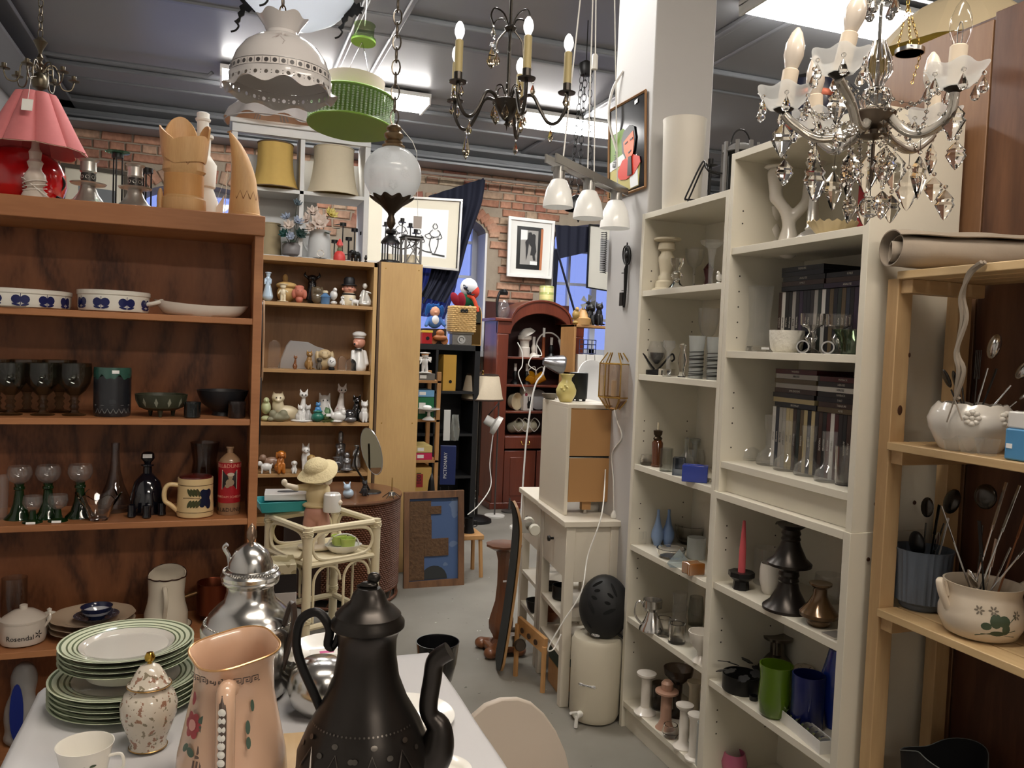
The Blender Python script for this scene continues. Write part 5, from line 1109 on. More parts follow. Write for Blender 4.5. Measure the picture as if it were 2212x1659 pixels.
gp=[(math.sqrt(62**2-zz**2),zz)for zz in range(-50,51,5)];et=[]
for cu,cw in((-34,22),(-6,30),(30,24),(-40,-8),(36,-6),(10,-30)):
    for k in range(5):q=k*1.26;et+=stroke([(cu+3*cos(q),cw+3*sin(q)),(cu+8*cos(q+.4),cw+8*sin(q+.4)),(cu+10*cos(q+1),cw+10*sin(q+1)),(cu+7*cos(q+1.3),cw+7*sin(q+1.3))],.5)
ob('etched_scrolls',decal(gp,s,et,-pi/2,.3),mt((176,180,182),.5),t,kind='stuff')
ob('price_tag',cbox(58*s,-4*s,-100*s,18*s,.001,26*s),mt((188,180,176),.7),t);ob('tag_string',tube([(50*s,2*s,52*s),(58*s,-4*s,-87*s)],.0007,4),PAPER,t)
ob('cap',lathe([(0,58),(24,58),(25,62),(18,66),(20,70),(14,74),(20,80),(21,86),(14,94),(17,98),(14,104),(5,108),(0,110)],32,s),mt((132,112,86),.3,.9),t)
lf=lambda a,r,zz:(r*(1+.1*sin(10*a)*(r>24)),zz+3*sin(10*a)*(r>24))
ob('leaf_cup',vessel([(3,-112),(8,-106),(9,-96),(6,-88),(8,-82),(24,-66),(42,-54),(44,-48)],1.4,-80,n=80,s=s,wob=lf),mt((62,52,42),.4,.8),t);ob('finial',lathe([(0,-126),(1,-118),(6,-112),(10,-104),(8,-94),(0,-92)],20,s),mt((76,64,50),.35,.85),t)
chain(t,(0,0,110*s),(0,0,3.3-L0.z),.052,.0028,mt((110,102,92),.3,.9));ob('ceiling_rose',lathe([(0,0),(.03,0),(.055,.03),(.06,.06),(0,.06)],28),BRONZE,t,(0,0,3.33-L0.z))
ob('cord',tube([(8*s,0,108*s),(40*s,0,74*s),(50*s,2*s,52*s)],.0012,5),PLASTW,t)
def drop(parent,p,s,h,w,mat,bead=True):
    if bead:ob('crystal_bead',ell((0,0,0),.45*w*s,8,6),CRYS,parent,(p[0],p[1],p[2]))
    ob('crystal_drop',lathe([(0,-h),(w*.7,-h*.82),(w,-h*.62),(w*.5,-h*.25),(0,0)],8,s),mat,parent,(p[0],p[1],p[2]-w*.5*s),sharp=20)
SMK=glass((206,188,160),.0,1.5,'smoky crystal');BULB=mt((246,246,242),.25,name='opal bulb',emit=.32)
L0=at(1096,232,y=2.8);s=mpp(L0);CHB=mt((70,66,62),.32,.9,name='gunmetal');WAXC=mt((176,160,112),.5,name='wax sleeve')
t=thing('candle_chandelier','gunmetal chandelier with five candle bulbs and smoky crystals','chandelier',L0,RZ)
ob('bowl',lathe([(0,-52),(2,-40),(7,-36),(3,-30),(10,-26),(20,-12),(32,8),(34,12),(30,14),(0,16)],32,s),CHB,t);ob('stem',tube([(0,0,14*s),(0,0,3.4-L0.z)],4.2*s,8),CHB,t)
for ang,R_ in((16,128),(72,122),(142,128),(205,128),(282,118)):
    a=-rad(ang);c,d=cos(a),sin(a)
    pr=[(24,8),(40,22),(58,20),(74,-10),(92,-36),(112,-36),(R_,-10),(R_+2,22)]
    arm=ob('arm',tube(spline([(r*c*s,r*d*s,z_*s)for r,z_ in pr],5),3.8*s,8),CHB,t);e=(R_+2)*s
    ob('drip_pan',lathe([(0,22),(18,23),(19,26),(8,27),(0,27)],24,s),CHB,arm,(e*c,e*d,0));ob('candle_cup',lathe([(9,27),(9,44),(0,44)],16,s),CHB,arm,(e*c,e*d,0))
    ob('candle_sleeve',lathe([(8.4,44),(8.4,108),(6,110),(0,110)],16,s),WAXC,arm,(e*c,e*d,0));ob('bulb',lathe([(0,108),(5,110),(10,122),(10.5,130),(8,140),(3,147),(0,148)],18,s),BULB,arm,(e*c,e*d,0))
    for q in(-14,14):drop(arm,(e*c+q*s*d,e*d-q*s*c,18*s),s,24,5.5,SMK)
    drop(arm,(98*c*s,98*d*s,-46*s),s,56 if ang==205 else 30,9 if ang==205 else 6,SMK)
for i in range(8):
    a=i*pi/4;c,d=cos(a),sin(a)
    sc=ob('scroll',tube(spline([(4*c*s,4*d*s,168*s),(20*c*s,20*d*s,192*s),(46*c*s,46*d*s,196*s),(58*c*s,58*d*s,178*s),(50*c*s,50*d*s,162*s)]if i%2 else[(4*c*s,4*d*s,168*s),(26*c*s,26*d*s,140*s),(30*c*s,30*d*s,110*s),(44*c*s,44*d*s,104*s)],5),2.*s,6),CHB,t)
    if i in(0,3,5):drop(sc,((50 if i%2 else 44)*c*s,(50 if i%2 else 44)*d*s,(158 if i%2 else 100)*s),s,22,6,CRYS)
ob('crown',lathe([(0,160),(10,162),(14,168),(10,172),(0,174)],20,s),CHB,t)
drop(t,(-38*s,-10*s,128*s),s,46,11,SMK);drop(t,(-26*s,-16*s,112*s),s,26,7,SMK)
for i in range(6):
    a=i*pi/3+.4;drop(t,(31*s*cos(a),31*s*sin(a),4*s),s,34,8,SMK);ob('small_scroll',tube(spline([(4*s*cos(a),4*s*sin(a),16*s),(14*s*cos(a),14*s*sin(a),44*s),(26*s*cos(a),26*s*sin(a),42*s),(28*s*cos(a),28*s*sin(a),32*s)]),1.4*s,6),CHB,t);drop(t,(28*s*cos(a),28*s*sin(a),30*s),s,16,4.5,CRYS)
t=thing('bar_lamp','brushed steel bar lamp with three white glass cups','pendant lamp',(0,0,0));OPAL=mt((226,224,218),.3,name='opal glass',coat=.3,emit=.05);BST=mt((168,166,162),.3,.9,name='brushed steel')
tops=[]
for px in(1205,1270,1328):
    p=at(px,448+(px-1205)*.37,z=2.0);s=mpp(p)
    h=ob('glass_cup',shell([(33,0),(32,12),(27,36),(17,57),(12,60)],1.6,n=36,s=s),OPAL,t,p);ob('socket',lathe([(13,58),(13,86),(0,86)],20,s),BST,h);ob('bulb',lathe([(0,6),(8,10),(10,20),(6,36),(6,56)],16,s),mt((240,238,230),.3),h);tops.append(V((p.x,p.y,p.z+84*s)))
d=(tops[2]-tops[0]).normalized();n_=V((-d.y,d.x,0))
for o_ in(-.02,.02):ob('rail',J(*[X(cbox(0,0,0,(tops[2]-tops[0]).length+.14,.006,.03),(tops[0]+tops[2])/2+n_*o_+V((0,0,.01)),(0,0,math.atan2(d.y,d.x)))]),BST,t)
for q in tops:ob('clamp',X(cbox(0,0,0,.03,.05,.014),q+V((0,0,-.004)),(0,0,math.atan2(d.y,d.x))),BST,t)
hub=at(1276,0,y=(tops[1].y));hub.z=3.4
for i,q in enumerate((tops[0]+d*.02,tops[1]+d*.04,tops[1]-d*.02,tops[2]+d*.01)):ob('cord',tube([q,V((hub.x+(.06 if i==3 else 0),hub.y,hub.z))],.0028,6),PLASTW,t)
ob('cord_grip',X(lathe([(.012,0),(.012,.05),(.008,.056),(0,.056)],12),at(1284,150,y=tops[1].y-.02)),PLASTW,t)
L0=at(1250,455,y=4.4);s=mpp(L0);top=at(1266,150,y=4.4)
t=thing('black_dome_lamp','black dome pendant lamp hanging on three chains','pendant lamp',L0)
ob('dome',shell([(30,0),(30,8),(24,24),(12,32),(4,34)],1.2,n=28,s=s),BLACKM,t);ob('finial',lathe([(0,-26),(3,-20),(2,-10),(12,-4),(0,0)],14,s),BLACKM,t)
tp=top-L0
ob('canopy',lathe([(0,-16),(12,-13),(17,0),(15,12),(6,18),(0,18)],24,s),BLACKM,t,tp);ob('suspension',tube([(tp.x,tp.y,tp.z),(tp.x,tp.y,3.4-L0.z)],.003,5),BLACKM,t)
for a in(0,2.1,4.2):chain(t,(26*s*cos(a),26*s*sin(a),20*s),(tp.x+10*s*cos(a),tp.y+10*s*sin(a),tp.z-12*s),.05,.0022,BLACKM)
L0=at(86,176,y=3.35);s=mpp(L0);OB=mt((92,84,70),.36,.9,name='old brass')
t=thing('brass_arm_chandelier','small old brass arm chandelier over the pink lampshade','chandelier',L0,RZ)
ob('ball',lathe([(0,-22),(4,-20),(14,-14),(18,0),(14,12),(5,18),(7,24),(4,30),(8,36),(4,42),(7,50),(3,58),(5,66),(10,76),(14,84),(6,92),(0,96)],24,s),OB,t)
for ang in(20,80,150,200,265,320):
    a=-rad(ang);c,d=cos(a),sin(a);pts=[(6,20),(16,36),(28,38),(36,24),(38,4),(46,-8),(60,-6),(66,8),(66,14)]
    arm=ob('arm',tube(spline([(r*c*s,r*d*s,z_*s)for r,z_ in pts],4),1.7*s,6),OB,t);ob('pan',lathe([(0,12),(11,14),(12,16),(4,16),(5,18),(5,26),(4,26),(4,19),(0,19)],18,s),OB,arm,(66*c*s,66*d*s,0))
    ob('curl',tube(spline([(12*c*s,12*d*s,28*s),(22*c*s,22*d*s,30*s),(24*c*s,24*d*s,20*s),(16*c*s,16*d*s,18*s)]),1.3*s,6),OB,arm)
chain(t,(0,0,94*s),(0,0,3.38-L0.z),.034,.002,OB)
# ================================================================== crystal chandelier at the right
L0=at(1890,250,y=1.30);s=mpp(L0)
t=thing('crystal_chandelier','cut crystal chandelier with candle bulbs and hanging prisms','chandelier',L0,RZ)
FROST=thin((244,246,246),.1,frost=.38,gloss=.05);SIL=mt((168,162,152),.25,.9,name='silvered arm');CANDW=mt((222,206,184),.5,name='ivory candle sleeve');WIRE=mt((60,56,52),.4,.8,name='dark wire')
GLT=thin((244,246,244),.16,gloss=.02)
flute=lambda a,r,zz:(r*(1+.05*cos(12*a)),zz)
for i,pr in enumerate(([(14,60),(17,70),(30,90),(27,120),(16,150),(14,158)],[(13,158),(16,166),(22,200),(20,230),(12,240)],[(12,6),(26,14),(33,34),(26,54),(14,60)],[(14,240),(30,250),(42,270),(24,282),(18,300)])):ob('glass_baluster',vessel(pr,2.0,pr[0][1]+1,n=48,s=s,wob=flute),GLT if i%2 else CRYS,t)
ob('core_rod',tube([(0,0,-30*s),(0,0,3.4-L0.z)],4*s,8),SIL,t)
ob('hub_cup',lathe([(0,-64),(3,-52),(28,-46),(30,-44),(8,-38),(10,-30),(36,-16),(44,4),(40,8),(0,8)],32,s),mt((112,100,88),.35,.8),t)
ob('lower_stem',lathe([(0,-150),(4,-140),(4,-60),(0,-58)],12,s),mt((96,84,74),.4,.8),t)
fl=lambda a,r,zz:(r*(1+.07*sin(6*a)*(r>20)),zz+4*sin(6*a)*(r>34))
def prism_drop(parent,p,h,w,sc=1.0,kind='leaf'):
    p=V(p)
    ob('bead',lathe([(0,-5),(4,-3),(5,0),(4,3),(0,5)],8,s),CRYS,parent,p,sharp=15)
    if kind=='leaf':pf=[(0,-h),(.25,-h*.92),(.62,-h*.72),(1.0,-h*.5),(.78,-h*.4),(.9,-h*.3),(.5,-h*.16),(.22,-h*.06),(0,0)]
    elif kind=='pear':pf=[(0,-h),(.6,-h*.93),(1.,-h*.72),(.8,-h*.5),(.3,-h*.15),(0,0)]
    pf=[(r*w if i and i<len(pf)-1 else 0,z_)for i,(r,z_)in enumerate(pf)]
    ob('pendant_prism',lathe(pf,8,s,sq=.35 if kind=='leaf' else.9),CRYS,parent,(p.x,p.y,p.z-6*s),(0,0,p.x*37%1.2-.6),sharp=15)
def strand(parent,p0,p1,sag,n=9,r=5):
    p0,p1=V(p0),V(p1);pts=[p0.lerp(p1,i/n)-V((0,0,sag*s*4*(i/n)*(1-i/n)))for i in range(n+1)]
    ob('strand_wire',tube(pts,.5*s,4),WIRE,parent);me=None
    for q in pts[1:-1]:
        o=ob('strand_bead',me or lathe([(0,-r),(r*.8,-r*.4),(r,0),(r*.8,r*.4),(0,r)],8,s),CRYS,parent,q,sharp=15);me=o.data
arms=[(178,200,1),(142,150,1),(46,158,1),(330,205,0),(245,170,0)]
ends=[]
for i,(ang,R_,front)in enumerate(arms):
    a=-rad(ang);c,d=cos(a),sin(a);top=-6
    pts=[(20,0),(44,-34),(86,-50),(R_*.66,-52),(R_*.9,-24),(R_,top)]
    if ang==46:pts=[(20,20),(34,-10),(70,-46),(110,-52),(150,-26),(R_,18)];top=18
    if ang==142:pts=[(18,0),(40,-30),(70,-30),(100,10),(R_,44)];top=44
    cl=spline([(r*c*s,r*d*s,z_*s)for r,z_ in pts],6)
    arm=ob('arm',tube(cl,10*s,10),mt((196,190,180),.12,.35,name='glass-clad arm',coat=1.),t)
    for o_ in(-7,7):ob('arm_rib',tube([(p.x-o_*d*s,p.y+o_*c*s,p.z-5*s)for p in cl],3.2*s,6),SIL,arm)
    e=V((R_*c*s,R_*d*s,0))
    ob('pan_plate',lathe([(0,top),(8,top),(20,top+8),(22,top+12),(0,top+14)],24,s),WIRE,arm,e)
    ob('glass_bobeche',vessel([(14,top+8),(30,top+12),(44,top+26),(52,top+44),(58,top+50)],1.6,top+9,n=72,s=s,wob=fl),FROST,arm,e)
    tl={0:.12,1:.2,2:.03}.get(i,-.05)
    cd=ob('candle',lathe([(17,10),(17,92),(15,94),(0,94)],20,s),CANDW,arm,e+V((0,0,top*s)),(0,tl,0))
    clear=ang==46
    ob('bulb',lathe([(0,93),(12,94),(15,104),(21,124),(20,148),(12,172),(4,184),(0,186)],24,s),thin((250,250,250),.08)if clear else mt((226,214,200),.2,name='opal candle bulb',coat=.4),arm,e+V((0,0,top*s)),(0,tl,0))
    if clear:ob('filament',tube(spline([(-4*s,0,96*s),(-5*s,0,126*s),(0,0,142*s),(5*s,0,126*s),(4*s,0,96*s)]),1.*s,5),STEEL,arm,e+V((0,0,top*s)),(0,tl,0))
    for k in range(6):
        q=k*pi/3+.3;prism_drop(arm,(e.x+52*s*cos(q),e.y+52*s*sin(q),(top+30)*s),34,10,kind='pear')
    ob('flower_rosette',J(*[ell((9*s*cos(q),-6*s,9*s*sin(q)),4.5*s,8,5)for q in[j*pi/4 for j in range(8)]]),CRYS,arm,(R_*.62*c*s,R_*.62*d*s,-48*s),kind='stuff')
    prism_drop(arm,(R_*.62*c*s,R_*.62*d*s,-92*s),92,26);ob('hook',tube([(R_*.62*c*s,R_*.62*d*s,-58*s),(R_*.62*c*s,R_*.62*d*s,-90*s)],.7*s,4),WIRE,arm)
    prism_drop(arm,(e.x,e.y,(top-14)*s),74,24);prism_drop(arm,(e.x+6*s,e.y-8*s,(top-92)*s),58,20)
    ends.append(e+V((0,0,(top+20)*s)))
for i in range(5):
    strand(t,ends[i]*.7,ends[(i+1)%5]*.7,44,11);strand(t,(0,0,60*s),ends[i]*.92,34,8)
    a=-rad(arms[i][0]+36);strand(t,(36*cos(a)*s,36*sin(a)*s,-10*s),(20*cos(a)*s,20*sin(a)*s,-150*s),-10,8,6)
    prism_drop(t,(46*cos(a)*s,46*sin(a)*s,-70*s),84,26);prism_drop(t,(44*cos(a)*s,44*sin(a)*s,-162*s),62,20);prism_drop(t,(30*cos(a+.6)*s,30*sin(a+.6)*s,250*s),36,11,kind='pear')
ob('bottom_ball',ell((0,0,-196*s),24*s,14,9),CRYS,t,sharp=5);ob('ball_hook',tube([(0,0,-150*s),(0,0,-172*s)],1*s,4),WIRE,t)
prism_drop(t,(152*s,-20*s,-150*s),66,20)
L0=at(1965,112,y=1.75);s=mpp(L0);t=thing('ring_hanger','small steel ring on brass chains with a price label','plant hanger',L0,RZ)
ob('ring',lathe([(28,-4),(30,-4),(30,5),(28,5),(28,-4)],32,s),STEEL,t);ob('price_label',X(box(-11,0,-4,11,.8,4),(-10*s,-31*s,1*s),sc=s),TAGW,t);text('price','95:-',5*s,mt((60,60,120),.6),t,(-10*s,-31.4*s,1*s))
for a in(.2,2.3,4.3):chain(t,(29*s*cos(a),29*s*sin(a),4*s),(-10*s,0,100*s),.012,.0009,BRASS);
chain(t,(20*s,-10*s,-4*s),(6*s,-6*s,-70*s),.012,.0009,BRASS);chain(t,(-10*s,0,100*s),(-10*s,0,3.4-L0.z),.016,.0011,BRASS)
L0=at(2070,130,y=2.3);s=mpp(L0);L0.z=2.60
t=thing('large_lampshade','large cream panelled lampshade hanging above the brown wardrobe','pendant lamp',L0)
ob('shade',shell([(190,0),(180,14),(110,92),(60,120)],2,n=12,s=s),mt((214,196,160),.8,name='cream parchment'),t,sharp=10);ob('lining',lathe([(186,1),(107,90),(58,118)],12,s,cap=False),mt((206,180,84),.8,name='mustard lining'),t,sharp=10)
ob('suspension',tube([(0,0,118*s),(0,0,3.4-L0.z)],.004,6),PLASTW,t);ob('spider',J(tube([(-60*s,0,118*s),(60*s,0,118*s)],1.5*s,5)),STEEL,t)
# ================================================================== back of the shop
def quad(pts,y,t=.004):
    P=[at(px,py,y=y)for px,py in pts];return prism([(p.x,p.z)for p in P],t,'y')
def px_shape(pts,y):return[(p.x,p.z)for p in(at(px,py,y=y)for px,py in pts)]
def picture(label,cs,y,fw,fmat,layers,name='framed_picture'):
    """cs: four corners in order top-left, top-right, bottom-right, bottom-left; layers: (u0, v0, u1, v1, mat) inside"""
    C4=[at(px,py,y=y)for px,py in cs];c=sum(C4,V())/4
    t=thing(name,label,'picture',(c.x,y,c.z))
    f=lambda u,v:C4[0].lerp(C4[1],u).lerp(C4[3].lerp(C4[2],u),v)-c
    W_=(C4[1]-C4[0]).length;H_=(C4[3]-C4[0]).length;a,b=fw/W_,fw/H_
    for u0,v0,u1,v1 in((0,0,1,b),(0,1-b,1,1),(0,b,a,1-b),(1-a,b,1,1-b)):
        P=[f(u0,v0),f(u1,v0),f(u1,v1),f(u0,v1)];ob('frame_side',X(prism([(p.x,p.z)for p in P[::-1]],.028,'y'),(0,-.02,0)),fmat,t,bev=.002)
    for i,(u0,v0,u1,v1,m)in enumerate(layers):
        P=[f(u0,v0),f(u1,v0),f(u1,v1),f(u0,v1)];ob('picture_sheet',X(prism([(p.x,p.z)for p in P[::-1]],.002,'y'),(0,-.001*i,0)),m,t)
    def draw(polys,m,lay=6,name='printed_shape'):
        g=[]
        for pl in polys:P=[f(u,v)for u,v in pl];g.append(([(p.x,0,p.z)for p in P],[tuple(range(len(P)))]))
        return ob(name,X(J(*g),(0,-.001*lay-.0006,0)),m,t,kind='stuff')
    return t,draw
INK=mt((40,40,42),.7,name='print ink');MATC=mt((206,200,182),.8,name='cream mount');PRW=mt((222,224,224),.7,name='print paper')
t,draw=picture('large silver-framed line drawing of standing figures by the window',((790,419),(999,431),(990,586),(786,566)),7.5,.02,mt((190,188,184),.3,.6),[(.03,.03,.97,.97,MATC),(.17,.16,.86,.84,PRW)])
def curve2(pts,h=.004,k=4):return stroke([(p.x,p.y)for p in spline([(u,v,0)for u,v in pts],k)],h)
dl=[]
for dx,dy,sc in((.0,.0,1.),(-.17,.08,.85),(-.36,-.02,.95)):
    for pts in([(.72,.36),(.70,.40),(.72,.44),(.75,.41),(.73,.36)],[(.70,.45),(.67,.50),(.70,.55),(.76,.54),(.78,.49),(.75,.45)],[(.69,.55),(.67,.66),(.70,.78)],[(.76,.55),(.76,.66),(.73,.78)],[(.67,.5),(.62,.54),(.66,.58),(.72,.56)],[(.78,.5),(.80,.56),(.74,.58)]):dl+=curve2([((u-.72)*sc+.72+dx,(v-.5)*sc+.5+dy)for u,v in pts])
draw(dl+curve2([(.52,.70),(.62,.76),(.70,.77)],.006)+curve2([(.7,.79),(.84,.81)],.01),INK)
t,draw=picture('white-framed print of a kissing couple in silhouette',((1098,467),(1198,478),(1190,603),(1094,597)),7.7,.03,mt((226,226,224),.4),[(.06,.05,.94,.95,mt((216,216,212),.8)),(.2,.14,.76,.86,BLACK),(.72,.16,.77,.86,mt((176,110,72),.7)),(.28,.2,.66,.78,mt((150,148,144),.8))])
draw([[(.28,.2),(.42,.2),(.42,.36),(.28,.37)],[(.5,.72),(.66,.72),(.66,.78),(.5,.78)]],PRW,6);draw([[(.44,.24),(.5,.23),(.53,.27),(.56,.25),(.6,.28),(.6,.4),(.63,.55),(.6,.62),(.62,.7),(.57,.7),(.55,.62),(.5,.62),(.52,.48),(.46,.42),(.44,.6),(.41,.72),(.4,.5),(.38,.4),(.43,.34)]],INK,8)
picture('pale framed picture half hidden behind the bar lamp',((1272,484),(1330,492),(1326,632),(1266,622)),7.6,.012,BLACK,[(.03,.02,.97,.98,mt((196,194,184),.8)),(.45,.2,.95,.7,mt((150,150,150),.9))])
picture('framed picture leaning on the wall behind the pewter candlesticks',((132,352),(276,372),(278,470),(132,450)),7.55,.03,mt((70,62,52),.5),[(.05,.05,.95,.95,MATC),(.25,.45,.8,.95,mt((112,116,118),.8))])
NAVY=mt((20,24,42),.85,name='navy curtain cloth');SHEER=thin((60,76,150),.75,name='sheer blue curtain',frost=.3,gloss=.5)
def drape(left,rite,y,n=10,am=.025,k=9):
    A=spline([at(px,py,y=y)for px,py in left],5);B=spline([at(px,py,y=y)for px,py in rite],5);m=min(len(A),len(B))-1
    def f(u,v):
        i=v*m;p=A[int(min(i,m))].lerp(B[int(min(i,m))],u);return(p.x,p.y-am*sin(u*k*pi+v*2)-.01,p.z)
    return sheet(f,36,m,.002)
t=thing('curtain','navy curtain swept aside over the left window','curtain',(0,0,0))
ob('cloth',drape([(925,424),(930,470),(935,540),(925,600),(905,640)],[(1048,384),(1040,440),(1012,520),(990,600),(962,655)],7.62),NAVY,t,sharp=80)
ob('sheer_tail',drape([(912,560),(905,610),(890,680)],[(990,560),(985,620),(960,690)],7.66,am=.02),SHEER,t,sharp=80)
for a,b in(((940,585),(918,640)),((955,585),(914,655))):ob('loose_strip',tube([at(*a,y=7.6),at(*b,y=7.6)],.012,6),NAVY,t)
t=thing('curtain','navy curtain pelmet over the right window','curtain',(0,0,0))
ob('cloth',drape([(1198,486),(1200,515),(1203,560)],[(1290,492),(1290,520),(1290,540)],7.68,am=.012),NAVY,t,sharp=80);ob('loose_strip',tube([at(1203,540,y=7.66),at(1241,672,y=7.66)],.012,6),NAVY,t)
ob('side_cloth',drape([(1196,540),(1192,640),(1190,700)],[(1207,540),(1200,640),(1197,700)],7.68,am=.006),NAVY,t,sharp=80)
tag(ob('curtain_rod',tube([at(905,371,y=7.6),at(1250,408,y=7.6)],.014,8),mt((120,112,104),.5)),'grey curtain rod across the brick wall','curtain rod')
z=1.5
def loc3(px,y,z_):p=S(px,y,z_);return p,mpp(p)
WK=mt((206,172,116),.7,name='wicker')
def woven(w,d,h,s,n=9,m=14):
    """open basket of woven canes"""
    gs=[];P=[(-w,-d),(w,-d),(w,d),(-w,d)]
    for k in range(n):
        pts=[]
        for(x0,y0),(x1,y1)in zip(P,P[1:]+P[:1]):
            for i in range(m):q=i/m;o=.9*(1 if(i+k)%2 else-1);nx,ny=(y1-y0),-(x1-x0);l=math.hypot(nx,ny);pts.append(((x0+(x1-x0)*q+nx/l*o)*s,(y0+(y1-y0)*q+ny/l*o)*s,(h*(k+.5)/n)*s))
        gs.append(tube(pts,h/n*.5*s,5,True))
    return J(*gs)
L0,s=loc3(995,6.6,z);t=thing('silver_clock','ornate silver mantel clock under the wicker basket','clock',L0)
ob('case',box(-22*s,-10*s,0,22*s,14*s,24*s),mt((150,146,140),.35,.7,noise=.3,ns=90),t,bev=.004);ob('top_slab',box(-25*s,-12*s,24*s,25*s,16*s,28*s),mt((206,204,196),.4),t,bev=.003)
ob('dial',X(lathe([(8,0),(9,1),(9,2),(0,2)],24,s),(-2*s,-10*s,12*s),(pi/2,0,0)),mt((206,204,200),.4),t);ob('dial_mark',X(tube([(5*s*cos(a),0,5*s*sin(a))for a in[i*.4 for i in range(13)]],.6*s,5),(-2*s,-12.4*s,12*s)),BLACK,t)
bz=z+28*s
L1=V((L0.x,L0.y,bz));t=thing('wicker_basket','square cream wicker basket on the silver clock','basket',L1)
ob('weave',woven(25,20,54,s,13,12),WK,t,kind='stuff');ob('lining',box(-23*s,-18*s,1*s,23*s,18*s,50*s),mt((150,118,74),.8),t);ob('rim',tube([(-25*s,-20*s,54*s),(25*s,-20*s,54*s),(25*s,20*s,54*s),(-25*s,20*s,54*s)],2*s,6,True),WK,t);ob('handle_slot',box(-9*s,-22.5*s,42*s,7*s,-20.5*s,49*s),BLACK,t)
L1=V((L0.x,L0.y,bz+55*s));t=thing('plush_toy','plush doll with white helmet and dark goggles on the basket','plush toy',L1)
FELT=lambda c:mt(c,.95,name='felt')
ob('body',blob([('e',(6*s,0,14*s),(16*s,14*s,14*s)),('c',(14*s,0,16*s),(26*s,-4*s,4*s),5*s,5*s)],.15,26),FELT((20,100,66)),t)
ob('helmet',blob([('e',(14*s,0,42*s),(19*s,17*s,20*s))],.1,26),FELT((222,222,226)),t);ob('helmet_lining',blob([('e',(21*s,2*s,34*s),(17*s,17*s,17*s))],.1,24),FELT((206,66,52)),t)
for x,zz in((2,40),(10,30)):ob('goggle',ell((x*s,-15*s,zz*s),(5*s,4*s,5*s),12,8),mt((26,34,58),.1,coat=1.),t)
ob('goggle_strap',tube(spline([(-2*s,-13*s,46*s),(6*s,-17*s,35*s),(16*s,-15*s,26*s),(28*s,-10*s,30*s)]),1.8*s,6),BLACK,t)
for x,tl in((-20,-.5),(-6,-.15)):ob('shoe',blob([('e',(x*s,-16*s,14*s),(9*s,6*s,16*s),(0,tl,0))],.1,22),FELT((130,16,36)),t)
ob('scarf',tube(spline([(8*s,-10*s,24*s),(20*s,-14*s,18*s),(28*s,-16*s,0),(30*s,-18*s,-10*s)]),4*s,7),FELT((206,78,50)),t)
L0,s=loc3(938,6.58,z+.13);t=thing('rag_doll','rag doll with tousled blue yarn hair','doll',L0)
ob('body',blob([('e',(0,0,14*s),(16*s,10*s,14*s)),('c',(-12*s,0,20*s),(-20*s,-8*s,6*s),5*s,4*s),('c',(12*s,0,20*s),(20*s,-8*s,8*s),5*s,4*s)],.12,28),FELT((70,110,176)),t);ob('bib',blob([('e',(0,-8*s,18*s),(8*s,4*s,10*s))],.1,18),FELT((220,222,226)),t);ob('head',blob([('e',(0,0,36*s),(11*s,10*s,12*s)),('e',(0,-10*s,34*s),(3*s,3*s,2.5*s))],.1,24),FELT((206,150,122)),t)
hr_=random.Random(3);ob('hair',J(*[tube(spline([(x*s,2*s,44*s),(x*1.6*s+hr_.uniform(-3,3)*s,-3*s,(46+hr_.uniform(-4,6))*s),(x*2.0*s,2*s,(34+hr_.uniform(-8,4))*s)]),2*s,5)for x in[i*.6-10 for i in range(34)]]),FELT((40,96,170)),t,kind='stuff')
L0,s=loc3(940,6.6,z);item('book_stack','dark box carrying the blue-haired doll','box',box(-26*s,-8*s,0,22*s,30*s,.128),mt((58,44,36),.6),L0,bev=.003)
L0,s=loc3(950,6.5,z);t=thing('wooden_toy','brown wooden toy car with big wheels','toy',L0);ob('body',blob([('e',(0,0,14*s),(16*s,8*s,7*s)),('e',(0,0,24*s),(9*s,7*s,8*s))],.1,24),mt((150,90,46),.45),t)
for x in(-12,12):ob('wheel',X(lathe([(0,-10),(8,-10),(8,-6),(0,-6)],16,s),(x*s,0,8*s),(pi/2,0,0)),mt((176,110,58),.45),t)
L0,s=loc3(920,6.5,z);t=thing('red_toy_box','small red toy box with yellow lid','box',L0);ob('box',box(-11*s,-10*s,0,11*s,10*s,24*s),mt((178,24,30),.4),t,bev=.002);ob('lid',box(-12*s,-11*s,24*s,12*s,11*s,29*s),mt((220,180,60),.4),t,bev=.002);ob('latch',X(lathe([(4,0),(4,1)],12,s),(1*s,-10*s,12*s),(pi/2,0,0)),BLACK,t)
L0,s=loc3(1027,6.62,z);t=thing('oval_wood_mirror','upright mirror in a rounded blond wood frame','mirror',L0,rad(40))
out=[(-22,0),(22,0),(22,66)]+arcpts(0,66,22,0,pi,12)+[(-22,66)];ob('frame',prism([(u*s,w*s)for u,w in out],7*s,'y'),mt((196,156,96),.5),t,bev=.003);ob('glass',X(prism([(u*.78*s,(w*.94+3)*s)for u,w in out],1*s,'y'),(0,-.9*s,0)),mt((120,124,110),.05,1.),t)
L0,s=loc3(970,6.5,1.12);t=thing('file_box','yellow cardboard file box with a finger hole','file box',L0,rad(6));ob('box',prism([(-15*s,0),(15*s,0),(15*s,78*s),(-15*s,78*s)],.16,'y'),mt((214,166,72),.7),t,bev=.001);ob('finger_hole',X(lathe([(3.6,0),(3.6,.5)],14,s),(2*s,-.3*s,20*s),(pi/2,0,0)),BLACK,t)
L0,s=loc3(921,6.43,1.38);t=thing('shelf_sign','white label strip on the black shelving','label',(L0.x,6.437,L0.z));ob('strip',box(-14*s,0,-4*s,12*s,.008,4*s),PAPER,t);text('lettering','PUSSEL',5*s,INK,t,(-1*s,-.001,0))
PRK=wood((196,150,98),(170,124,74),'z',1.,.5,5.,3.,'rack pine')
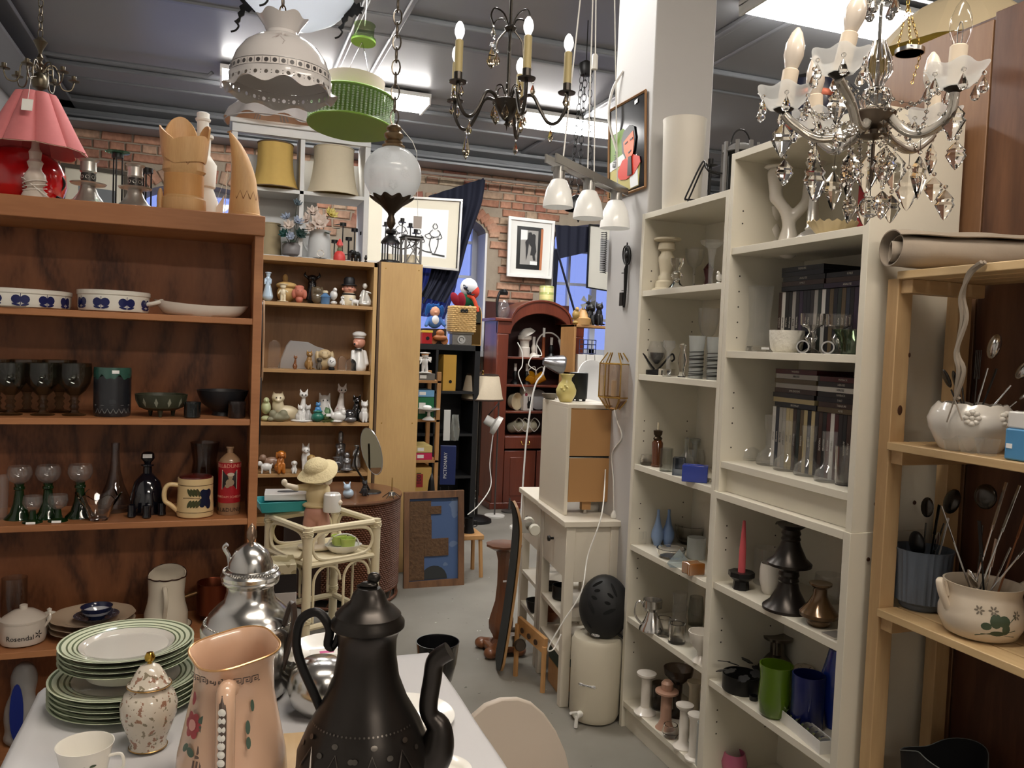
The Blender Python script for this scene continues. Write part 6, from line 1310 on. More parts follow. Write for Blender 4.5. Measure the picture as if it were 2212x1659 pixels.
t=thing('small_pine_rack','small pine rack of boxed games beside the oak panel','shelving unit',(0,6.0,0))
p0=xat(908,6.0,1.2);p1=xat(953,6.0,1.2)
for x in(p0-.12,p1-.03):
    for y in(0,.3):ob('post',box(x,y,0,x+.03,y+.03,1.29),PRK,t,bev=.002)
RK=[1.225,.93,.62,.36]
for zz in RK:ob('shelf',box(p0-.12,.0,zz-.02,p1,.33,zz),PRK,t,bev=.002)
GM=[(1.0,.05,(96,150,196),'pale blue game box',0),(.93,.19,(26,110,66),'green game box',1),(.62,.14,(190,40,70),'pink-red game box',0)]
for zz,h,c,lb,k in((1.10,.05,(110,160,200),'pale blue board game box on the small pine rack',0),(.931,.165,(24,104,62),'green board game box on the small pine rack',0),(.621,.05,(196,40,84),'pink board game box on the small pine rack',1),(.675,.05,(206,186,120),'cream board game box above the pink one',1),(.361,.2,(196,160,90),'tan jigsaw box with numbers on the lower rack',2),(1.226,.05,(120,116,110),'grey game box on top of the small pine rack',0)):
    t=thing('board_game',lb,'game box',(0,6.02,zz));ob('box',box(p0-.08,0,0,p1-.045,.28,h),mt(c,.5),t,bev=.001)
    ob('print_patch',box(p0-.0,-.002,h*.25,p0+.05,0,h*.75),PAPER if k!=2 else mt((150,40,40),.5),t)
    if k==2:text('lettering','1001',.05,INK,t,(p0+.02,-.004,h*.6),(0,rad(-90),0))
L0,s=loc3(922,6.0,.93+.17);L0=V((xat(925,5.97,.93),5.96,.931));t=thing('cake_stand','white pedestal cake stand before the green game','cake stand',L0);ob('stand',lathe([(0,0),(14,0),(12,3),(4,8),(3,16),(12,20),(24,23),(24,25),(0,23)],24,s),PORC,t);ob('cloth',blob([('e',(-4*s,0,27*s),(10*s,8*s,5*s))],.1,18),PORC,t)
L0=V((xat(917,6.03,1.28),6.03,1.277));s=mpp(L0);t=thing('clown_doll','little clown doll on top of the small pine rack','doll',L0);ob('body',X(child(),sc=46*s),PORC,t);ob('hair',ell((0,0,40*s),(8*s,8*s,6*s)),mt((200,130,60),.9),t)
for px,w,y0,h,c,lb in((965,7,6.42,66,(216,216,212),'white narrow box standing beside the small pine rack'),(982,8,6.42,56,(176,178,172),'crumpled clear plastic bag hanging by the black shelving')):
    L0=V((xat(px,y0,.85),y0,.72));s=mpp(L0);item('standing_box' if w==7 else 'plastic_bag',lb,'box' if w==7 else 'bag',box(-w*s,-.012,0,w*s,0,h*1.0*s)if w==7 else sheet(lambda u,v:((u-.5)*w*2.4*(1-.3*abs(v-.4))*s,-.015+.012*sin(u*9+v*5),v*h*s),8,8,.002),mt(c,.6)if w==7 else thin((220,222,216),.3,frost=.35),L0)
L0=V((xat(968,5.9,.3),5.9,.36));s=mpp(L0);t=thing('game_case','dark blue game case leaning by the metal candle stands','game box',V((xat(968,6.05,.6),6.05,.42)),rad(-10));ob('case',box(-.06,0,0,.06,.05,.3),mt((30,44,92),.4),t,bev=.002);text('lettering','PICTIONARY',.035,PRW,t,(-.02,-.002,.15),(0,rad(-90),0))
L0=V((xat(930,5.75,.3),5.75,0));s=mpp(L0);t=thing('iron_candle_stand','tall wrought iron candle stand with scrolls by the oak panel','candle holder',L0);ob('spike',lathe([(9,0),(9,120),(6,150),(0,168)],12,s),BLACKM,t)
for i in range(7):
    x=14+i*6;ob('bar',tube([(x*s,0,0),(x*s,0,(118+18*sin(i*2))*s)],1.2*s,6),BLACKM,t);ob('scroll',tube(spline([(x*s,0,90*s),((x+7)*s,0,100*s),((x+4)*s,0,112*s),((x-3)*s,0,106*s),(x*s,0,98*s)]),1.*s,5),BLACKM,t)
def lampshade_geo(pr,s,n=48):return shell(pr,.8,n=n,s=s,wob=lambda a,r,zz:(r*(1+.006*sin(40*a)),zz))
L0=V((xat(1028,6.6,0),6.6,0));s=mpp(L0);t=thing('floor_lamp','dark floor lamp with a pleated cream shade','floor lamp',L0,0);hz=at(1032,862,y=6.6).z
ob('base',lathe([(0,0),(34,0),(33,6),(20,12),(4,16),(0,16)],28,s),BLACKM,t);ob('pole',tube([(0,0,10*s),(0,0,hz+.15)],3.2*s,8),mt((52,46,42),.4,.6),t)
sh=ob('lamp_shade',X(lampshade_geo([(46,0),(44,6),(36,48),(33,52)],s),(3*s,0,hz)),mt((204,190,166),.85,name='pleated cream fabric',noise=.06,ns=80),t)
for r,zz in((46,0),(33,52)):ob('shade_trim',X(tube([(r*s*cos(a),r*s*sin(a),zz*s)for a in[i*pi/18 for i in range(36)]],1.8*s,6,True),(3*s,0,hz)),mt((60,44,34),.7),sh)
ob('finial',X(lathe([(0,52),(3,53),(2,57),(3,60),(0,63)],12,s),(3*s,0,hz)),BRASS,t)
L0=V((xat(1068,6.78,0),6.78,0));s=mpp(L0);t=thing('floor_lamp','thin floor lamp with white disc base and spot head','floor lamp',L0);hz=at(1074,830,y=6.78).z
ob('base',lathe([(0,0),(22,0),(22,3),(0,4)],28,s),PLASTW,t);ob('pole',tube([(0,0,3*s),(0,0,hz)],1.8*s,8),mt((110,106,104),.3,.8),t)
q=at(1048,905,y=6.6)-L0;hd=ob('spot_head',X(vessel([(9,0),(10,3),(10,18),(20,22),(21,32)],1,4,n=28,s=s),q,(0,rad(118),rad(-20))),PLASTW,t);ob('bulb',X(ell((0,0,24*s),9*s,12,8),q,(0,rad(118),rad(-20))),mt((220,214,200),.3),hd)
ob('arm',tube([(0,0,at(1072,870,y=6.78).z),q],1.3*s,6),BLACKM,t)
ob('cord',tube(spline([at(1066,930,y=6.7)-L0,at(1058,1000,y=6.6)-L0,at(1060,1050,y=6.5)-L0,at(1035,1090,y=6.3)-L0,at(1010,1112,y=6.25)-L0]),1.2*s,6),PLASTW,t)
t=thing('drying_rack','folded white slatted rack leaning by the floor lamps','drying rack',at(1005,1095,z=0))
for i,(x0,x1,b)in enumerate(((993,1018,955),(1000,1030,985),(990,1012,1000),(1004,1026,1010),(996,1022,970))):
    p1=at(x0,b,y=6.9)-t.location;p0_=at(x1-4,1098+i,z=.0)-t.location;ob('slat',tube([p0_,p1],.012,5),PLASTW,t)
ob('coil',tube(spline([at(1020+12*cos(a),1068+10*sin(a),y=6.6)-t.location for a in range(14)]),.005,5),PLASTW,t)
L0=at(1100,1106,z=0);s=mpp(L0);t=thing('disc_stand','flat grey disc stand on the floor before the red cabinet','lamp stand',L0);ob('disc',lathe([(0,0),(17,0),(17,3),(3,5),(2,30),(0,30)],24,s),mt((90,88,86),.4,.5),t)
L0=at(1128,1096,y=6.3);L0.z=0;L0.x=xat(1127,6.3,.3);s=mpp(L0);t=thing('floor_lamp','white floor lamp with a leaning pole and silver cone shade','floor lamp',L0)
ob('base',lathe([(0,0),(24,0),(23,4),(0,5)],24,s),PLASTW,t);pts=[(0,0,.0)]+[tuple(at(px,py,y=6.3)-L0)for px,py in((1130,1040),(1137,950),(1148,870),(1158,828),(1172,808),(1178,786))];ob('pole',tube(spline(pts),1.9*s,7),PLASTW,t)
ob('cone_shade',X(shell([(8,0),(12,8),(22,40),(20,46)],1,n=32,s=s),at(1174,780,y=6.3)-L0,(0,rad(100),rad(-8))),mt((176,176,178),.25,.9),t)
LW=mt((214,208,198),.4,name='white lamp enamel');cy=7.26
def AC(px,zz):return V((xat(px,cy,zz),cy,zz))
L0=AC(1132,AZ[0]);s=mpp(L0);t=thing('desk_lamp','white desk lamp with round tilted head in the arched cabinet','desk lamp',L0);ob('base',lathe([(0,0),(12,0),(12,20),(10,22),(10,34),(15,38),(15,46),(0,46)],20,s),LW,t);ob('head',X(vessel([(4,0),(14,4),(20,14)],1,1,n=24,s=s),(-2*s,0,60*s),(0,rad(150),0)),LW,t)
L0=AC(1160,AZ[0]);s=mpp(L0);t=thing('gooseneck_lamp','white gooseneck clip lamp arching in the cabinet top','desk lamp',L0);ob('neck',tube(spline([(0,0,0),(-2*s,0,30*s),(10*s,0,50*s),(30*s,0,54*s),(46*s,0,46*s),(52*s,0,36*s)]),1.7*s,7),PLASTW,t);ob('head',X(vessel([(3,0),(5,10),(8,22)],.8,1,n=18,s=s),(50*s,0,40*s),(0,rad(150),0)),PLASTW,t);ob('clip',cbox(0,0,3*s,8*s,6*s,6*s),PLASTW,t)
L0=AC(1173,AZ[0]);s=mpp(L0);t=thing('wooden_lamp_stick','slim brown wooden lamp stick in the cabinet','lamp base',L0);ob('stick',lathe([(4,0),(3.4,44),(0,44)],12,s),mt((140,74,40),.4),t);ob('socket',lathe([(3,44),(3,64),(0,64)],12,s),PLASTW,t)
for px,zz,lb in((1152,AZ[0],'white lamp with round glass bulb beside the desk lamp'),(1190,AZ[0],'small black lamp with candle socket in the cabinet'),(1112,AZ[1],'black lamp with white socket on the cabinet second shelf'),(1137,AZ[1],'dark lamp with white socket behind the yellow spots'),(1218,AZ[1],'grey lamp with white socket at the shelf right'),(1203,AZ[2],'brown lamp with white candle socket by the cabinet wall')):
    L0=AC(px,zz);s=mpp(L0);t=thing('shadeless_lamp',lb,'lamp',L0);dark='white lamp' not in lb;ob('foot',lathe([(0,0),(10,0),(9,4),(4,10),(6,20),(3,28),(0,28)],16,s),BLACK if dark else LW,t);ob('socket',lathe([(3.2,28),(3.2,44),(0,44)],12,s),PLASTW,t)
YL=mt((214,150,30),.4,name='yellow enamel')
for px,a,lb in((1145,160,'small yellow spot lamp lying on the cabinet shelf'),(1162,75,'yellow cylinder spot lamp beside the silver cone')):
    L0=AC(px,AZ[1]);s=mpp(L0);t=thing('spot_lamp',lb,'spot lamp',L0);ob('head',X(vessel([(8,-10),(11,-8),(11,14)],1,-6,n=24,s=s),(0,0,12*s),(rad(60),0,rad(a))),YL,t);ob('cord',tube(spline([(0,0,14*s),(-8*s,-8*s,30*s),(6*s,-8*s,38*s),(10*s,-6*s,20*s)]),1.*s,5),PLASTW,t)
L0=AC(1226,AZ[1]);s=mpp(L0);t=thing('white_spot_lamp','white clamp spot lamp at the right of the shelf','spot lamp',L0);ob('head',ell((0,0,12*s),(9*s,9*s,11*s)),LW,t);ob('neck',tube([(0,0,18*s),(12*s,0,34*s)],3*s,8),PLASTW,t)
L0=AC(1109,AZ[2]);s=mpp(L0);t=thing('ceiling_spot','cream ring-shaped ceiling spot on the third cabinet shelf','spot lamp',L0);ob('ring',X(vessel([(6,-6),(16,-4),(19,10)],2,-3,n=28,s=s),(0,0,19*s),(rad(90),0,rad(30))),CREAM,t)
L0=AC(1136,AZ[2]);s=mpp(L0);t=thing('printed_box','white box printed with a black rabbit','box',L0,rad(8));ob('box',box(-12*s,-10*s,0,12*s,10*s,52*s),PAPER,t,bev=.001)
rb=[[(-4,4),(4,4),(5,14),(3,20),(-3,20),(-5,14)],[(-4,20),(-1,20),(-2,30),(-4,29)],[(1,20),(4,20),(4,29),(2,30)]];ob('rabbit_print',J(*[X(([(u*s+2*s,0,w*s)for u,w in pl],[tuple(range(len(pl)))]),(0,-10.2*s,0))for pl in rb]),BLACK,t,kind='stuff');ob('balloon_print',X(lathe([(3.4,0),(3.4,.2)],12,s),(-6*s,-10*s,34*s),(pi/2,0,0)),mt((170,70,90),.6),t)
L0=AC(1163,AZ[2]);s=mpp(L0);t=thing('grey_plate_lamp','round grey ceiling lamp leaning behind the printed box','ceiling lamp',L0);ob('disc',X(lathe([(0,0),(22,0),(22,4),(14,8),(0,9)],28,s),(0,6*s,22*s),(rad(80),0,0)),mt((186,188,190),.4),t)
for px,a,lb in((1108,60,'cream spot lamp lying at the left of the lowest shelf'),(1122,100,'cream spot lamp in the middle of the lowest shelf'),(1142,130,'white clamp lamp with cable on the lowest shelf')):
    L0=AC(px,AZ[3]);s=mpp(L0);t=thing('spot_lamp',lb,'spot lamp',L0);ob('head',X(vessel([(7,-12),(11,-8),(14,12)],1,-8,n=24,s=s),(0,0,15*s),(rad(70),0,rad(a))),mt((206,200,176),.4),t);ob('cord',tube(spline([(0,0,20*s),(6*s,-14*s,36*s),(18*s,-16*s,24*s),(6*s,-18*s,8*s),(-6*s,-16*s,20*s)]),1.1*s,5),PLASTW,t)
for i,(a,b,c,lb)in enumerate((((1118,740),(1128,790),(1134,845),'white lamp cable trailing over the left cabinet shelves'),((1160,745),(1150,770),(1158,800),'white coiled cable hanging in the middle of the cabinet'),((1206,800),(1216,830),(1204,865),'white cable looping behind the yellow vase'))):
    tag(ob('lamp_cable',tube(spline([at(*a,y=7.04),at(a[0]+10,a[1]+22,y=7.03),at(*b,y=7.03),at(b[0]-8,b[1]+18,y=7.03),at(*c,y=7.04)]),.005,6),PLASTW),lb,'cable')
L0=V((xat(1086,7.2,1.77),7.2,1.766));s=mpp(L0);t=thing('coffee_press','black and glass coffee maker on the red cabinet','coffee maker',L0);ob('jug',vessel([(8,0),(14,4),(15,22),(10,34),(8,38)],.8,n=24,s=s),CLEAR,t);ob('stand',tube(spline([(-12*s,0,0),(-14*s,0,34*s),(-8*s,0,56*s),(4*s,0,60*s)]),3*s,8),BLACK,t);ob('lid',lathe([(9,50),(10,56),(6,61),(0,62)],18,s),BLACK,t)
L0=V((xat(1177,7.45,1.9),7.42,1.945));s=mpp(L0);t=thing('striped_canister','pale green and yellow striped canister behind the arched crown','canister',L0);ob('body',lathe([(0,0),(16,0),(16,34),(15,36),(0,36)],28,s),rings([(0,(176,180,110)),(.2,(214,206,140)),(.45,(166,176,100)),(.6,(216,208,150)),(.85,(170,176,104))],37*s,.3,by='z'),t)
t=thing('side_shelf','narrow wooden shelf beside the red cabinet','shelving unit',(0,6.55,0));xa=xat(1240,6.55,1.6);xb=xa+.5
for x in(xa,xb):ob('side_panel',box(x,0,0,x+.02,.3,1.72),PRK,t,bev=.002)
for zz in(.5,1.0,1.30,1.72):ob('shelf',box(xa,0,zz-.02,xb+.02,.3,zz),PRK,t,bev=.002)
for i in range(3):
    L0=V((xa+.055+i*.085,6.57,1.3+.001));item('storage_box',('first','second','third')[i]+' white file box with a finger hole on the narrow shelf','file box',J(box(0,0,0,.075,.25,.16)),PAPER,L0,bev=.002,group='white file boxes');
    for o in(bpy.data.objects[-1:]if 0 else[]):pass
L0=V((xat(1258,6.62,1.72),6.62,1.721));s=mpp(L0);t=thing('desk_fan','small desk fan on a wooden foot','fan',L0);ob('foot',lathe([(0,0),(20,0),(20,14),(14,18),(6,34),(0,40)],20,s),mt((176,136,84),.5),t)
for i in range(5):a=i*2*pi/5;ob('blade',X(sheet(lambda u,v:((4+13*v)*s,(u-.5)*9*s*(.4+v),2*(u-.5)*s),3,3,.6*s),(8*s,-6*s,48*s),(pi/2,-a,0)),mt((120,120,118),.4),t)
ob('hub',X(lathe([(4,0),(4,5),(0,6)],14,s),(8*s,-4*s,48*s),(pi/2,0,0)),BLACK,t)
for px,h,c,g,lb in((1244,38,(170,140,80),bird(),'small yellowish bird figure beside the fan'),(1273,46,(24,24,26),dog_sit(),'black dog figure right of the fan'),(1292,52,(28,26,28),cat_sit(),'dark cat figure at the end of the narrow shelf')):figure('shelf_figure',lb,'figurine',g,mt(c,.4),px,6.6,1.721,h)
L0=V((xat(1284,6.4,1.25),6.42,1.0));s=mpp(L0);t=thing('large_plate','big white plate standing upright by the narrow shelf','plate',V((L0.x,6.45,1.0)));ob('plate',X(lathe([(0,2),(26,0),(40,6),(52,8),(51,10),(38,8),(24,3),(0,4)],40,s),(0,0,52*s),(rad(76),0,rad(20))),PORC,t)
L0=V((xat(1268,6.6,1.5),6.62,1.31+.16));item('wire_crate','blue-grey wire crate above the file boxes','crate',J(*[tube([(i*.04-.08,-.03,0),(i*.04-.08,-.03,.12)],.004,5)for i in range(5)]+[tube([(-.08,-.03,k*.04),(.08,-.03,k*.04)],.004,5)for k in range(4)]),mt((60,70,110),.5),L0)
# ================================================================== middle of the floor
def CF(px,py,x=1.597):return at(px,py,x=x)
c4=[CF(1319,240),CF(1398,195),CF(1397,404),CF(1317,432)];c=sum(c4,V())/4
t=thing('mirror_poster','framed pop-art portrait of a dark-haired man on the column','picture',c)
F4=lambda u,v:c4[0].lerp(c4[1],u).lerp(c4[3].lerp(c4[2],u),v)-c
def onface(pl,m,lay,name='printed_shape',th=.0012):
    P=[F4(u,v)for u,v in pl];n=len(P);x=-.004-.0014*lay
    ob(name,([(x,p.y,p.z)for p in P]+[(x+th,p.y,p.z)for p in P],[tuple(range(n)),tuple(reversed(range(n,2*n)))]+[(i,(i+1)%n,n+(i+1)%n,n+i)for i in range(n)]),m,t)
onface([(0,0),(1,0),(1,1),(0,1)],mt((26,27,30),.12,.4),0,'mirror_glass',.004)
WF=mt((150,112,76),.4)
for a,b in(((0,0),(1,0)),((1,0),(1,1)),((1,1),(0,1)),((0,1),(0,0))):ob('frame_side',tube([F4(*a)+V((-.006,0,0)),F4(*b)+V((-.006,0,0))],.006,4),WF,t)
onface([(.04,.3),(.4,.28),(.5,.34),(.5,.62),(.04,.62)],mt((98,130,44),.4),1);onface([(.04,.6),(.46,.55),(.46,.66),(.04,.7)],PRW,2);onface([(.04,.68),(.6,.62),(.86,.72),(.82,.96),(.04,.98)],mt((176,164,96),.4),1);onface([(.56,.66),(.78,.62),(.82,.95),(.62,.96)],PRW,2)
onface([(.24,.76),(.4,.63),(.66,.6),(.86,.66),(.88,.72),(.72,.82),(.5,.85),(.34,.83)],mt((200,52,34),.4),3);onface([(.38,.4),(.44,.32),(.6,.28),(.72,.32),(.76,.44),(.72,.58),(.5,.62),(.4,.54)],BLACK,4);onface([(.44,.44),(.56,.4),(.7,.36),(.73,.48),(.7,.6),(.62,.66),(.54,.64),(.46,.54)],mt((226,112,74),.4),5)
for pl in([(.48,.46),(.56,.445),(.56,.46),(.49,.475)],[(.62,.44),(.7,.43),(.7,.445),(.63,.455)],[(.58,.57),(.66,.555),(.65,.57),(.59,.585)],[(.58,.62),(.66,.62),(.68,.82),(.56,.82)]):onface(pl,BLACK,6)
text('lettering','Elvis',.042,BLACK,t,F4(.2,.58)+V((-.009,0,0)),(rad(90),rad(-90),0),.0004)
for o in t.children:
    if o.name.startswith('lettering'):o.rotation_euler=(0,rad(-80),rad(-90))
onface([(.72,.05),(.8,.04),(.8,.08),(.72,.09)],TAGW,3,'price_sticker')
k0=CF(1352,595,1.59);t=thing('iron_key','large black iron key ornament on the column','wall ornament',k0);f=lambda px,py:CF(px,py,1.588)-k0
for q in(-1,1):ob('bow_loop',tube([f(1354+9*cos(a)*.7+q*2,551+20*sin(a))for a in[i*pi/8 for i in range(16)]],.0035,6,True),BLACKM,t)
ob('bow_boss',ell(f(1354,551),(.008,.012,.018)),BLACKM,t);ob('shank',tube([f(1355,524),f(1354,572),f(1352,582),f(1350,640),f(1347,664)],[.003,.006,.009,.006,.005],8),BLACKM,t);ob('bit',X(box(-.004,0,-.028,.004,.028,.028),f(1346,646)),BLACKM,t)
for py in(590,628):ob('pin',tube([f(1343,py),f(1352,py)],.002,5),BLACKM,t)
k0=CF(1327,822,1.56);s=mpp(k0);t=thing('wall_sconce','brass wall lamp with amber glass panes on the column','wall lamp',k0,rad(-70));AMB=thin((190,140,70),.45)
for i in range(6):
    a=i*pi/3+pi/6;b=a+pi/3;r=36*s
    p,q=V((r*cos(a),r*sin(a)*.8,0)),V((r*cos(b),r*sin(b)*.8,0))
    ob('pane',([tuple(p+V((0,0,w*s)))for w in(-36,34)]+[tuple(q+V((0,0,w*s)))for w in(34,-36)],[(0,1,2,3)]),AMB,t);ob('lower_pane',([tuple(p+V((0,0,-36*s))),tuple(q+V((0,0,-36*s))),tuple(q*.4+V((0,0,-60*s))),tuple(p*.4+V((0,0,-60*s)))],[(0,1,2,3)]),AMB,t)
    ob('rib',tube([p*.5+V((0,0,60*s)),p+V((0,0,36*s)),p+V((0,0,-36*s)),p*.4+V((0,0,-62*s))],1.5*s,6),BRASS,t)
for w in(36,-36):ob('band',tube([(36*s*cos(i*pi/3+pi/6),29*s*sin(i*pi/3+pi/6),w*s)for i in range(6)],1.6*s,6,True),BRASS,t)
ob('candle',lathe([(6,-34),(6,0),(0,0)],12,s),CREAM,t);ob('bulb',lathe([(0,0),(6,6),(7,16),(0,34)],12,s),CLEAR,t);ob('finial',lathe([(0,-66),(4,-62),(12,-60),(0,-58)],14,s),BRASS,t)
tag(ob('sconce_cord',tube(spline([CF(1327,885),CF(1333,910),CF(1343,945),CF(1322,980),CF(1325,1040),CF(1326,1115)]),.003,6),PLASTW),'white cord with plug hanging below the wall lamp','cable')
p=CF(1326,1118);t=thing('plug','white mains plug hanging on the column','plug',p);ob('body',lathe([(0,0),(.014,0),(.015,.012),(.006,.03),(0,.03)],14),PLASTW,t)
for q in(-.005,.005):ob('pin',tube([(0,q,0),(0,q,-.016)],.002,6),STEEL,t)
t=thing('wire_coil','black and white wire coil hanging at the column edge','coil',(0,0,0));cp=[CF(1314,500,1.585),CF(1311,590,1.585)];ob('coil',tube([cp[0].lerp(cp[1],i/160)+V((.012*cos(i*.9)-.01,.018*sin(i*.9)+.02,0))for i in range(161)],.0018,4),BLACKM,t)
z=1.268
L0=on(1222,868,z);s=mpp(L0);t=thing('yellow_vase','pale yellow ceramic vase on the white cabinet','vase',L0);ob('body',vessel([(12,0),(14,2),(21,16),(22,26),(17,38),(11,46),(11,52),(17,60)],1.5,n=32,s=s),mt((206,192,122),.3,coat=.4),t);ob('relief',J(*[ell((21.5*s*cos(a),21.5*s*sin(a),w*s),3*s,8,5)for a,w in((3.8,30),(4.1,26),(4.4,32),(4.2,36))]),mt((206,192,122),.3,coat=.4),t,kind='stuff')
L0=on(1272,866,z);L0.x=min(L0.x,1.545);s=mpp(L0);t=thing('black_pot','black metal cylinder pot behind the wall lamp','pot',L0);ob('body',lathe([(0,4),(18,4),(19,6),(20,60),(18,61),(0,56)],28,s),mt((30,32,32),.3,.4),t)
for q in range(3):ob('foot',X(lathe([(4,0),(4,5)],8,s),(14*s*cos(q*2.1),14*s*sin(q*2.1),0)),BLACK,t)
hollow('small_dish','small dark-rimmed dish beside the yellow vase','dish',[(10,0),(16,6),(18,12)],1.2,mt((120,112,100),.4),on(1188,862,z))
L0=on(1290,1100,.79);L0.x=min(L0.x,1.57);turned('round_tub','round white plastic tub on the front bedside table','tub',[(0,0),(20,0),(21,4),(21,14),(14,17),(0,18)],PLASTW,L0)
for nm,lb,pr,m_,px,py,zz in(('oven_dish','clear oven dish on the upper bedside shelf',[(14,0),(20,6),(22,26)],CLEAR,1196,1236,.38),('roasting_tin','dark roasting tin on the upper bedside shelf',[(20,0),(24,12)],DPEWTER,1190,1272,.38),('brown_bowl','brown stoneware bowl on the lower bedside shelf',[(12,0),(20,10),(30,26)],mt((134,78,46),.3),1188,1340,.22),('black_casserole','black lidded casserole in the rear bedside table',[(18,0),(22,4),(22,30)],BLACK,1142,1298,.38),('black_bowl','black bowl low in the rear bedside table',[(12,0),(18,8),(22,26)],BLACK,1145,1322,.22)):
    L0=on(px,py,zz);L0.x=max(L0.x,1.475);hollow(nm,lb,'bowl',pr,1.2,m_,L0)
L0=on(1180,1385,.0);item('green_box','dark green box below the brown bowl','box',box(-.05,-.06,0,.06,.08,.1),mt((36,62,50),.4),V((1.475,3.27,.11)),rz=-.1,bev=.003);item('box_support','low wooden box under the dark green box','box',box(-.05,-.06,0,.06,.08,.108),PRK,V((1.475,3.27,0)),rz=-.1,bev=.003)
t=thing('bottle_rack','low wooden rack with round holes between the bedside legs','wine rack',at(1150,1385,z=.2));c=t.location;a,b=at(1118,1348,z=.24)-c,at(1176,1398,z=.2)-c
ob('board',sheet(lambda u,v:tuple(a.lerp(b,u)+V((0,0,-.035+.07*v))),8,2,.018),PRK,t)
for u in(.25,.5,.75):ob('hole',X(lathe([(.013,0),(.013,.003)],14),a.lerp(b,u)+V((-.012,-.01,0)),(pi/2,0,math.atan2((b-a).y,(b-a).x))),mt((60,40,24),.7),t)
ob('leg',tube([b,V((b.x,b.y,-c.z))],.012,6),PRK,t);ob('leg',tube([a,V((a.x,a.y,-c.z))],.012,6),PRK,t)
t=thing('skateboard','skateboard leaning upright against the bedside tables','skateboard',at(1085,1445,z=0));c=t.location
sp_=[at(px,py,y=3.5-(1445-py)*.0002)-c for px,py in((1080,1443),(1088,1400),(1101,1320),(1112,1240),(1120,1160),(1120,1120),(1113,1082))];sp_=spline(sp_,4);n=len(sp_)-1
wd=lambda v:.098*min(1,math.sqrt(max(0,1-(2*v-1)**6))+.12)
ob('deck',sheet(lambda u,v:tuple(sp_[int(v*n)]+V((.2*(u-.5)*2*wd(v),.98*(u-.5)*2*wd(v),0))),6,n,.011),wood((190,150,100),(150,110,70),'z',1.,.5,5.,3.,'maple ply'),t);ob('grip_tape',sheet(lambda u,v:tuple(sp_[int(v*n)]+V((.2*(u-.5)*1.96*wd(v)-.0165,.98*(u-.5)*1.96*wd(v),0))),6,n,.0),mt((48,50,48),.95),t)
for v in(.24,.78):
    p=sp_[int(v*n)]+V((.062,0,0));tk=ob('truck',tube([p+V((-.014,-.068,0)),p+V((.014,.068,0))],.009,8),STEEL,t);ob('baseplate',X(cbox(0,0,0,.05,.05,.05),p+V((-.03,0,0)),(0,0,-.2)),STEEL,tk)
    for q in(-1,1):ob('wheel',X(lathe([(0,-.016),(.022,-.016),(.026,-.01),(.026,.01),(.022,.016),(0,.016)],20),p+V((.015*q,.075*q,0)),(pi/2,0,-.2)),mt((214,212,200),.4)if v>.5 else mt((70,60,50),.5),tk)
L0=at(1080,1408,z=0);s=mpp(L0);CW=wood((128,78,44),(92,52,28),'z',1.,.35,6.,3.,'carved walnut',coat=.3)
t=thing('carved_pedestal','carved wooden pedestal stand with scroll feet','plant stand',L0);ob('column',lathe([(0,22),(22,22),(16,32),(18,38),(26,54),(27,70),(21,92),(15,112),(12,150),(12,200),(17,222),(0,222)],24,s,wob=lambda a,r,zz:(r*(1+.05*cos(8*a)*(zz>50)),zz)),CW,t)
ob('dish',lathe([(0,222),(20,222),(38,232),(38,236),(0,230)],32,s,wob=lambda a,r,zz:(r*(1+.04*cos(10*a)),zz)),CW,t);ob('plinth',box(-34*s,-34*s,8*s,34*s,34*s,22*s),CW,t,bev=.008);ob('price_sticker',cbox(0,-12.5*s,158*s,8*s,.6*s,4*s),TAGW,t)
for x,y in((-1,-1),(1,-1),(-1,1),(1,1)):ob('scroll_foot',blob([('e',(x*32*s,y*32*s,12*s),(15*s,15*s,12*s)),('c',(x*18*s,y*18*s,18*s),(x*30*s,y*30*s,14*s),9*s,10*s)],.1,22),CW,t)
L0=at(1268,1498,z=0);L0.x=min(L0.x,1.475);L0.y=2.955;s=mpp(L0);CT_=mt((200,192,172),.4,name='beige plastic')
t=thing('water_container','beige cylindrical water container with a white tap','water container',L0);ob('body',lathe([(0,0),(36,0),(48,5),(54,18),(55,170),(50,180),(0,182)],36,s),CT_,t);ob('label_strip',decal([(55,0),(55,180)],s,[rect(-30,86,6,92)],face(L0)-.1,.6),TAGW,t)
text('lettering','VATTENTANK 15 L',5*s,INK,t,(0,0,89*s),(0,0,face(L0)-.32+pi/2),.0002,56*s)
d=face(L0)-.55;tp=ob('tap',tube([(52*s*cos(d),52*s*sin(d),26*s),(70*s*cos(d),70*s*sin(d),27*s)],7*s,10),PLASTW,t);ob('spout',tube([(68*s*cos(d),68*s*sin(d),26*s),(70*s*cos(d),70*s*sin(d),2*s)],4*s,8),PLASTW,tp);ob('lever',tube([(70*s*cos(d),70*s*sin(d),34*s),(92*s*cos(d),92*s*sin(d),40*s)],3*s,8),PLASTW,tp)
H0=V((L0.x+.02,L0.y-.01,L0.z+182*s));t=thing('bicycle_helmet','matt black skate helmet resting on the water container','helmet',H0);BLM=mt((24,24,25),.55,name='matt black shell')
hs=mpp(at(1267,1345,y=2.9));R1,R2=56*hs,70*hs;nd=V((cos(face(H0)),sin(face(H0)),.25)).normalized();q=nd.to_track_quat('Z','Y')
def hp_(u,v,k=1.0):return q@V((R1*u*k,R2*v*k,.62*R1*math.sqrt(max(0,1-u*u-v*v))*k))+V((0,0,R2*.9))
sh_=lathe([(1,-.28),(1.0,-.1),(.98,.06),(.9,.28),(.74,.46),(.5,.6),(.26,.68),(0,.7)],40);ob('shell',([tuple(q@V((R1*x,R2*y,R1*zz))+V((0,0,R2*.9)))for x,y,zz in sh_[0]],sh_[1]),BLM,t)
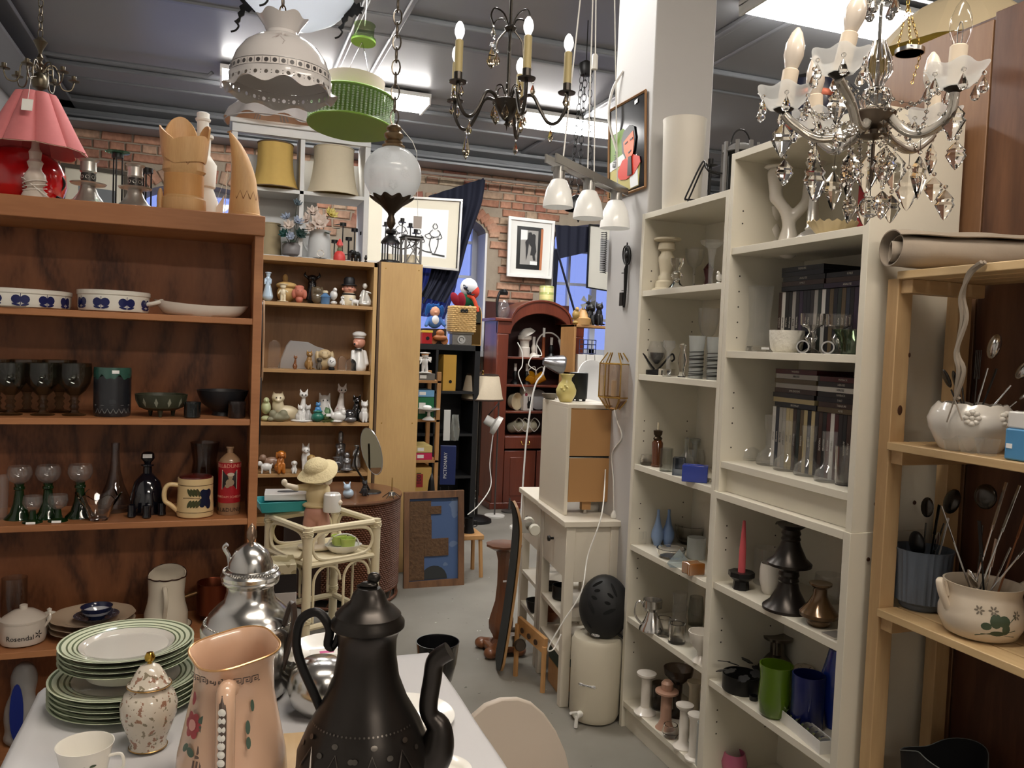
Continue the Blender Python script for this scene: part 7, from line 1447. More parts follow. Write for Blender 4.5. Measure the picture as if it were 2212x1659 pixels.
def vent(u,v,a,l,w):
    pl=oval(0,0,l,w,14);m=[];
    for k in(1,.5):m+=[q@V((R1*(u+x*k*cos(a)-y*k*sin(a)),R2*(v+x*k*sin(a)+y*k*cos(a)),R1*(.705*math.sqrt(max(0,1-(u+x*k*cos(a))**2-(v+x*k*sin(a))**2))+.012)))+V((0,0,R2*.9))for x,y in pl]
    return[tuple(p)for p in m],[(i,(i+1)%14,14+(i+1)%14,14+i)for i in range(14)]+[tuple(range(14,28))]
for u,v,a,l,w in((-.3,.7,.45,.22,.05),(-.3,.5,.1,.12,.05),(-.4,.28,-.3,.12,.05),(.35,.55,-1.,.24,.05),(.22,.38,-.5,.14,.05),(.12,.15,-.2,.12,.05),(-.5,.0,-1.,.24,.06),(.2,-.1,.35,.26,.06),(-.55,-.55,-.8,.14,.03)):ob('vent',vent(u,v,a,l,w),mt((6,6,6),.9),t)
bd=vent(-.28,-.86,-.1,.17,.05);ob('badge',bd,mt((200,200,200),.3),t);pb=q@V((R1*-.28,R2*-.86,R1*.42))+V((0,0,R2*.9));text('lettering','ABUS',.014,BLACK,t,pb+nd*.006,(rad(-18),0,face(H0)+pi/2))
ob('strap',tube(spline([q@V((R1*.6,R2*-.8,0))+V((0,0,R2*.9)),q@V((R1*.98,R2*-.95,.1*R1))+V((0,0,R2*.9)),q@V((R1*1.0,R2*-.7,-.1*R1))+V((0,0,R2*.9)),q@V((R1*.8,R2*-.5,-.1*R1))+V((0,0,R2*.9))]),.006,6),BLACK,t)
tag(ob('lamp_cable',tube(spline([at(1308,1010,x=1.59),at(1300,1110,y=3.0),at(1270,1200,y=3.0),at(1256,1278,y=2.95),at(1215,1345,y=2.98),at(1184,1400,y=3.0),at(1196,1402,y=3.02),at(1212,1370,y=3.04)]),.003,6),PLASTW),'white cable running down behind the black helmet','cable')
L0=at(1015,1240,z=0);s=mpp(L0);t=thing('step_stool','small wooden stool behind the leaning collage','stool',L0);h=at(1020,1150,y=L0.y).z
ob('seat',box(-.12,-.09,h-.03,.06,.12,h),PRK,t,bev=.004)
for x,y in((-.1,-.07),(.04,-.07),(-.1,.09),(.04,.09)):ob('leg',tube([(x,y,h-.02),(x*1.25,y*1.2,0)],.014,6),PRK,t)
L1=V((L0.x-.02,L0.y,h));s=mpp(L1);t=thing('black_mug','black metal mug on the small stool','mug',L1);ob('body',vessel([(13,0),(9,14),(10,32)],.8,n=24,s=s),BLACKM,t);ob('handle',tube(spline([(9*s,0,26*s),(18*s,0,24*s),(18*s,0,14*s),(10*s,0,12*s)]),1.1*s,6),BLACKM,t)
cs=[at(872,1063,y=4.95),at(1001,1058,y=4.95),at(1001,1262,z=0),at(888,1281,z=0)];c=sum(cs,V())/4;c.z=0
t=thing('bark_collage','framed blue picture patched with brown bark leaning on the oak panel','picture',c);cs[3]=cs[2]+cs[0]-cs[1];cs=[p-c for p in cs];G4=lambda u,v,o=0:cs[0].lerp(cs[1],u).lerp(cs[3].lerp(cs[2],u),v)+V((0,-o,0))
BK=mt((88,64,42),.9,name='bark',noise=.5,ns=60,bump=.8);FRW=wood((120,84,54),(84,56,36),'z',2.,.6,6.,4.,'rustic frame')
def slab(u0,v0,u1,v1,o0,o1,m,name='panel'):
    P=[(u0,v0),(u1,v0),(u1,v1),(u0,v1)];ob(name,([tuple(G4(u,v,o1))for u,v in P]+[tuple(G4(u,v,o0))for u,v in P],[(3,2,1,0),(4,5,6,7),(0,1,5,4),(1,2,6,5),(2,3,7,6),(3,0,4,7)]),m,t)
slab(.05,.04,.95,.95,-.004,.002,spots((62,84,122),[(90,106,134)],5,.58,.7,'blue paint',coat=0.),'canvas')
for q in((0,0,1,.07),(0,.93,1,1),(0,.07,.09,.93),(.9,.07,1,.93)):slab(*q,-.005,.018,FRW,'frame_side')
for q in((.1,.1,.45,.3),(.4,.16,.62,.24),(.1,.3,.38,.48),(.1,.48,.34,.92),(.34,.5,.74,.68),(.3,.3,.46,.5)):slab(*q,.001,.006+RND.random()*.004,BK,'bark_patch')
ob('dark_hill',([tuple(G4(.5+.22*cos(a),.92-.14*sin(a),.005))for a in[i*pi/10 for i in range(11)]],[tuple(range(11))]),mt((44,46,46),.9),t)
L0=V((.70,4.83,0));RW=.335;WCK=mt((96,56,34),.5,name='dark wicker',noise=.3,ns=60);zt=.60
t=thing('wicker_counter','curved dark wicker counter before the oak bookcase','counter',L0);n=84
def wv(zz,k):return[((RW+.004*(1 if(i+k)%2 else-1))*cos(-pi*.72*i/n+.25),(RW+.004*(1 if(i+k)%2 else-1))*sin(-pi*.72*i/n+.25),zz)for i in range(n+1)]
ob('weave',J(*[tube(wv(.08+k*.0118,k),.0062,4)for k in range(44)]),WCK,t,kind='stuff');ob('lining',lathe([(RW-.008,.06),(RW-.008,zt-.01)],64,cap=False),mt((52,32,22),.8),t)
ob('top',X(lathe([(0,zt-.01),(RW+.012,zt-.01),(RW+.016,zt),(RW+.012,zt+.01),(0,zt+.01)],64),(0,0,0)),mt((110,72,46),.4,coat=.3),t)
for zz in(.015,.075):ob('base_hoop',tube([(RW*cos(a),RW*sin(a),zz)for a in[i*pi/32 for i in range(64)]],.009,6,True),WCK,t)
for i in range(26):a=i*2*pi/26;ob('base_strut',tube([(RW*cos(a),RW*sin(a),.01),(RW*cos(a+.1),RW*sin(a+.1),.08)],.004,5),WCK,t)
z=zt+.011
L0=on(828,1103,z);L0=V((.93,4.72,z));s=mpp(L0);t=thing('oval_mirror','tilted oval mirror on a black stand','mirror',V((xat(800,4.78,z),4.78,z)));mA=right*-.2+up*.97;mB=(right*.86-fwd*.5).normalized();mN=mA.cross(mB).normalized();mc=V((0,0,90*s));el=[mc+mA*52*s*cos(a)+mB*27*s*sin(a)for a in[i*pi/24 for i in range(48)]]
ob('glass',([tuple(p-mN*.002)for p in el]+[tuple(p+mN*.002)for p in el],[tuple(range(48)),tuple(reversed(range(48,96)))]+[((i+1)%48,i,48+i,48+(i+1)%48)for i in range(48)]),mt((206,196,166),.03,1.),t);ob('rim',tube(el,1.2*s,5,True),STEEL,t)
ob('stand',tube(spline([(-28*s,4*s,100*s),(-34*s,6*s,60*s),(-10*s,8*s,20*s),(0,8*s,2*s)]),2.2*s,7),BLACKM,t);ob('foot',lathe([(0,0),(24,0),(22,3),(0,4)],24,s),BLACKM,t)
L0=V((xat(846,4.62,z),4.62,z));s=mpp(L0);t=thing('wire_candle_holder','spidery black wire candle holder on the wicker counter','candle holder',L0)
for i in range(8):a=i*pi/4;ob('leg',tube([(0,0,14*s),(20*s*cos(a),20*s*sin(a),0)],.8*s,5),BLACKM,t)
ob('stem',tube([(0,0,10*s),(0,0,42*s)],1.*s,6),BRASS,t);ob('bell',lathe([(0,4),(8,4),(5,12),(0,14)],16,s),STEEL,t)
z0=z
figure('pierrot_figurine','black and white curled figurine on the wicker counter','figurine',cat_sit(),mt((40,40,42),.3),787,4.68,z0,36);figure('blue_rabbit','pale blue rabbit figurine beside the statue','figurine',unit('rabbit',[('e',(0,0,.3),(.34,.3,.3)),('e',(-.1,-.1,.7),(.22,.22,.2)),('c',(-.2,-.1,.8),(-.3,0,1.),.07,.04),('c',(.02,-.1,.8),(.1,0,1.),.07,.04)],.12,30),BLP,752,4.62,z0,36)
RT=mt((216,204,172),.45,name='cream rattan');L0=V((xat(693,4.0,.3),4.0,0));t=thing('rattan_table','cream rattan side table with looped sides','side table',L0,rad(24));w=.185;s=mpp(L0)
for x in(-w,w):
    for y in(-w,w):
        lg=ob('leg',tube([(x,y,0),(x,y,.645)],.021,10),RT,t)
        for zz in(.2,.6):ob('binding',tube([(x+.024*cos(i),y+.024*sin(i),zz+i*.0012)for i in range(26)],.0032,5),RT,lg)
for zz,nm in((.632,'top_rail'),(.47,'shelf_rail'),(.18,'low_rail')):
    for(x0,y0),(x1,y1)in(((-w,-w),(w,-w)),((w,-w),(w,w)),((w,w),(-w,w)),((-w,w),(-w,-w))):ob(nm,tube([(x0,y0,zz),(x1,y1,zz)],.015,8),RT,t)
ob('shelf',box(-w,-w,.462,w,w,.474),RT,t)
for ang in range(4):
    m_=Euler((0,0,ang*pi/2)).to_matrix();R_=lambda p:m_@V(p)
    ob('loop',tube([R_((x,-w-.004,zz))for x,zz in spline([(u,v,0)for u,v in((-.1,.615),(.1,.615),(.155,.58),(.155,.525),(.1,.488),(-.1,.488),(-.155,.525),(-.155,.58))],5,True)for x,zz in((x,zz),)]if 0 else[R_((p.x,-w-.004,p.y))for p in spline([(u,v,0)for u,v in((-.1,.615),(.1,.615),(.155,.58),(.155,.525),(.1,.488),(-.1,.488),(-.155,.525),(-.155,.58))],5,True)],.008,6,True),RT,t)
    for cx in(-.08,.08):ob('arch',tube([R_((cx+.07*cos(a),-w,.38+.075*sin(a)))for a in[i*pi/12 for i in range(13)]]+[R_((cx-.07,-w,.2))],.007,6),RT,t)
St=L0+V((-.03,.02,.475));s=mpp(St)*1.07;SC_=mt((214,202,182),.45,name='cream resin');PKS=mt((190,140,124),.5,name='dusty pink resin')
t=thing('girl_statue','statue of a girl in straw hat and pink shorts holding a can','statue',St,rad(-15));U=1.0*s;q=lambda*p:tuple(v*U for v in p)
ob('legs',blob([('c',q(-8,4,56),q(-14,-8,26),9*U,7*U),('c',q(-14,-8,26),q(-4,12,10),7*U,6*U),('c',q(10,0,56),q(12,0,8),9*U,7*U),('e',q(0,4,6),q(36,24,8))],.08,40),SC_,t);ob('shorts',blob([('e',q(0,0,76),q(24,18,20)),('c',q(-10,0,70),q(-12,0,54),14*U,14*U),('c',q(12,0,70),q(14,0,54),14*U,14*U)],.1,34),PKS,t)
ob('blouse',blob([('e',q(0,0,112),q(21,16,28)),('e',q(0,0,92),q(28,20,7)),('c',q(-16,0,128),q(-40,-14,128),8*U,6*U),('c',q(18,0,126),q(24,-16,104),8*U,7*U)],.08,38),mt((210,192,150),.5),t);ob('arm',blob([('c',q(-38,-14,128),q(-56,-22,134),6*U,5*U),('e',q(-60,-24,140),q(6,5,7))],.06,24),SC_,t);ob('arm',blob([('c',q(24,-16,104),q(44,-26,100),6.5*U,5.5*U),('e',q(48,-27,103),q(7,6,6))],.06,24),SC_,t)
ob('head',blob([('e',q(2,0,150),q(17,17,19)),('e',q(22,-4,144),q(9,8,10)),('e',q(-2,-18,146),q(4,4,3.5)),('c',q(0,0,128),q(0,0,140),8*U,8*U)],.08,34),SC_,t);ob('straw_hat',X(lathe([(0,26),(16,24),(24,16),(26,4),(40,-4),(41,-2),(28,7),(0,28)],40,U,wob=lambda a,r,zz:(r*(1+.01*sin(zz*3)),zz+(4*sin(2*a)if r>30 else 0))),q(0,0,160),(rad(24),rad(-14),0)),mt((204,188,146),.7,bump=.4,ns=80),t);ob('watering_can',lathe([(0,84),(17,84),(18,88),(17,118),(14,121),(0,118)],20,U),PORC,t,q(34,-22,0))
L1=L0+V((.095,-.05,.475));s=mpp(L1);t=thing('shell_basket','white shell-shaped dish with a loop handle on the rattan shelf','basket',L1);ob('dish',vessel([(20,0),(30,6),(40,18)],2,n=36,s=s,sq=.7),PORC,t);ob('handle',tube([(34*s*cos(a),0,(14+26*sin(a))*s)for a in[i*pi/12 for i in range(13)]],2*s,6),PORC,t)
for dx,dz,lb in((-.02,30,'rear lime green cup in the shell-shaped dish'),(.02,14,'front lime green cup lying in the shell-shaped dish')):hollow('green_cup',lb,'cup',[(9,0),(14,4),(17,22)],1.5,mt((186,206,110),.4),L1+V((dx,dx*-.8,(8+dz*.2)*s)),s,n=24)
z=.66;a=at(612,1118,y=4.05);tl=V((xat(612,4.12,.66),4.12,.662));s=mpp(tl);TEAL=mt((46,150,156),.35,name='teal plastic')
t=thing('teal_tray','teal plastic tray resting on the rattan table corner','tray',tl,rad(6));ob('tray',hbox(50,35,22,4,s,3,1.14),TEAL,t,bev=.002)
t=thing('white_device_box','flat white device box lying on the teal tray','box',tl+V((.01,0,23*s)),rad(-4));ob('box',box(-44*s,-28*s,0,46*s,38*s,14*s),PORC,t,bev=.003);ob('device_print',X(lathe([(22,14),(22,14.3)],28,s,sq=.55),(4*s,4*s,.2*s)),mt((60,60,62),.5),t)
bx=V((xat(606,4.1,.3),3.72,0));bx.x=xat(606,3.72,.4);t=thing('black_case','black case stacked on a pale carton left of the rattan table','case',V((bx.x,bx.y,.365)));s=mpp(bx);ob('case',box(-34*s,0,0,34*s,.2,40*s),mt((26,20,20),.5),t,bev=.004)
item('pale_carton','pale grey carton under the black case','carton',box(-36*s,0,0,34*s,.22,.364),mt((176,170,166),.7),bx,bev=.003);item('marble_box','cream marbled box on top of the black case','box',box(-32*s,-.01,0,32*s,.16,22*s),spots((190,180,150),[(150,138,104)],14,.55,.4,'cream marble'),V((bx.x,bx.y,.366+40*s)),bev=.003)
L0=V((xat(640,3.6,.2),3.6,0));s=mpp(L0);turned('yellow_bag','crumpled yellow gift bag behind the coffee pot','bag',[(0,0),(26,0),(28,30),(22,70),(24,78),(0,60)],mt((150,136,80),.5),L0,wob=lambda a,r,zz:(r*(1+.08*sin(5*a+zz*.06)),zz))
# ================================================================== white bookcases: glass, candlesticks, discs
FR=thin((236,240,240),.12,frost=.3);SMOKE=thin((196,202,198),.25);IV=mt((210,200,176),.45,name='ivory ceramic');WCS=mt((220,214,204),.25,name='cream white ceramic',coat=.4);BG_=mt((178,140,120),.35,name='pinkish stoneware');BRG=thin((120,80,56),.5);BLG=mt((30,62,176),.15,name='blue glass',trans=.4,coat=.5)
cs_=lambda r,h,c=.42:[(0,0),(r,0),(r,h*.03),(r*.7,h*.08),(r*c,h*.16),(r*c,h*.86),(r*.85,h*.95),(r*.88,h),(r*.5,h*.99),(0,h*.96)]
gobl=lambda r,h:[(r*.7,0),(r*.7,h*.03),(r*.15,h*.1),(r*.15,h*.55),(r*.7,h*.64),(r,h*.8),(r,h)]
cyl_=lambda r,h:[(r*.9,0),(r,h*.04),(r,h)]
def RS(px,py,z,x):return T(px,x,z)if z>1.4 else on(px,py,z)
ROWS=[
 ('pillar_candlestick','ivory pillar candlestick carved like a column','candlestick',[(0,0),(29,0),(29,5),(22,8),(22,20),(16,24),(16,32),(13,36),(13,44),(17,66),(17,74),(12,82),(12,86),(19,90),(18,102),(14,106),(29,110),(29,114),(0,114)],IV,1420,0,1.74,1.63),
 ('crystal_candlestick','short crystal candlestick beside the ivory pillar','candlestick',[(0,0),(19,0),(17,6),(8,16),(7,22),(15,32),(7,40),(7,44),(14,58),(14,68),(0,68)],CRYS,1460,0,1.74,1.62),
 ('stem_candle_holder','tall clear glass candle holder at the back of the top shelf','candle holder',(gobl(20,96),1),CLEAR,1497,0,1.74,1.74),
 ('glass_compote','tall glass compote dish on the top shelf','compote',([(16,0),(15,3),(5,10),(6,60),(10,84),(24,94),(26,100)],1),CLEAR,1534,0,1.74,1.64),
 ('dark_candle_figure','dark red star-topped candle figure behind the compote','candle holder',[(0,0),(12,0),(9,10),(6,30),(11,50),(4,60),(0,66)],mt((70,24,28),.3),1528,0,1.74,1.76),
 ('clear_candlestick','clear glass candlestick beside the iron bowl stand','candlestick',([(14,0),(13,3),(5,9),(5,52),(14,62),(13,76)],1),CLEAR,1442,0,1.414,1.62),
 ('crystal_figurine','slim cut crystal figurine on the second shelf','glass ornament',[(0,0),(9,0),(5,12),(10,36),(5,58),(8,70),(0,74)],CRYS,1472,0,1.414,1.62),
 ('trumpet_vase','tall clear trumpet glass at the back of the second shelf','vase',(gobl(22,150),1),CLEAR,1524,0,1.414,1.72),
 ('crystal_votive','low crystal votive at the left of the third shelf','votive',([(14,0),(16,10),(13,22)],4),CRYS,1390,1002,1.06,0),
 ('small_tumbler','small glass tumbler half filled beside the oil lamp','glass',(cyl_(14,50),2),SMOKE,1438,1018,1.06,0),
 ('glass_bell','white and clear glass bell on the third shelf','bell',[(0,0),(18,0),(15,16),(6,26),(4,46),(5,56),(0,60)],FR,1462,998,1.06,0),
 ('glass_dome','broad clear glass bowl at the back of the third shelf','bowl',([(20,0),(26,10),(20,34)],1),CLEAR,1497,1000,1.06,0),
 ('white_candlestick','first white candlestick at the back of the third shelf','candlestick',cs_(13,56),FR,1500,985,1.06,0),('white_candlestick','second white candlestick by the shelf side, third shelf','candlestick',cs_(12,52),FR,1528,1000,1.06,0),
 ('crystal_votive','faceted crystal votive right of the blue block','votive',([(12,0),(16,16),(12,30)],4),CRYS,1527,1040,1.06,0),
 ('onion_bottle','left pale blue onion-shaped bottle on an amber stand','bottle',[(0,0),(7,0),(9,6),(14,18),(13,30),(7,46),(3,66),(3,78),(0,78)],mt((134,158,196),.3),1407,1172,.739,0),('onion_bottle','right pale blue onion-shaped bottle','bottle',[(0,0),(7,0),(9,6),(14,18),(13,30),(7,46),(3,66),(3,78),(0,78)],mt((118,144,188),.3),1442,1178,.739,0),
 ('glass_ashtray','round clear glass dish before the blue bottles','dish',([(24,0),(28,6),(32,20)],4),CRYS,1449,1204,.739,0),('crystal_lotus','cut crystal lotus candle holder at the back','candle holder',([(20,0),(30,14),(34,40)],5),CRYS,1496,1172,.739,0),('frosted_glass','pale frosted tumbler behind the amber block','glass',(cyl_(20,46),2),FR,1503,1206,.739,0),
 ('stacked_glasses','tall stack of ribbed clear tumblers','glass',([(15,0),(16,26),(14,28),(16,54),(14,56),(16,84)],1),CLEAR,1466,1362,.45,0),('glass_jar','clear glass jar with a dark lid at the back','jar',([(16,0),(17,30),(14,62)],1),SMOKE,1502,1350,.45,0),
 ('small_tumbler','left small clear tumbler before the glass stack','glass',(cyl_(16,38),3),CRYS,1433,1372,.45,0),('small_tumbler','right small clear flower-shaped tumbler','glass',(cyl_(18,42),4),CRYS,1461,1388,.45,0),('pedestal_bowl','white pedestal bowl at the shelf front','bowl',([(18,0),(16,4),(7,14),(9,24),(24,40),(29,66)],2),WCS,1503,1430,.45,0),
 ('white_candlestick','white candlestick at the left of the bottom shelf','candlestick',cs_(24,88),WCS,1393,1540,.106,0),('pink_candlestick','pinkish stoneware candlestick with a wide drip dish','candlestick',[(0,0),(22,0),(16,8),(12,20),(12,72),(25,78),(25,82),(12,84),(13,98),(8,104),(0,104)],BG_,1437,1572,.106,0),('white_candlestick','middle white candlestick near the glass tealight','candlestick',cs_(22,94,.45),WCS,1475,1614,.106,0),('white_candlestick','thick white candlestick nearest the shelf side','candlestick',cs_(22,98,.62),WCS,1494,1640,.106,0),('striped_candlestick','off-white ribbed candlestick in the back of the bottom shelf','candlestick',cs_(18,92,.6),IV,1496,1562,.106,0),('glass_tealight','round glass tealight holder on the bottom shelf','tealight holder',([(12,0),(19,12),(15,28)],2),CRYS,1444,1593,.106,0),('brown_compote','brown glass compote at the back of the bottom shelf','compote',([(20,0),(8,12),(10,70),(30,90),(32,104)],2),BRG,1461,1545,.106,0),('grey_vase','frosted grey glass vase at the bottom shelf corner','vase',(cyl_(16,96),2),FR,1516,1655,.106,0),('amber_jar','amber glass jar behind the left white candlestick','jar',(cyl_(18,56),2),BRG,1424,1530,.106,0),
 ('pewter_pillar','tall pewter pillar candlestick on the upper white shelf','candlestick',[(0,0),(40,0),(38,6),(24,20),(14,26),(16,30),(13,34),(9,110),(11,114),(8,120),(14,132),(14,142),(8,150),(9,154),(20,166),(22,172),(0,172)],PEWTER,1753,0,1.848,1.66),('white_baluster','white baluster candlestick left of the two-armed holder','candlestick',[(0,0),(20,0),(16,12),(10,30),(15,48),(9,64),(16,82),(18,96),(0,96)],WCS,1668,0,1.848,1.72),('red_candle','red candle standing at the right of the upper shelf','candle',[(0,0),(9,0),(9,150),(5,156),(0,156)],mt((160,36,44),.5),1858,0,1.848,1.74),
 ('embossed_bowl','white bowl with embossed scrolls before the discs','bowl',([(26,0),(33,8),(36,28),(37,48)],3),mt((222,218,206),.4,bump=.6,ns=60),1698,0,1.516,1.62),
 ('glass_candle_holder','left glass candle holder with ball stem before the discs','candle holder',([(22,0),(20,3),(6,12),(8,22),(14,34),(6,46),(10,54),(24,62),(25,86)],1.4),CRYS,1751,0,1.516,1.61),('glass_candle_holder','right glass candle holder with ball stem by the green bowl','candle holder',([(22,0),(20,3),(6,12),(8,22),(14,34),(6,46),(10,54),(26,62),(27,86)],1.4),CRYS,1808,0,1.516,1.62),('green_ribbed_bowl','pale green ribbed glass bowl beside the discs','bowl',([(22,0),(24,20),(30,36),(40,54)],2),thin((170,214,150),.4),1840,0,1.516,1.61),
 ('tulip_votive','white openwork tulip votive beside the pink candle','votive',([(12,0),(16,6),(22,28),(22,52),(20,66)],1.5),WCS,1661,1282,.756,0),('clear_beaker','wide clear glass beaker behind the tulip votive','glass',(cyl_(28,80),1),CLEAR,1655,1262,.756,0),('clear_beaker','clear glass bowl at the back right of the lower shelf','bowl',([(24,0),(34,20),(30,60)],1),CLEAR,1790,1300,.756,0),
 ('dark_candlestick','lower of two stacked pewter-black candlesticks','candlestick',[(0,0),(52,0),(52,6),(38,18),(24,44),(20,60),(22,64),(19,70),(22,76),(20,84),(24,90),(30,96),(0,96)],DPEWTER,1700,1316,.756,0),
 ('bronze_candlestick','bronze glazed candlestick on a black dish','candlestick',[(0,0),(22,0),(26,6),(26,12),(40,20),(41,28),(24,48),(15,66),(14,80),(24,88),(24,92),(0,90)],mt((96,72,46),.18,.5,coat=.6),1768,1350,.756,0),
 ('green_vase','bright green glass vase on the lower shelf','vase',([(24,0),(32,8),(36,40),(33,80),(36,112)],2),mt((96,128,26),.15,name='green vase glass',trans=.35,coat=.5),1672,1545,.431,0),('cobalt_vase','dark blue cylinder vase beside the green one','vase',(cyl_(34,118),2),mt((20,30,92),.3,name='dark blue glass',coat=.4),1741,1572,.431,0),('tall_blue_vase','tall cobalt vase at the shelf side','vase',[(0,0),(20,0),(26,30),(36,70),(34,110),(24,150),(20,170),(0,170)],BLG,1803,1570,.431,0),('chamber_candlestick','silver chamber candlestick behind the green vase','candlestick',[(0,0),(46,0),(46,6),(40,20),(20,40),(15,44),(15,72),(30,76),(31,82),(0,78)],mt((120,112,104),.25,.9),1700,1452,.431,0),('speckled_pot','cream speckled pot behind the blue cylinder','pot',[(0,0),(24,0),(30,16),(28,40),(18,52),(0,54)],spots((186,176,160),[(110,100,90)],90,.62),1738,1490,.431,0),('marbled_bowl','dark marbled glass bowl at the back','bowl',([(16,0),(26,12),(28,36)],2),mt((52,62,66),.2,coat=.6),1776,1500,.431,0),
 ('pink_tealight','round pink tealight glass on the lowest shelf','tealight holder',([(18,0),(26,10),(28,24),(22,44)],2),mt((186,96,128),.2,coat=.5),1585,1668,.106,0),('purple_tealight','round purple tealight glass on the lowest shelf','tealight holder',([(18,0),(26,12),(28,30),(23,54)],2),mt((70,34,110),.2,coat=.5),1648,1620,.106,0),
]
for nm,lb,ct,pr,m_,px,py,zz,x in ROWS:
    L0=RS(px,py,zz,x)
    if L0.y>2.82:L0.y=2.815
    L0.x=min(max(L0.x,1.575),1.80)
    if isinstance(pr,tuple):hollow(nm,lb,ct,pr[0],pr[1],m_,L0,n=32,wob=(lambda a,r,q:(r*(1+.025*cos(16*a)),q))if 'ribbed' in lb or 'stack of' in lb else None)
    else:turned(nm,lb,ct,pr,m_,L0,n=8 if m_ is CRYS else 32)
L0=on(1700,1316,.756);s=mpp(L0);L0.x=max(L0.x,1.575);turned('dark_candlestick','upper of two stacked pewter-black candlesticks','candlestick',[(0,0),(46,0),(47,6),(34,18),(22,44),(19,54),(21,58),(18,64),(21,70),(18,78),(26,84),(33,90),(0,88)],DPEWTER,L0+V((0,0,96*s)))
L0=T(1417,1.62,1.414);s=mpp(L0);t=thing('iron_bowl_stand','glass bowl on a black iron stand with curled arms','candle holder',L0,RZ);ob('base',lathe([(0,0),(22,0),(22,10),(0,12)],20,s),BLACKM,t);ob('bowl',vessel([(6,26),(18,38),(20,56),(15,72)],1,n=28,s=s),CLEAR,t);ob('cup',lathe([(0,24),(4,24),(14,40),(15,48),(13,48),(0,30)],20,s),BLACKM,t)
for q in(-1,1):ob('arm',tube(spline([(q*4*s,0,12*s),(q*16*s,0,26*s),(q*26*s,0,40*s),(q*34*s,0,46*s),(q*38*s,0,36*s),(q*32*s,0,30*s)]),2*s,6),BLACKM,t)
for px,x,lb in((1502,1.61,'left frosted vase wrapped in black wire'),(1541,1.63,'right frosted vase wrapped in black wire')):
    L0=T(px,x,1.414);s=mpp(L0);t=thing('wired_vase',lb,'vase',L0);ob('body',vessel([(15,0),(15,58),(18,92)],1.4,n=28,s=s),FR,t);ob('wire',tube([(15.8*s*cos(i*.5),15.8*s*sin(i*.5),(2+i*.44+2*sin(i*.17))*s)for i in range(126)],.9*s,4),BLACK,t);ob('lining',lathe([(13,1),(13,56)],20,s,cap=False),mt((170,170,166),.6),t)
item('star_votive','flat star-shaped crystal votive on the second shelf','votive',X(prism([((10+8*(i%2))*.0017*cos(i*pi/6),(10+8*(i%2))*.0017*sin(i*pi/6))for i in range(12)],.028,'z')),CRYS,T(1440,1.575,1.414));
L0=T(1552,1.6,1.74);s=mpp(L0);t=thing('white_bird','small white porcelain bird at the shelf edge','figurine',L0,-1.2);ob('body',X(bird(),sc=30*s),PORC,t)
L0=on(1418,1008,1.06);s=mpp(L0);t=thing('oil_lamp','small amber glass oil lamp','oil lamp',L0);ob('font',lathe([(0,0),(12,0),(13,4),(11,8),(12,52),(8,58),(0,58)],24,s),mt((110,58,22),.1,name='amber glass',trans=.5,coat=.6),t);ob('burner',lathe([(9,58),(10,62),(6,66),(9,70),(10,78),(4,80),(0,80)],16,s),mt((70,58,44),.4,.8),t);ob('wick_tube',lathe([(2,80),(2,96),(0,96)],10,s),CREAM,t)
for nm,lb,c,px,py,zz,w,d,h in(('blue_glass_block','bright blue square glass candle block',BLG,1501,1040,1.06,27,16,36),('blue_square_glass','pale grey-blue square glass behind the blue block',thin((90,120,160),.5),1466,1026,1.06,13,13,38),('clear_cube','small clear glass cube at the shelf left',CLEAR,1382,1172,.739,14,12,26)):item(nm,lb,'candle holder',hbox(w,d,h,w*.4,mpp(on(px,py,zz)),h*.35),c,on(px,py,zz),rz=RZ-.3,bev=.002)
L0=on(1470,1222,.739);s=mpp(L0);item('glass_pyramid','pale clear glass pyramid on the fourth shelf','glass ornament',([(-26*s,-18*s,0),(26*s,-18*s,0),(26*s,18*s,0),(-26*s,18*s,0),(-4*s,0,36*s)],[(3,2,1,0),(0,1,4),(1,2,4),(2,3,4),(3,0,4)]),thin((190,206,212),.35,frost=.25),L0,rz=RZ,sharp=10)
L0=on(1497,1240,.739);s=mpp(L0);item('amber_star_block','amber glass star-shaped block','glass ornament',X(prism([((16+12*(i%2))*s*cos(i*pi/4),(16+12*(i%2))*s*sin(i*pi/4)*.8)for i in range(8)],26*s,'z')),mt((168,100,24),.1,name='amber block',trans=.5,coat=.5),L0,bev=.003)
L0=on(1407,1360,.45);s=mpp(L0);t=thing('silver_chamberstick','polished silver chamberstick with a ring handle','candlestick',L0,RZ);ob('body',lathe([(0,0),(27,0),(26,5),(16,22),(10,40),(13,46),(21,50),(21,66),(19,66),(17,52),(0,50)],32,s),STEEL,t);ob('handle',tube(spline([(-20*s,0,10*s),(-36*s,0,30*s),(-34*s,0,56*s),(-24*s,0,60*s),(-14*s,0,40*s)]),2.4*s,7),STEEL,t)
L0=T(1702,1.70,1.848);s=mpp(L0);t=thing('two_arm_candle_holder','white curved two-armed candle holder','candle holder',L0,RZ-.3);ob('body',blob([('c',(0,0,4*s),(0,0,50*s),26*s,13*s),('c',(0,0,50*s),(-10*s,0,84*s),13*s,12*s),('c',(-10*s,0,84*s),(-30*s,0,110*s),12*s,13*s),('c',(-30*s,0,110*s),(-34*s,0,160*s),13*s,17*s),('c',(0,0,60*s),(34*s,0,100*s),12*s,12*s),('c',(34*s,0,100*s),(40*s,0,150*s),12*s,15*s)],.08,44),WCS,t);ob('rim',X(lathe([(18,0),(24,3),(22,6),(14,4)],24,s),(-34*s,0,172*s)),WCS,t)
item('shell_dish','cream scalloped shell dish at the shelf front','dish',vessel([(24,0),(36,8),(52,30)],2.5,n=64,s=mpp(T(1797,1.62,1.848)),wob=lambda a,r,q:(r*(1+.05*abs(sin(9*a))),q+(3*sin(18*a)if q>20 else 0)),sq=.7),mt((206,188,150),.4),T(1797,1.62,1.848),rz=RZ)
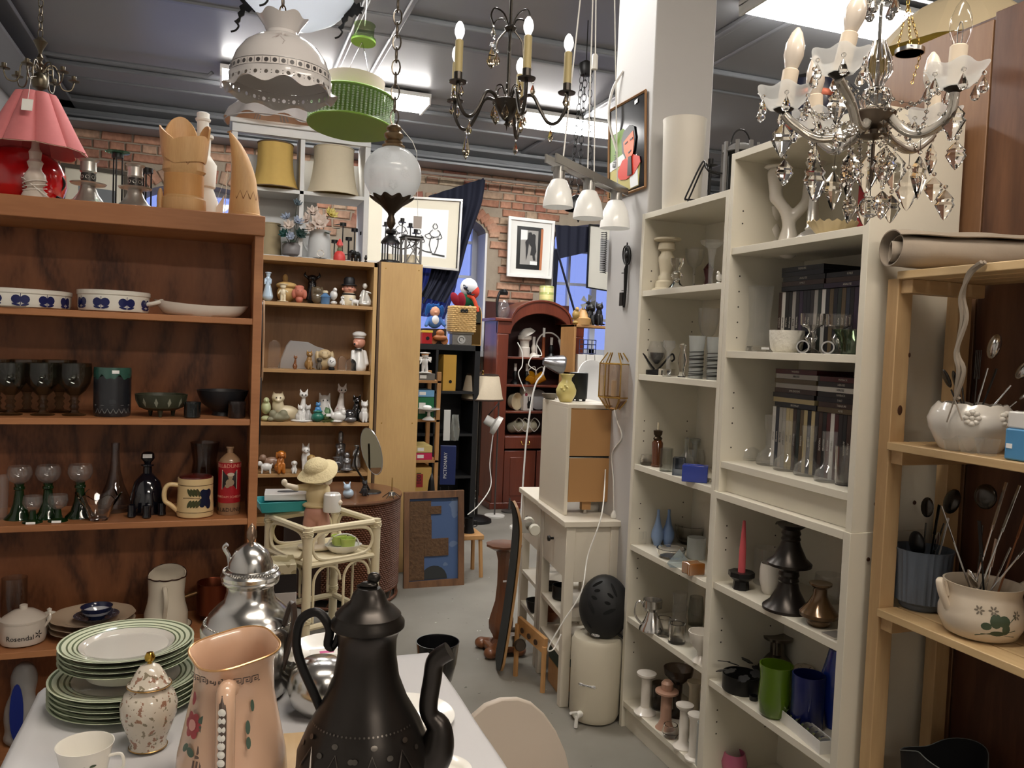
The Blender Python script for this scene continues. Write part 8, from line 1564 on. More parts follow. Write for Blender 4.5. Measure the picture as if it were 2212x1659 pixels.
L0=T(1637,1.63,1.516);s=mpp(L0);t=thing('square_vase','tall twisted square clear glass vase','vase',L0,.5);ob('body',vessel([(30,0),(24,60),(30,142)],2,14,n=4,s=s),CLEAR,t,sharp=20);ob('base',lathe([(28,1),(26,12)],4,s),CRYS,t);ob('price_sticker',X(cbox(0,0,0,18*s,.001,5*s),(-12*s,-22*s,8*s),(0,0,-.7)),TAGW,t)
for px,lb in((1735,'left silver napkin ring before the discs'),(1789,'right silver napkin ring before the discs')):L0=T(px,1.575,1.516);s=mpp(L0);item('napkin_ring',lb,'napkin ring',X(lathe([(11,-8),(14,-8),(14,8),(11,8),(11,-8)],28,s,cap=False),(0,0,14*s),(pi/2,0,0)),STEEL,L0,rz=-.9)
DC=[(24,24,26),(34,30,32),(40,46,58),(58,40,34),(20,22,30),(150,146,140),(70,24,26),(206,204,198),(32,40,36),(88,74,52),(46,34,54),(176,160,120)]
TTL=['WANTED','GHOST SHIP','ANALYSE','THAT','BEOWULF','8 MILE','AMERICAN','HEROES','MONEY','VILLAGE','TREASURE','PIRATES','OCEANS','ALFIE','JAWS','TAXI','UHR ENZONE','PAYBACK']
ORD=['first','second','third','fourth','fifth','sixth','seventh','eighth','ninth','tenth','eleventh','twelfth','thirteenth','fourteenth','fifteenth','sixteenth','seventeenth','eighteenth','nineteenth','twentieth','twenty-first','twenty-second','twenty-third','twenty-fourth','twenty-fifth','twenty-sixth','twenty-seventh','twenty-eighth']
def disc(y0,z0,w,h,c,ttl,label,flat=False,grp='',x0=1.665):
    """one case; w = thickness, h = spine length; spine faces left"""
    t=thing('disc_case',label,'disc case',(x0,y0,z0),0,grp);o=ob('case',box(0,0,0,.135,w if not flat else h,h if not flat else w),mt(c,.35),t);ins=mt(tuple(min(255,int(v*.8+20))for v in c),.4)
    if ttl:tc_=mt((200,196,186),.5)if sum(c)<330 else mt((40,36,36),.5);text('title',ttl,.0085,tc_,t,(-.0006,(w if not flat else h)/2,(h if not flat else w)/2),(0,0,rad(-90))if flat else(0,rad(90),rad(-90)),.0002,sx=.95)
def disc_block(zs,ya,yb,nrow,rowname,stacks,seed):
    r=random.Random(seed);w=(ya-yb)/nrow
    for i in range(nrow):disc(ya-(i+1)*w,zs,w*.93,.19,r.choice(DC),r.choice(TTL)if r.random()<.65 else None,'disc case standing %s from the left in the %s row'%(ORD[i],rowname),grp='discs standing in the %s row'%rowname)
    for(y0,n,nm)in stacks:
        for k in range(n):disc(y0+r.uniform(-.006,.006),zs+.192+k*.0148,.0142,.19,r.choice(DC),r.choice(TTL)if r.random()<.7 else None,'disc case lying %s from the bottom of the %s'%(ORD[k],nm),True,'discs lying in the '+nm,1.66)
disc_block(1.516,2.165,1.705,28,'upper',((1.955,5,'upper left pile'),(1.76,3,'upper right pile')),4);disc_block(1.156,2.165,1.705,28,'lower',((1.965,8,'lower left pile'),(1.765,7,'lower right pile')),9)
item('white_case','white plastic case on the upper right disc pile','case',box(0,0,0,.12,.075,.03),PLASTW,V((1.66,1.70,1.516+.192+.046)),bev=.002)
for px,py,lb in((1612,1000,'leftmost dome-footed glass before the lower discs'),(1663,1012,'second dome-footed glass before the lower discs'),(1700,1024,'third dome-footed glass before the lower discs'),(1744,1035,'fourth dome-footed glass before the lower discs'),(1788,1048,'fifth dome-footed glass before the lower discs')):
    L0=on(px,py-8,1.156);L0.x=max(L0.x,1.585);hollow('dome_glass',lb,'candle holder',[(28,0),(30,4),(27,22),(14,34),(11,42),(12,72),(15,78),(16,108)],1.4,CLEAR,L0,n=32,group='dome-footed glasses',fl=5)
L0=on(1823,1048,1.156);L0.x=max(L0.x,1.585);hollow('knobbly_tumbler','knobbly pressed glass tumbler at the shelf end','glass',[(18,0),(20,4),(22,84)],2,CRYS,L0,n=40,wob=lambda a,r,q:(r*(1+.03*sin(20*a)*cos(q*.6)),q))
L0=on(1600,1272,.756);s=mpp(L0);t=thing('pink_taper','pink taper candle in a black octagonal holder','candle',L0);ob('holder',lathe([(0,0),(18,0),(16,18),(28,28),(28,38),(12,38),(0,34)],8,s),BLACK,t,sharp=20);ob('candle',lathe([(0,30),(8,30),(7,90),(3,148),(0,150)],18,s),mt((206,90,96),.5),t)
L0=on(1600,1490,.431);s=mpp(L0);t=thing('iron_flower_ring','black iron candle ring with cut-out flowers','candle holder',L0);ob('ring',vessel([(38,0),(40,3),(40,36)],2,n=36,s=s),BLACKM,t)
for i in range(9):a=i*2*pi/9;ob('flower',X(lathe([(14,0),(14,1.6)],30,s,wob=lambda q,r,zz:(r*(.75+.25*abs(cos(2.5*q))),zz)),(42*s*cos(a),42*s*sin(a),(40+10*(i%2))*s),(.3,.2,a)),BLACKM,t)
L0=on(1730,1632,.431);a_,b_=on(1682,1545,.431),on(1782,1630,.431);c=(a_+b_)/2;c.x=max(c.x,1.59);t=thing('tealight_box','open white carton with a row of silver tealights','box',c,math.atan2((b_-a_).y,(b_-a_).x));l=(b_-a_).length/2;ob('carton',hbox(l,.022,.036,.002,1),PORC,t)
for i in range(8):ob('tealight',X(lathe([(0,0),(.017,0),(.018,.012),(.016,.012),(0,.008)],18),(-l+.02+i*(2*l-.04)/7,0,.024),(0,rad(78),0)),STEEL,t)
hollow('small_votive','tiny black votive beside the green vase','votive',[(9,0),(10,10)],2,BLACK,on(1628,1512,.431));item('metal_plate','flat grey metal plate with a label at the shelf end','plate',cbox(0,0,.003,.05,.05,.006),PEWTER,V((1.58,1.74,.756)))
L0=V((1.66,yat(1470,1.66,2.04),2.041));s=mpp(L0);L0.y=min(L0.y,2.8);hollow('tall_white_vase','tall plain white vase on the white bookcase','vase',[(38,0),(40,4),(46,190),(47,198)],3,mt((214,208,196),.45),L0,n=44)
L0=V((1.63,yat(1532,1.63,2.04),2.041));s=mpp(L0);t=thing('iron_book_rest','bent black iron rest on the white bookcase','stand',L0,RZ-.4)
for q in(-1,1):ob('rod',tube(spline([(-50*s,q*16*s,6*s),(-44*s,q*16*s,22*s),(-16*s,q*12*s,86*s),(-6*s,q*12*s,70*s),(30*s,q*12*s,58*s)]),2*s,6),BLACKM,t)
ob('loop',tube(spline([(-50*s,-16*s,6*s),(0,-20*s,1.5*s),(30*s,0,1.5*s),(0,20*s,1.5*s),(-50*s,16*s,6*s)]),2*s,6),BLACKM,t)
L0=V((1.68,yat(1528,1.68,2.04),2.041));s=mpp(L0);t=thing('black_candlestick','slim black candlestick behind the iron rest','candlestick',T(1530,1.72,2.041));ob('stem',lathe([(0,0),(16,0),(14,4),(3,8),(3,96),(16,100),(6,102),(6,114),(0,114)],18,s),BLACKM,t)
L0=T(1594,1.70,2.041);s=mpp(L0);t=thing('barrel_lantern','grey slatted lantern with a hoop handle','lantern',L0);ob('glass',lathe([(30,6),(30,104)],12,s),thin((150,156,160),.4),t);ob('base',lathe([(0,0),(38,0),(38,8),(0,8)],16,s),GRW,t);ob('roof',lathe([(0,104),(38,104),(36,110),(18,122),(0,124)],16,s),GRW,t);ob('handle',tube([(24*s*cos(a),0,(120+34*sin(a))*s)for a in[i*pi/12 for i in range(13)]],1.8*s,6),BLACKM,t)
for i in range(8):a=i*pi/4;ob('slat',X(cbox(0,0,62*s,8*s,5*s,124*s),(37*s*cos(a),37*s*sin(a),0),(0,0,a+pi/2)),GRW,t)
L0=T(1742,1.70,2.153);s=mpp(L0);t=thing('barrel_bucket','dark blue barrel bucket with copper hoops','bucket',L0);bp_=[(50,0),(56,30),(60,70),(58,110),(52,136)];ob('barrel',lathe([(0,0)]+bp_+[(0,138)],36,s),mt((22,26,46),.3,coat=.3),t);ob('lid',lathe([(0,136),(50,136),(44,146),(10,152),(0,152)],32,s),BLACK,t);ob('knob',lathe([(12,150),(10,158),(7,160),(7,172),(0,174)],14,s),BLACK,t)
for w in(36,104):ob('hoop',lathe([(rad_at(bp_,w-7)+.8,w-7),(rad_at(bp_,w)+1.6,w),(rad_at(bp_,w+7)+.8,w+7)],36,s,cap=False),mt((150,84,66),.35,.8),t)
# ================================================================== pine rack contents
def cutlery(parent,base,tip,kind,s,mat=None):
    b,p=V(base),V(tip);d=(p-b);q=d.to_track_quat('Z','Y').to_euler();h=d.length;m_=mat or STEEL;me=parent
    o=ob('cutlery_handle',tube([b,b+d*.72],[2.6*s,1.8*s],6),m_,me)
    if kind=='s':g=ell((0,0,0),(15*s,5*s,22*s),14,8);ob('bowl',X(g,b+d*.86,q),m_,o)
    elif kind=='f':
        for k in(-1.5,-.5,.5,1.5):ob('tine',X(tube([(k*3*s,0,0),(k*3.4*s,0,h*.3)],1.1*s,5),b+d*.7,q),m_,o)
    elif kind=='l':ob('bowl',X(ell((0,0,0),(24*s,12*s,28*s),16,9),b+d*.92,q),m_,o)
    elif kind=='k':ob('blade',X(cbox(0,0,h*.15,9*s,1.4*s,h*.32),b+d*.7,q),m_,o)
    return o
def bunch(lbs,base,rim,s,spec,nm='kitchen_tool'):
    """each utensil is a thing of its own, standing in the pot"""
    for(lb,kind,bx,by,tx,ty,tz,m_)in spec:
        t=thing(nm,lb,{'s':'spoon','f':'fork','l':'ladle','k':'knife'}[kind],base,RZ-.25);cutlery(t,(bx*s,by*s,8*s),(tx*s,ty*s,tz*s),kind,s,m_)
DK=mt((70,66,62),.25,.95,name='tarnished steel')
L0=on(2096,945,1.30);L0.x=1.675;L0.y=yat(2096,1.675,1.34);s=mpp(L0);t=thing('flower_bowl','white bowl with raised flowers holding spoons','bowl',L0,RZ);pf=[(56,0),(62,6),(82,46),(86,66),(78,88),(68,98)];ob('body',vessel(pf,4,n=60,s=s,wob=lambda a,r,q:(r,q+(4*abs(sin(6*a))if q>92 else 0))),WCS,t)
for a0 in(-pi/2-.5,-pi/2+.35,-pi/2+1.0):ob('raised_flower',J(*[ell((rad_at(pf,74)*s*cos(a0+.13*cos(k)),rad_at(pf,74)*s*sin(a0+.13*cos(k)),(74+12*sin(k))*s),(7*s,7*s,6*s),10,6)for k in[i*pi/4 for i in range(8)]]+[ell((rad_at(pf,74)*s*cos(a0),rad_at(pf,74)*s*sin(a0),74*s),6*s,10,6)]),WCS,t,kind='stuff')
bunch(0,L0,98,s,[('left steel serving spoon leaning out of the flower bowl','s',10,0,-66,-10,176,DK),('second steel spoon behind the left one in the flower bowl','s',8,6,-40,10,172,DK),('fork standing upright at the left of the flower bowl','f',0,8,-26,20,196,DK),('taller fork in the middle of the flower bowl','f',4,4,10,14,216,DK),('big ladle rising highest from the flower bowl','l',-6,10,42,10,244,STEEL),('dark slotted server in the flower bowl','k',0,16,48,20,176,BLACK),('steel ladle leaning right from the flower bowl','l',-20,-4,104,-10,196,STEEL),('steel spoon lying out to the right of the flower bowl','s',-20,-10,118,-20,150,STEEL)])
L0=V((1.615,yat(2095,1.615,1.3),1.301));s=mpp(L0);t=thing('glass_tray','divided clear glass relish tray before the flower bowl','tray',L0,math.atan2(-1,.05));
for i,x in enumerate((-40,0,40)):ob('compartment',X(([(a*17*s,b*13*s,0)for a,b in((-.8,-.8),(.8,-.8),(.8,.8),(-.8,.8))]+[(a*19*s,b*16*s,36*s)for a,b in((-1,-1),(1,-1),(1,1),(-1,1))],[(3,2,1,0)]+[(k,(k+1)%4,4+(k+1)%4,4+k)for k in range(4)]),(x*s,0,0)),thin((240,244,244),.12,frost=.14),t)
t2=thing('blue_tin','light blue tin at the right edge of the pine shelf','tin',V((1.62,yat(2200,1.62,1.3)-.01,1.301)));ob('tin',box(-.02,-.03,0,.05,.03,.068),mt((80,140,186),.35),t2,bev=.004);ob('lid',box(-.018,-.028,.068,.048,.028,.105),PORC,t2,bev=.004);ob('price_sticker',cbox(-.0205,.018,.03,.001,.014,.01),TAGW,t2)
GC=mt((150,138,124),.9,name='grey linen',noise=.06,ns=20,bump=.2);a_=V((1.565,1.605,1.728));th=rad(69);t=thing('rolled_apron','rolled grey linen apron on top of the pine rack','cloth roll',a_,th);iR=Matrix.Rotation(-th,3,'Z');ln=.40
ob('roll',sheet(lambda u,v:((.046*(1-.72*u)+.003*sin(v*9+u*17)+.0025*sin(u*31))*cos(-u*5.2*pi+2.4)*1.2,-ln*v+.012*sin(u*11)*(1-v),.05+(.047*(1-.72*u)+.002*sin(v*14+u*20))*sin(-u*5.2*pi+2.4)),120,24,.003),GC,t,sharp=80)
p=[iR@(at(px,py,x=1.578)-a_)for px,py in((2128,566),(2098,590),(2075,640),(2078,690),(2068,760),(2082,800),(2068,850),(2062,862))]
for o_ in(0,.008):ob('tie',tube(spline([(q.x+o_*sin(i*1.5),q.y+o_*cos(i*1.3),q.z)for i,q in enumerate(p)]),[.005]*43,5),GC,t)
for dx in((2045,912),(2078,908)):ob('tie_end',tube([p[-1],iR@(at(*dx,x=1.575)-a_)],.0018,5),GC,t)
tag(ob('rolling_pin',X(lathe([(0,0),(.012,.004),(.016,.02),(.011,.04),(.03,.05),(.03,.3),(0,.3)],20),V((1.72,yat(2200,1.70,1.76),1.78)),(rad(90),0,rad(14))),mt((206,176,132),.5)),'wooden rolling pin end on the top pine shelf','rolling pin')
L0=on(1987,1312,.875);L0.x=max(L0.x,1.64);s=mpp(L0);t=thing('fluted_pot','grey-blue fluted pot crowded with kitchen tools','pot',L0);ob('body',vessel([(38,0),(42,4),(44,12),(52,18),(58,120),(61,130)],3,n=96,s=s,wob=lambda a,r,q:(r*(1+(.02*(1 if sin(24*a)>0 else-1)if 15<q<124 else 0)),q)),mt((98,108,122),.5),t,sharp=25)
bunch(0,L0,130,s,[('tall steel skewer spoon in the blue pot','s',0,8,6,14,250,DK),('thin fork beside it in the blue pot','f',6,6,28,10,224,DK),('big brown-tinged ladle leaning back in the blue pot','l',-6,10,62,30,250,DK),('black-handled scoop low in the blue pot','l',0,0,-16,-6,150,BLACK),('steel potato masher in the blue pot','s',10,0,26,-6,170,STEEL),('white-handled brush in the blue pot','k',14,4,46,6,196,PLASTW)])
L0=on(2118,1372,.875);L0.x=max(L0.x-.0,1.665);L0.y=yat(2118,L0.x,.9);s=mpp(L0);t=thing('bean_pot','white two-handled pot painted with green flowers','pot',L0,RZ);pf=[(52,0),(70,8),(84,36),(84,56),(74,90),(72,98),(78,116)];ob('body',vessel(pf,4,n=48,s=s),mt((206,192,172),.3,coat=.4),t)
for q in(-1,1):ob('handle',tube(spline([(q*78*s,-10*s,60*s),(q*94*s,-12*s,92*s),(q*98*s,-8*s,116*s),(q*86*s,0,110*s),(q*78*s,0,84*s)]),8*s,9),mt((206,192,172),.3,coat=.4),t)
GP=mt((62,76,56),.4,name='green print');ob('plant_print',decal(pf,s,[oval(-4,56,12,15),oval(12,56,12,12),oval(-22,44,10,8),oval(16,40,8,12),oval(0,30,14,6)]+stroke([(-40,20),(-10,30),(40,22)],1)+stroke([(-30,26),(0,28),(36,38)],1)+stroke([(12,44),(32,62),(40,70)],.8),-pi/2-.15,.6),GP,t,kind='stuff')
ob('flower_print',decal(pf,s,[oval(c0+6*cos(a),c1+6*sin(a),4,2,8,a)for c0,c1 in((-34,74),(-8,76),(40,68))for a in(0,1.05,2.1,3.14,4.2,5.2)],-pi/2-.15,.7),mt((110,100,86),.4),t,kind='stuff')
bunch(0,L0,116,s,[('steel knife pointing left out of the bean pot','k',10,0,-90,0,270,STEEL),('shiny spoon resting on the left rim of the bean pot','s',20,-30,-42,-44,150,STEEL),('black-handled knife crossing the bean pot','k',10,-10,-24,-30,250,BLACK),('long thin steel tongs leaning right in the bean pot','k',-40,-10,34,10,330,STEEL),('second arm of steel tongs leaning right in the bean pot','k',-34,-10,58,6,326,STEEL),('fork in the centre of the bean pot','f',-6,0,22,6,210,STEEL),('second fork near the right rim of the bean pot','f',-10,10,48,0,196,STEEL),('long knife leaning far right from the bean pot','k',-50,-20,104,-10,250,STEEL),('round dark ladle behind the bean pot cutlery','l',-10,20,6,40,320,DK),('curved wooden spatula behind the bean pot','k',20,30,92,36,300,mt((150,96,60),.5))])
L0=V((1.70,yat(2010,1.66,.45),.401));s=mpp(L0);t=thing('black_bag','open black fabric bag with a white ribbon on the lowest pine shelf','bag',L0,RZ);BF=mt((14,14,15),.9,name='black felt');ob('bag',shell([(64,0),(74,30),(80,80),(84,118)],2,n=40,s=s,wob=lambda a,r,q:(r*(1+.12*sin(3*a+1)+.04*sin(7*a)),q*(1+.18*sin(2*a+.6)))),BF,t);ob('floor',lathe([(0,1),(64,1),(64,3),(0,3)],24,s),BF,t);ob('edge_piping',tube([(84*(1+.12*sin(3*a+1)+.04*sin(7*a))*s*cos(a),84*(1+.12*sin(3*a+1)+.04*sin(7*a))*s*sin(a),118*(1+.18*sin(2*a+.6))*s)for a in[i*pi/24 for i in range(48)]],1.2*s,5,True),mt((96,100,98),.7),t)
ob('ribbon',tube(spline([(-20*s,-84*s,104*s),(-60*s,-80*s,92*s),(-96*s,-60*s,70*s),(-110*s,-60*s,20*s),(-118*s,-62*s,-10*s)]),[4.5*s]*25,6),PORC,t);ob('ribbon_bow',tube(spline([(-84*s,-66*s,80*s),(-90*s,-76*s,50*s),(-76*s,-80*s,48*s),(-70*s,-74*s,74*s),(-66*s,-70*s,110*s)]),[4*s]*25,6),PORC,t)
for k,(x,y)in enumerate(((0,-20),(18,-30),(-14,-34),(30,-16))):tag(ob('brass_spoon',ell((0,0,0),(14*s,9*s,5*s)),BRASS,None,L0+V((x*s,y*s,(46+8*k)*s)),(.3*k,.2,k)),('lowest','second','third','topmost')[k]+' small brass spoon bowl inside the black bag','spoon','brass spoons in the black bag')
# ================================================================== on the white tablecloth (z .753)
z=.753;GR=(104,116,92)
def plate_mat(u,key):return rings([(0,(206,202,194)),(.70,GR),(.725,(214,222,196)),(.765,GR),(.79,(214,222,196)),(.84,GR),(.87,(214,222,196)),(.93,GR),(.965,(214,222,196))],u,.12,'green banded glaze')
def plates(px,py,n,r,dz,zz0,lb,grp,tl=0):
    L0=on(px,py,z);s=mpp(L0);m_=plate_mat(r*s,lb);me=None
    for i in range(n):
        p=V((L0.x,L0.y,zz0+i*dz*s));g=vessel([(r*.58,0),(r*.62,2),(r*.68,9),(r,17)],2,3,n=64,s=s)
        o=item('plate',('lowest','second','third','fourth','fifth','topmost')[i if i<n-1 else 5]+lb,'plate',g if me is None else me,m_,p,grp);me=o.data
    return zz0+n*dz*s,L0,s
L0=on(273,1512,z)
h1,L0,s=plates(273,1512,5,152,11,z,' green-banded dinner plate of the lower stack on the table','green-banded dinner plates')
h1+=.012;hollow('soup_bowl','deep white bowl between the two plate stacks','bowl',[(70,0),(80,4),(88,24)],3,WHITE,V((L0.x,L0.y,h1-.008)),s,n=48)
h2,_,_=plates(273,1512,4,134,11,h1+24*s-.008,' green-banded soup plate of the upper stack on the table','green-banded soup plates')
L0=on(320,1612,z);s=mpp(L0);FLO=spots((206,196,180),[(150,112,92),(134,124,104)],75,.6,.2,'small rose print',4.);t=thing('ginger_jar','lidded porcelain jar with small brown roses and gold knob','jar',L0);jp=[(34,0),(38,4),(36,14),(44,36),(56,70),(58,96),(50,118),(38,130),(36,136)];ob('body',vessel(jp,3,n=48,s=s),FLO,t);ld=ob('lid',lathe([(0,134),(42,134),(44,140),(38,144),(32,158),(20,176),(8,182),(0,183)],40,s),FLO,t);ob('knob',lathe([(5,181),(5,186),(10,190),(11,198),(7,206),(0,208)],20,s),mt((200,164,70),.15,1.),ld)
for r,w in((44.5,137),(38.5,3)):ob('gilt_line',tube([(r*s*cos(a),r*s*sin(a),w*s)for a in[i*pi/20 for i in range(40)]],1.2*s,5,True),mt((190,150,90),.25,.8),t)
L0=on(182,1700,z);s=mpp(L0);t=thing('teacup','white porcelain teacup with green leaf print','teacup',L0);ob('cup',vessel([(26,0),(28,4),(44,30),(54,84),(58,96)],1.6,n=44,s=s),WHITE,t);ob('handle',tube(spline([(48*s,-14*s,70*s),(74*s,-22*s,74*s),(76*s,-22*s,44*s),(42*s,-12*s,28*s)]),3.4*s,8),WHITE,t);ob('leaf_print',decal([(44,30),(54,84)],s,[oval(-6,62,9,4,10,.5),oval(8,58,8,3,10,-.4),oval(16,66,7,3)],face(L0),.5),GP,t,kind='stuff')
hollow('saucer','thin white saucer beside the teacup','saucer',[(30,0),(34,3),(62,12)],1.4,WHITE,on(262,1705,z),n=44)
L0=on(490,1700,z);item('cutting_board','light wooden board under the peach jug','cutting board',box(-.07,-.10,0,.13,.145,.016),PINE,V((L0.x-.0,L0.y,z)),rz=-.1,bev=.003)
SB=rings([(0,(190,178,156)),(.1,(60,56,52))],1.0);zb=z+.017
L0=on(500,1680,zb);L0.y-=.0;s=mpp(L0);PCH=mt((206,168,140),.25,name='peach earthenware',coat=.5)
t=thing('peach_jug','tall peach earthenware jug with greek key band','jug',L0,RZ);sqr=lambda a,r,q:(r*(1+.07*cos(4*a+.6)*min(1,q/120)),q+(14*sin(a+.5)*(q>230)-6*(q>230)))
jf=[(110,0),(116,10),(112,60),(96,130),(82,200),(80,262),(88,286),(92,292)];ob('body',vessel(jf,4,n=72,s=s,wob=sqr),PCH,t)
ob('gilt_rim',tube([(r_*s*cos(a),r_*s*sin(a),q_*s)for a in[i*pi/36 for i in range(72)]for r_,q_ in(sqr(a,91.5,292),)],2.6*s,6,True),mt((196,150,100),.25,.5),t)
kf=[];key=[(0,0),(0,12),(14,12),(14,3),(6,3),(6,7),(10,7)]
for i in range(-6,5):
    if i in(1,):continue
    kf+=stroke([(i*18+u,240+w)for u,w in key],1.2)+stroke([(i*18+14,240),(i*18+18,240)],1.2)
ob('greek_key_print',decal([(80*1.075,200),(80*1.075,262)],s,kf,-pi/2-.1,1.),mt((70,56,50),.4),t,kind='stuff')
hd=ob('handle',tube(spline([(18*s,-78*s,230*s),(22*s,-112*s,238*s),(26*s,-124*s,200*s),(26*s,-122*s,130*s),(24*s,-116*s,60*s),(22*s,-108*s,10*s)],6),[19*s]*31,12),PCH,t);ob('handle_print',tube(spline([(22*s,-126*s,236*s),(26*s,-138*s,200*s),(26*s,-136*s,130*s),(24*s,-130*s,60*s),(22*s,-122*s,10*s)],6),[9*s]*25,8),mt((84,70,62),.3),hd);me=None
for i in range(11):o=ob('handle_bead',me or X(lathe([(7,0),(8,1.5),(3,3.4),(0,3.6)],14,s),(0,0,0),(pi/2,0,0)),WHITE,hd,(26*s,-144*s,(40+i*17)*s));me=o.data
pe=[oval(-62+14*cos(a),150+14*sin(a),13,10,12,a)for a in(0,1.05,2.1,3.14,4.2,5.2)];pf_=[(r*1.03,q)for r,q in jf]
ob('peony_print',decal(pf_,s,pe+[oval(-66,200,7,14)],-pi/2,1.2),mt((156,62,66),.3),t,kind='stuff');ob('peony_heart',decal(pf_,s,[oval(-62,150,12,11)]+[oval(-62+8*cos(a),150+8*sin(a),4,3)for a in(0,1.2,2.4,3.6,4.8)],-pi/2,1.8),mt((206,150,140),.3),t,kind='stuff')
ob('leaf_print',decal(pf_,s,[oval(-34,166,12,7,12,.6),oval(-32,146,12,6,12,-.5),oval(-76,104,11,7,12,.8),oval(-58,100,12,8,12,-.4),oval(60,150,5,14),oval(66,190,4,12),oval(64,120,5,12)],-pi/2,1.2),mt((72,90,76),.3),t,kind='stuff');ob('urn_print',decal(pf_,s,[rect(-50+i*9,50,-45+i*9,88)for i in range(5)]+[rect(-44,92,-14,98),rect(-40,100,-18,116)],-pi/2,1.2),mt((92,72,62),.3),t,kind='stuff')
L0=on(535,1500,z);s=mpp(L0);t=thing('silver_urn','polished silver coffee urn with acorn finial','coffee urn',L0,RZ);ob('body',lathe([(0,0),(70,0),(80,10),(92,60),(98,110),(100,150),(96,160),(88,166),(84,178),(70,194),(54,208),(48,228),(49,240),(58,246),(60,252),(56,258)],48,s),STEEL,t)
lid=ob('lid',lathe([(60,256),(62,264),(54,272),(46,276),(45,290),(34,314),(16,328),(6,332),(0,333)],44,s),STEEL,t);ob('finial',lathe([(5,331),(6,336),(11,344),(11,354),(6,366),(0,374)],10,s),mt((150,128,110),.3,.9),lid);ob('thumb_lever',tube(spline([(-44*s,0,276*s),(-48*s,0,300*s),(-58*s,0,318*s),(-52*s,0,326*s)]),5*s,8),STEEL,lid)
for r,q_ in((56,273),(92,164)):
    me=None
    for i in range(56):a=i*2*pi/56;o=ob('bead',me or ell((0,0,0),2.6*s,6,4),STEEL,t,(r*s*cos(a),r*s*sin(a),q_*s),kind='stuff');me=o.data
ob('urn_handle',tube(spline([(84*s,-30*s,168*s),(100*s,-40*s,216*s),(106*s,-40*s,180*s),(92*s,-36*s,110*s),(70*s,-30*s,40*s)]),7*s,8),mt((60,48,42),.35),t)
L0=on(782,1745,z);s=mpp(L0);t=thing('pewter_coffee_pot','tall blackened pewter coffee pot with lobed body','coffee pot',L0,RZ);lob=lambda a,r,q:(r*(1+.035*abs(sin(4*a))*(20<q<240)),q)
ob('body',lathe([(0,0),(86,0),(92,8),(84,16),(112,46),(138,96),(136,140),(116,190),(90,240),(70,290),(62,340),(62,372),(68,392),(72,396)],72,s,wob=lob),DPEWTER,t)
lid=ob('lid',lathe([(72,394),(78,400),(78,410),(70,420),(70,426),(56,440),(40,452),(34,470),(24,482),(0,486)],48,s),DPEWTER,t);ob('lid_bud',blob([('e',(0,0,488*s),(20*s,14*s,8*s)),('e',(10*s,0,504*s),(14*s,12*s,12*s)),('c',(-22*s,0,484*s),(4*s,0,494*s),5*s,4*s)],.1,26),DPEWTER,lid)
ob('handle',tube(spline([(-62*s,0,376*s),(-72*s,0,352*s),(-84*s,0,356*s),(-82*s,0,392*s),(-108*s,0,424*s),(-142*s,0,408*s),(-152*s,0,360*s),(-140*s,0,310*s),(-112*s,0,250*s),(-92*s,0,206*s)],5),[7*s]*6+[10*s]*40,12),mt((32,30,29),.4,.6,name='ebonised handle'),t)
ob('spout',tube(spline([(104*s,0,96*s),(150*s,0,120*s),(160*s,0,180*s),(136*s,0,220*s),(142*s,0,290*s),(148*s,0,330*s),(176*s,0,352*s)],6),[38*s-34*s*min(1,i/16)+(16*s if i<17 else 16*s)for i in range(37)],14),DPEWTER,t)
emb=[];emp=[(112,46),(138,96),(136,140),(116,190),(90,240)]
for c_ in(-110,-40,40,110):emb+=stroke([(c_-26,60),(c_-20,130),(c_,176),(c_+20,130),(c_+26,60)],1.6)+stroke([(c_-16,66),(c_-10,110),(c_,136),(c_+10,110),(c_+16,66)],1.2)+[oval(c_+36*k,168,6,5)for k in(-1,1)]+[oval(c_,190,7,5)]
emb+=[oval(i*9,208,2,2)for i in range(-14,15)];ob('embossing',decal([(r*1.038,q)for r,q in emp],s,emb,-pi/2,1.5),mt((104,98,92),.3,.9),t,kind='stuff')
L0=on(905,1672,z);s=mpp(L0);L0.x+=.01;t=thing('coffee_cup','white coffee cup behind the dark coffee pot spout','cup',L0);ob('cup',vessel([(26,0),(34,8),(40,60),(42,84)],1.6,n=40,s=s),WHITE,t);ob('grass_print',decal([(34,8),(40,60)],s,stroke([(-6,30),(-2,44),(-8,54)],.8)+stroke([(0,28),(2,46),(8,54)],.8),face(L0),.6),INK,t,kind='stuff')
hollow('side_plate','clear-edged white saucer at the right edge of the table','saucer',[(40,0),(44,3),(70,10)],1.4,WHITE,on(950,1672,z),n=48);
for i in range(4):L0=on(726,1462,z);hollow('white_plate',('lowest','second','third','topmost')[i]+' white plate of the stack behind the coffee pot','plate',[(64,0),(70,3),(108,15)],2,WHITE,V((L0.x,L0.y,z+i*.016)),n=56,fl=4,group='white plates behind the coffee pot')
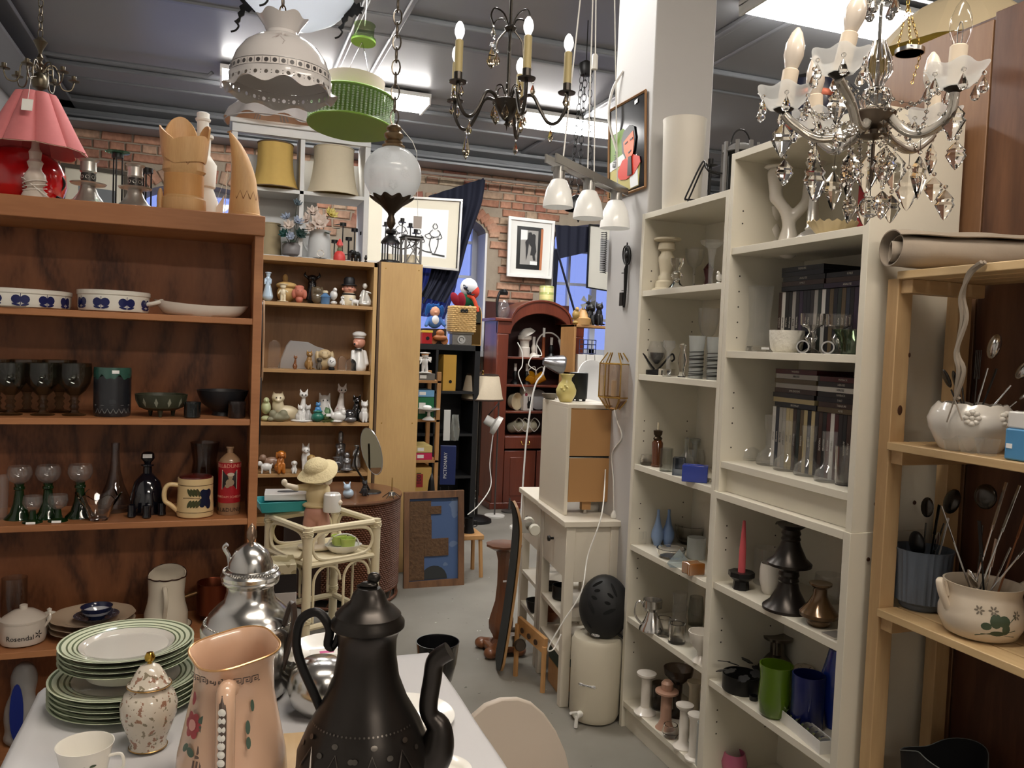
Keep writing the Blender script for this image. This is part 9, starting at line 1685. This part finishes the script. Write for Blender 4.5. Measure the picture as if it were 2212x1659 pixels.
t=thing('price_note','small white note with pink print on the white plates','note',on(690,1400,z+.07));t.location=V((on(726,1462,z).x-.03,on(726,1462,z).y-.02,z+.066));ob('sheet',box(-.03,-.02,0,.03,.02,.0008),PAPER,t);ob('pink_print',box(-.01,-.008,.0009,.02,.004,.0012),mt((210,90,150),.6),t)
L0=on(690,1535,z);s=mpp(L0);t=thing('silver_teapot','round silver pot half hidden behind the dark coffee pot','teapot',L0);ob('body',lathe([(0,0),(40,0),(60,20),(70,56),(60,92),(36,112),(0,116)],40,s),STEEL,t)
hollow('large_plate','wide white plate partly under the dark coffee pot','plate',[(60,0),(66,3),(112,12)],2,WHITE,on(870,1555,z),n=56)
L0=on(772,1712,z);L0=on(785,1830,z);s=mpp(L0);t=thing('silver_jug','rounded silver jug handle at the bottom edge','jug',L0);ob('body',lathe([(0,0),(30,0),(40,30),(36,70),(30,96),(0,100)],32,s),STEEL,t);ob('handle',tube([(40*s*cos(a),0,(96+30*sin(a))*s)for a in[i*pi/12 for i in range(13)]],11*s,10),STEEL,t)
L0=on(640,1640,z);s=mpp(L0);item('striped_napkin','folded beige napkin with dark stripes between the jugs','napkin',box(-.05,-.06,0,.06,.06,.006),rings([(0,(196,176,140))],1.0,.8,'beige cloth',by='z',coat=0.),L0+V((0,0,.0005)),rz=.1)
for i in range(5):tag(ob('napkin_stripe',cbox(0,0,0,.11,.003,.0006),INK,bpy.data.objects[[o.name for o in bpy.data.objects if o.name.startswith('striped_napkin')][0]],(.005,-.045+i*.022,.0066)))
L0=V((xat(946,2.15,.7),2.15,0));s=mpp(V((L0.x,2.15,.7)));t=thing('black_planter','black enamel pot on a stand behind the table corner','planter',L0);zb_=at(946,1480,y=2.15).z;ob('pot',X(vessel([(20,0),(34,14),(42,50),(46,92),(47,97)],2,n=40,s=s),(0,0,zb_)),mt((16,16,17),.15,coat=.8),t);ob('stand',lathe([(0,0),(.1,0),(.1,.01),(.012,.02),(.012,zb_),(0,zb_)],24),BLACKM,t)
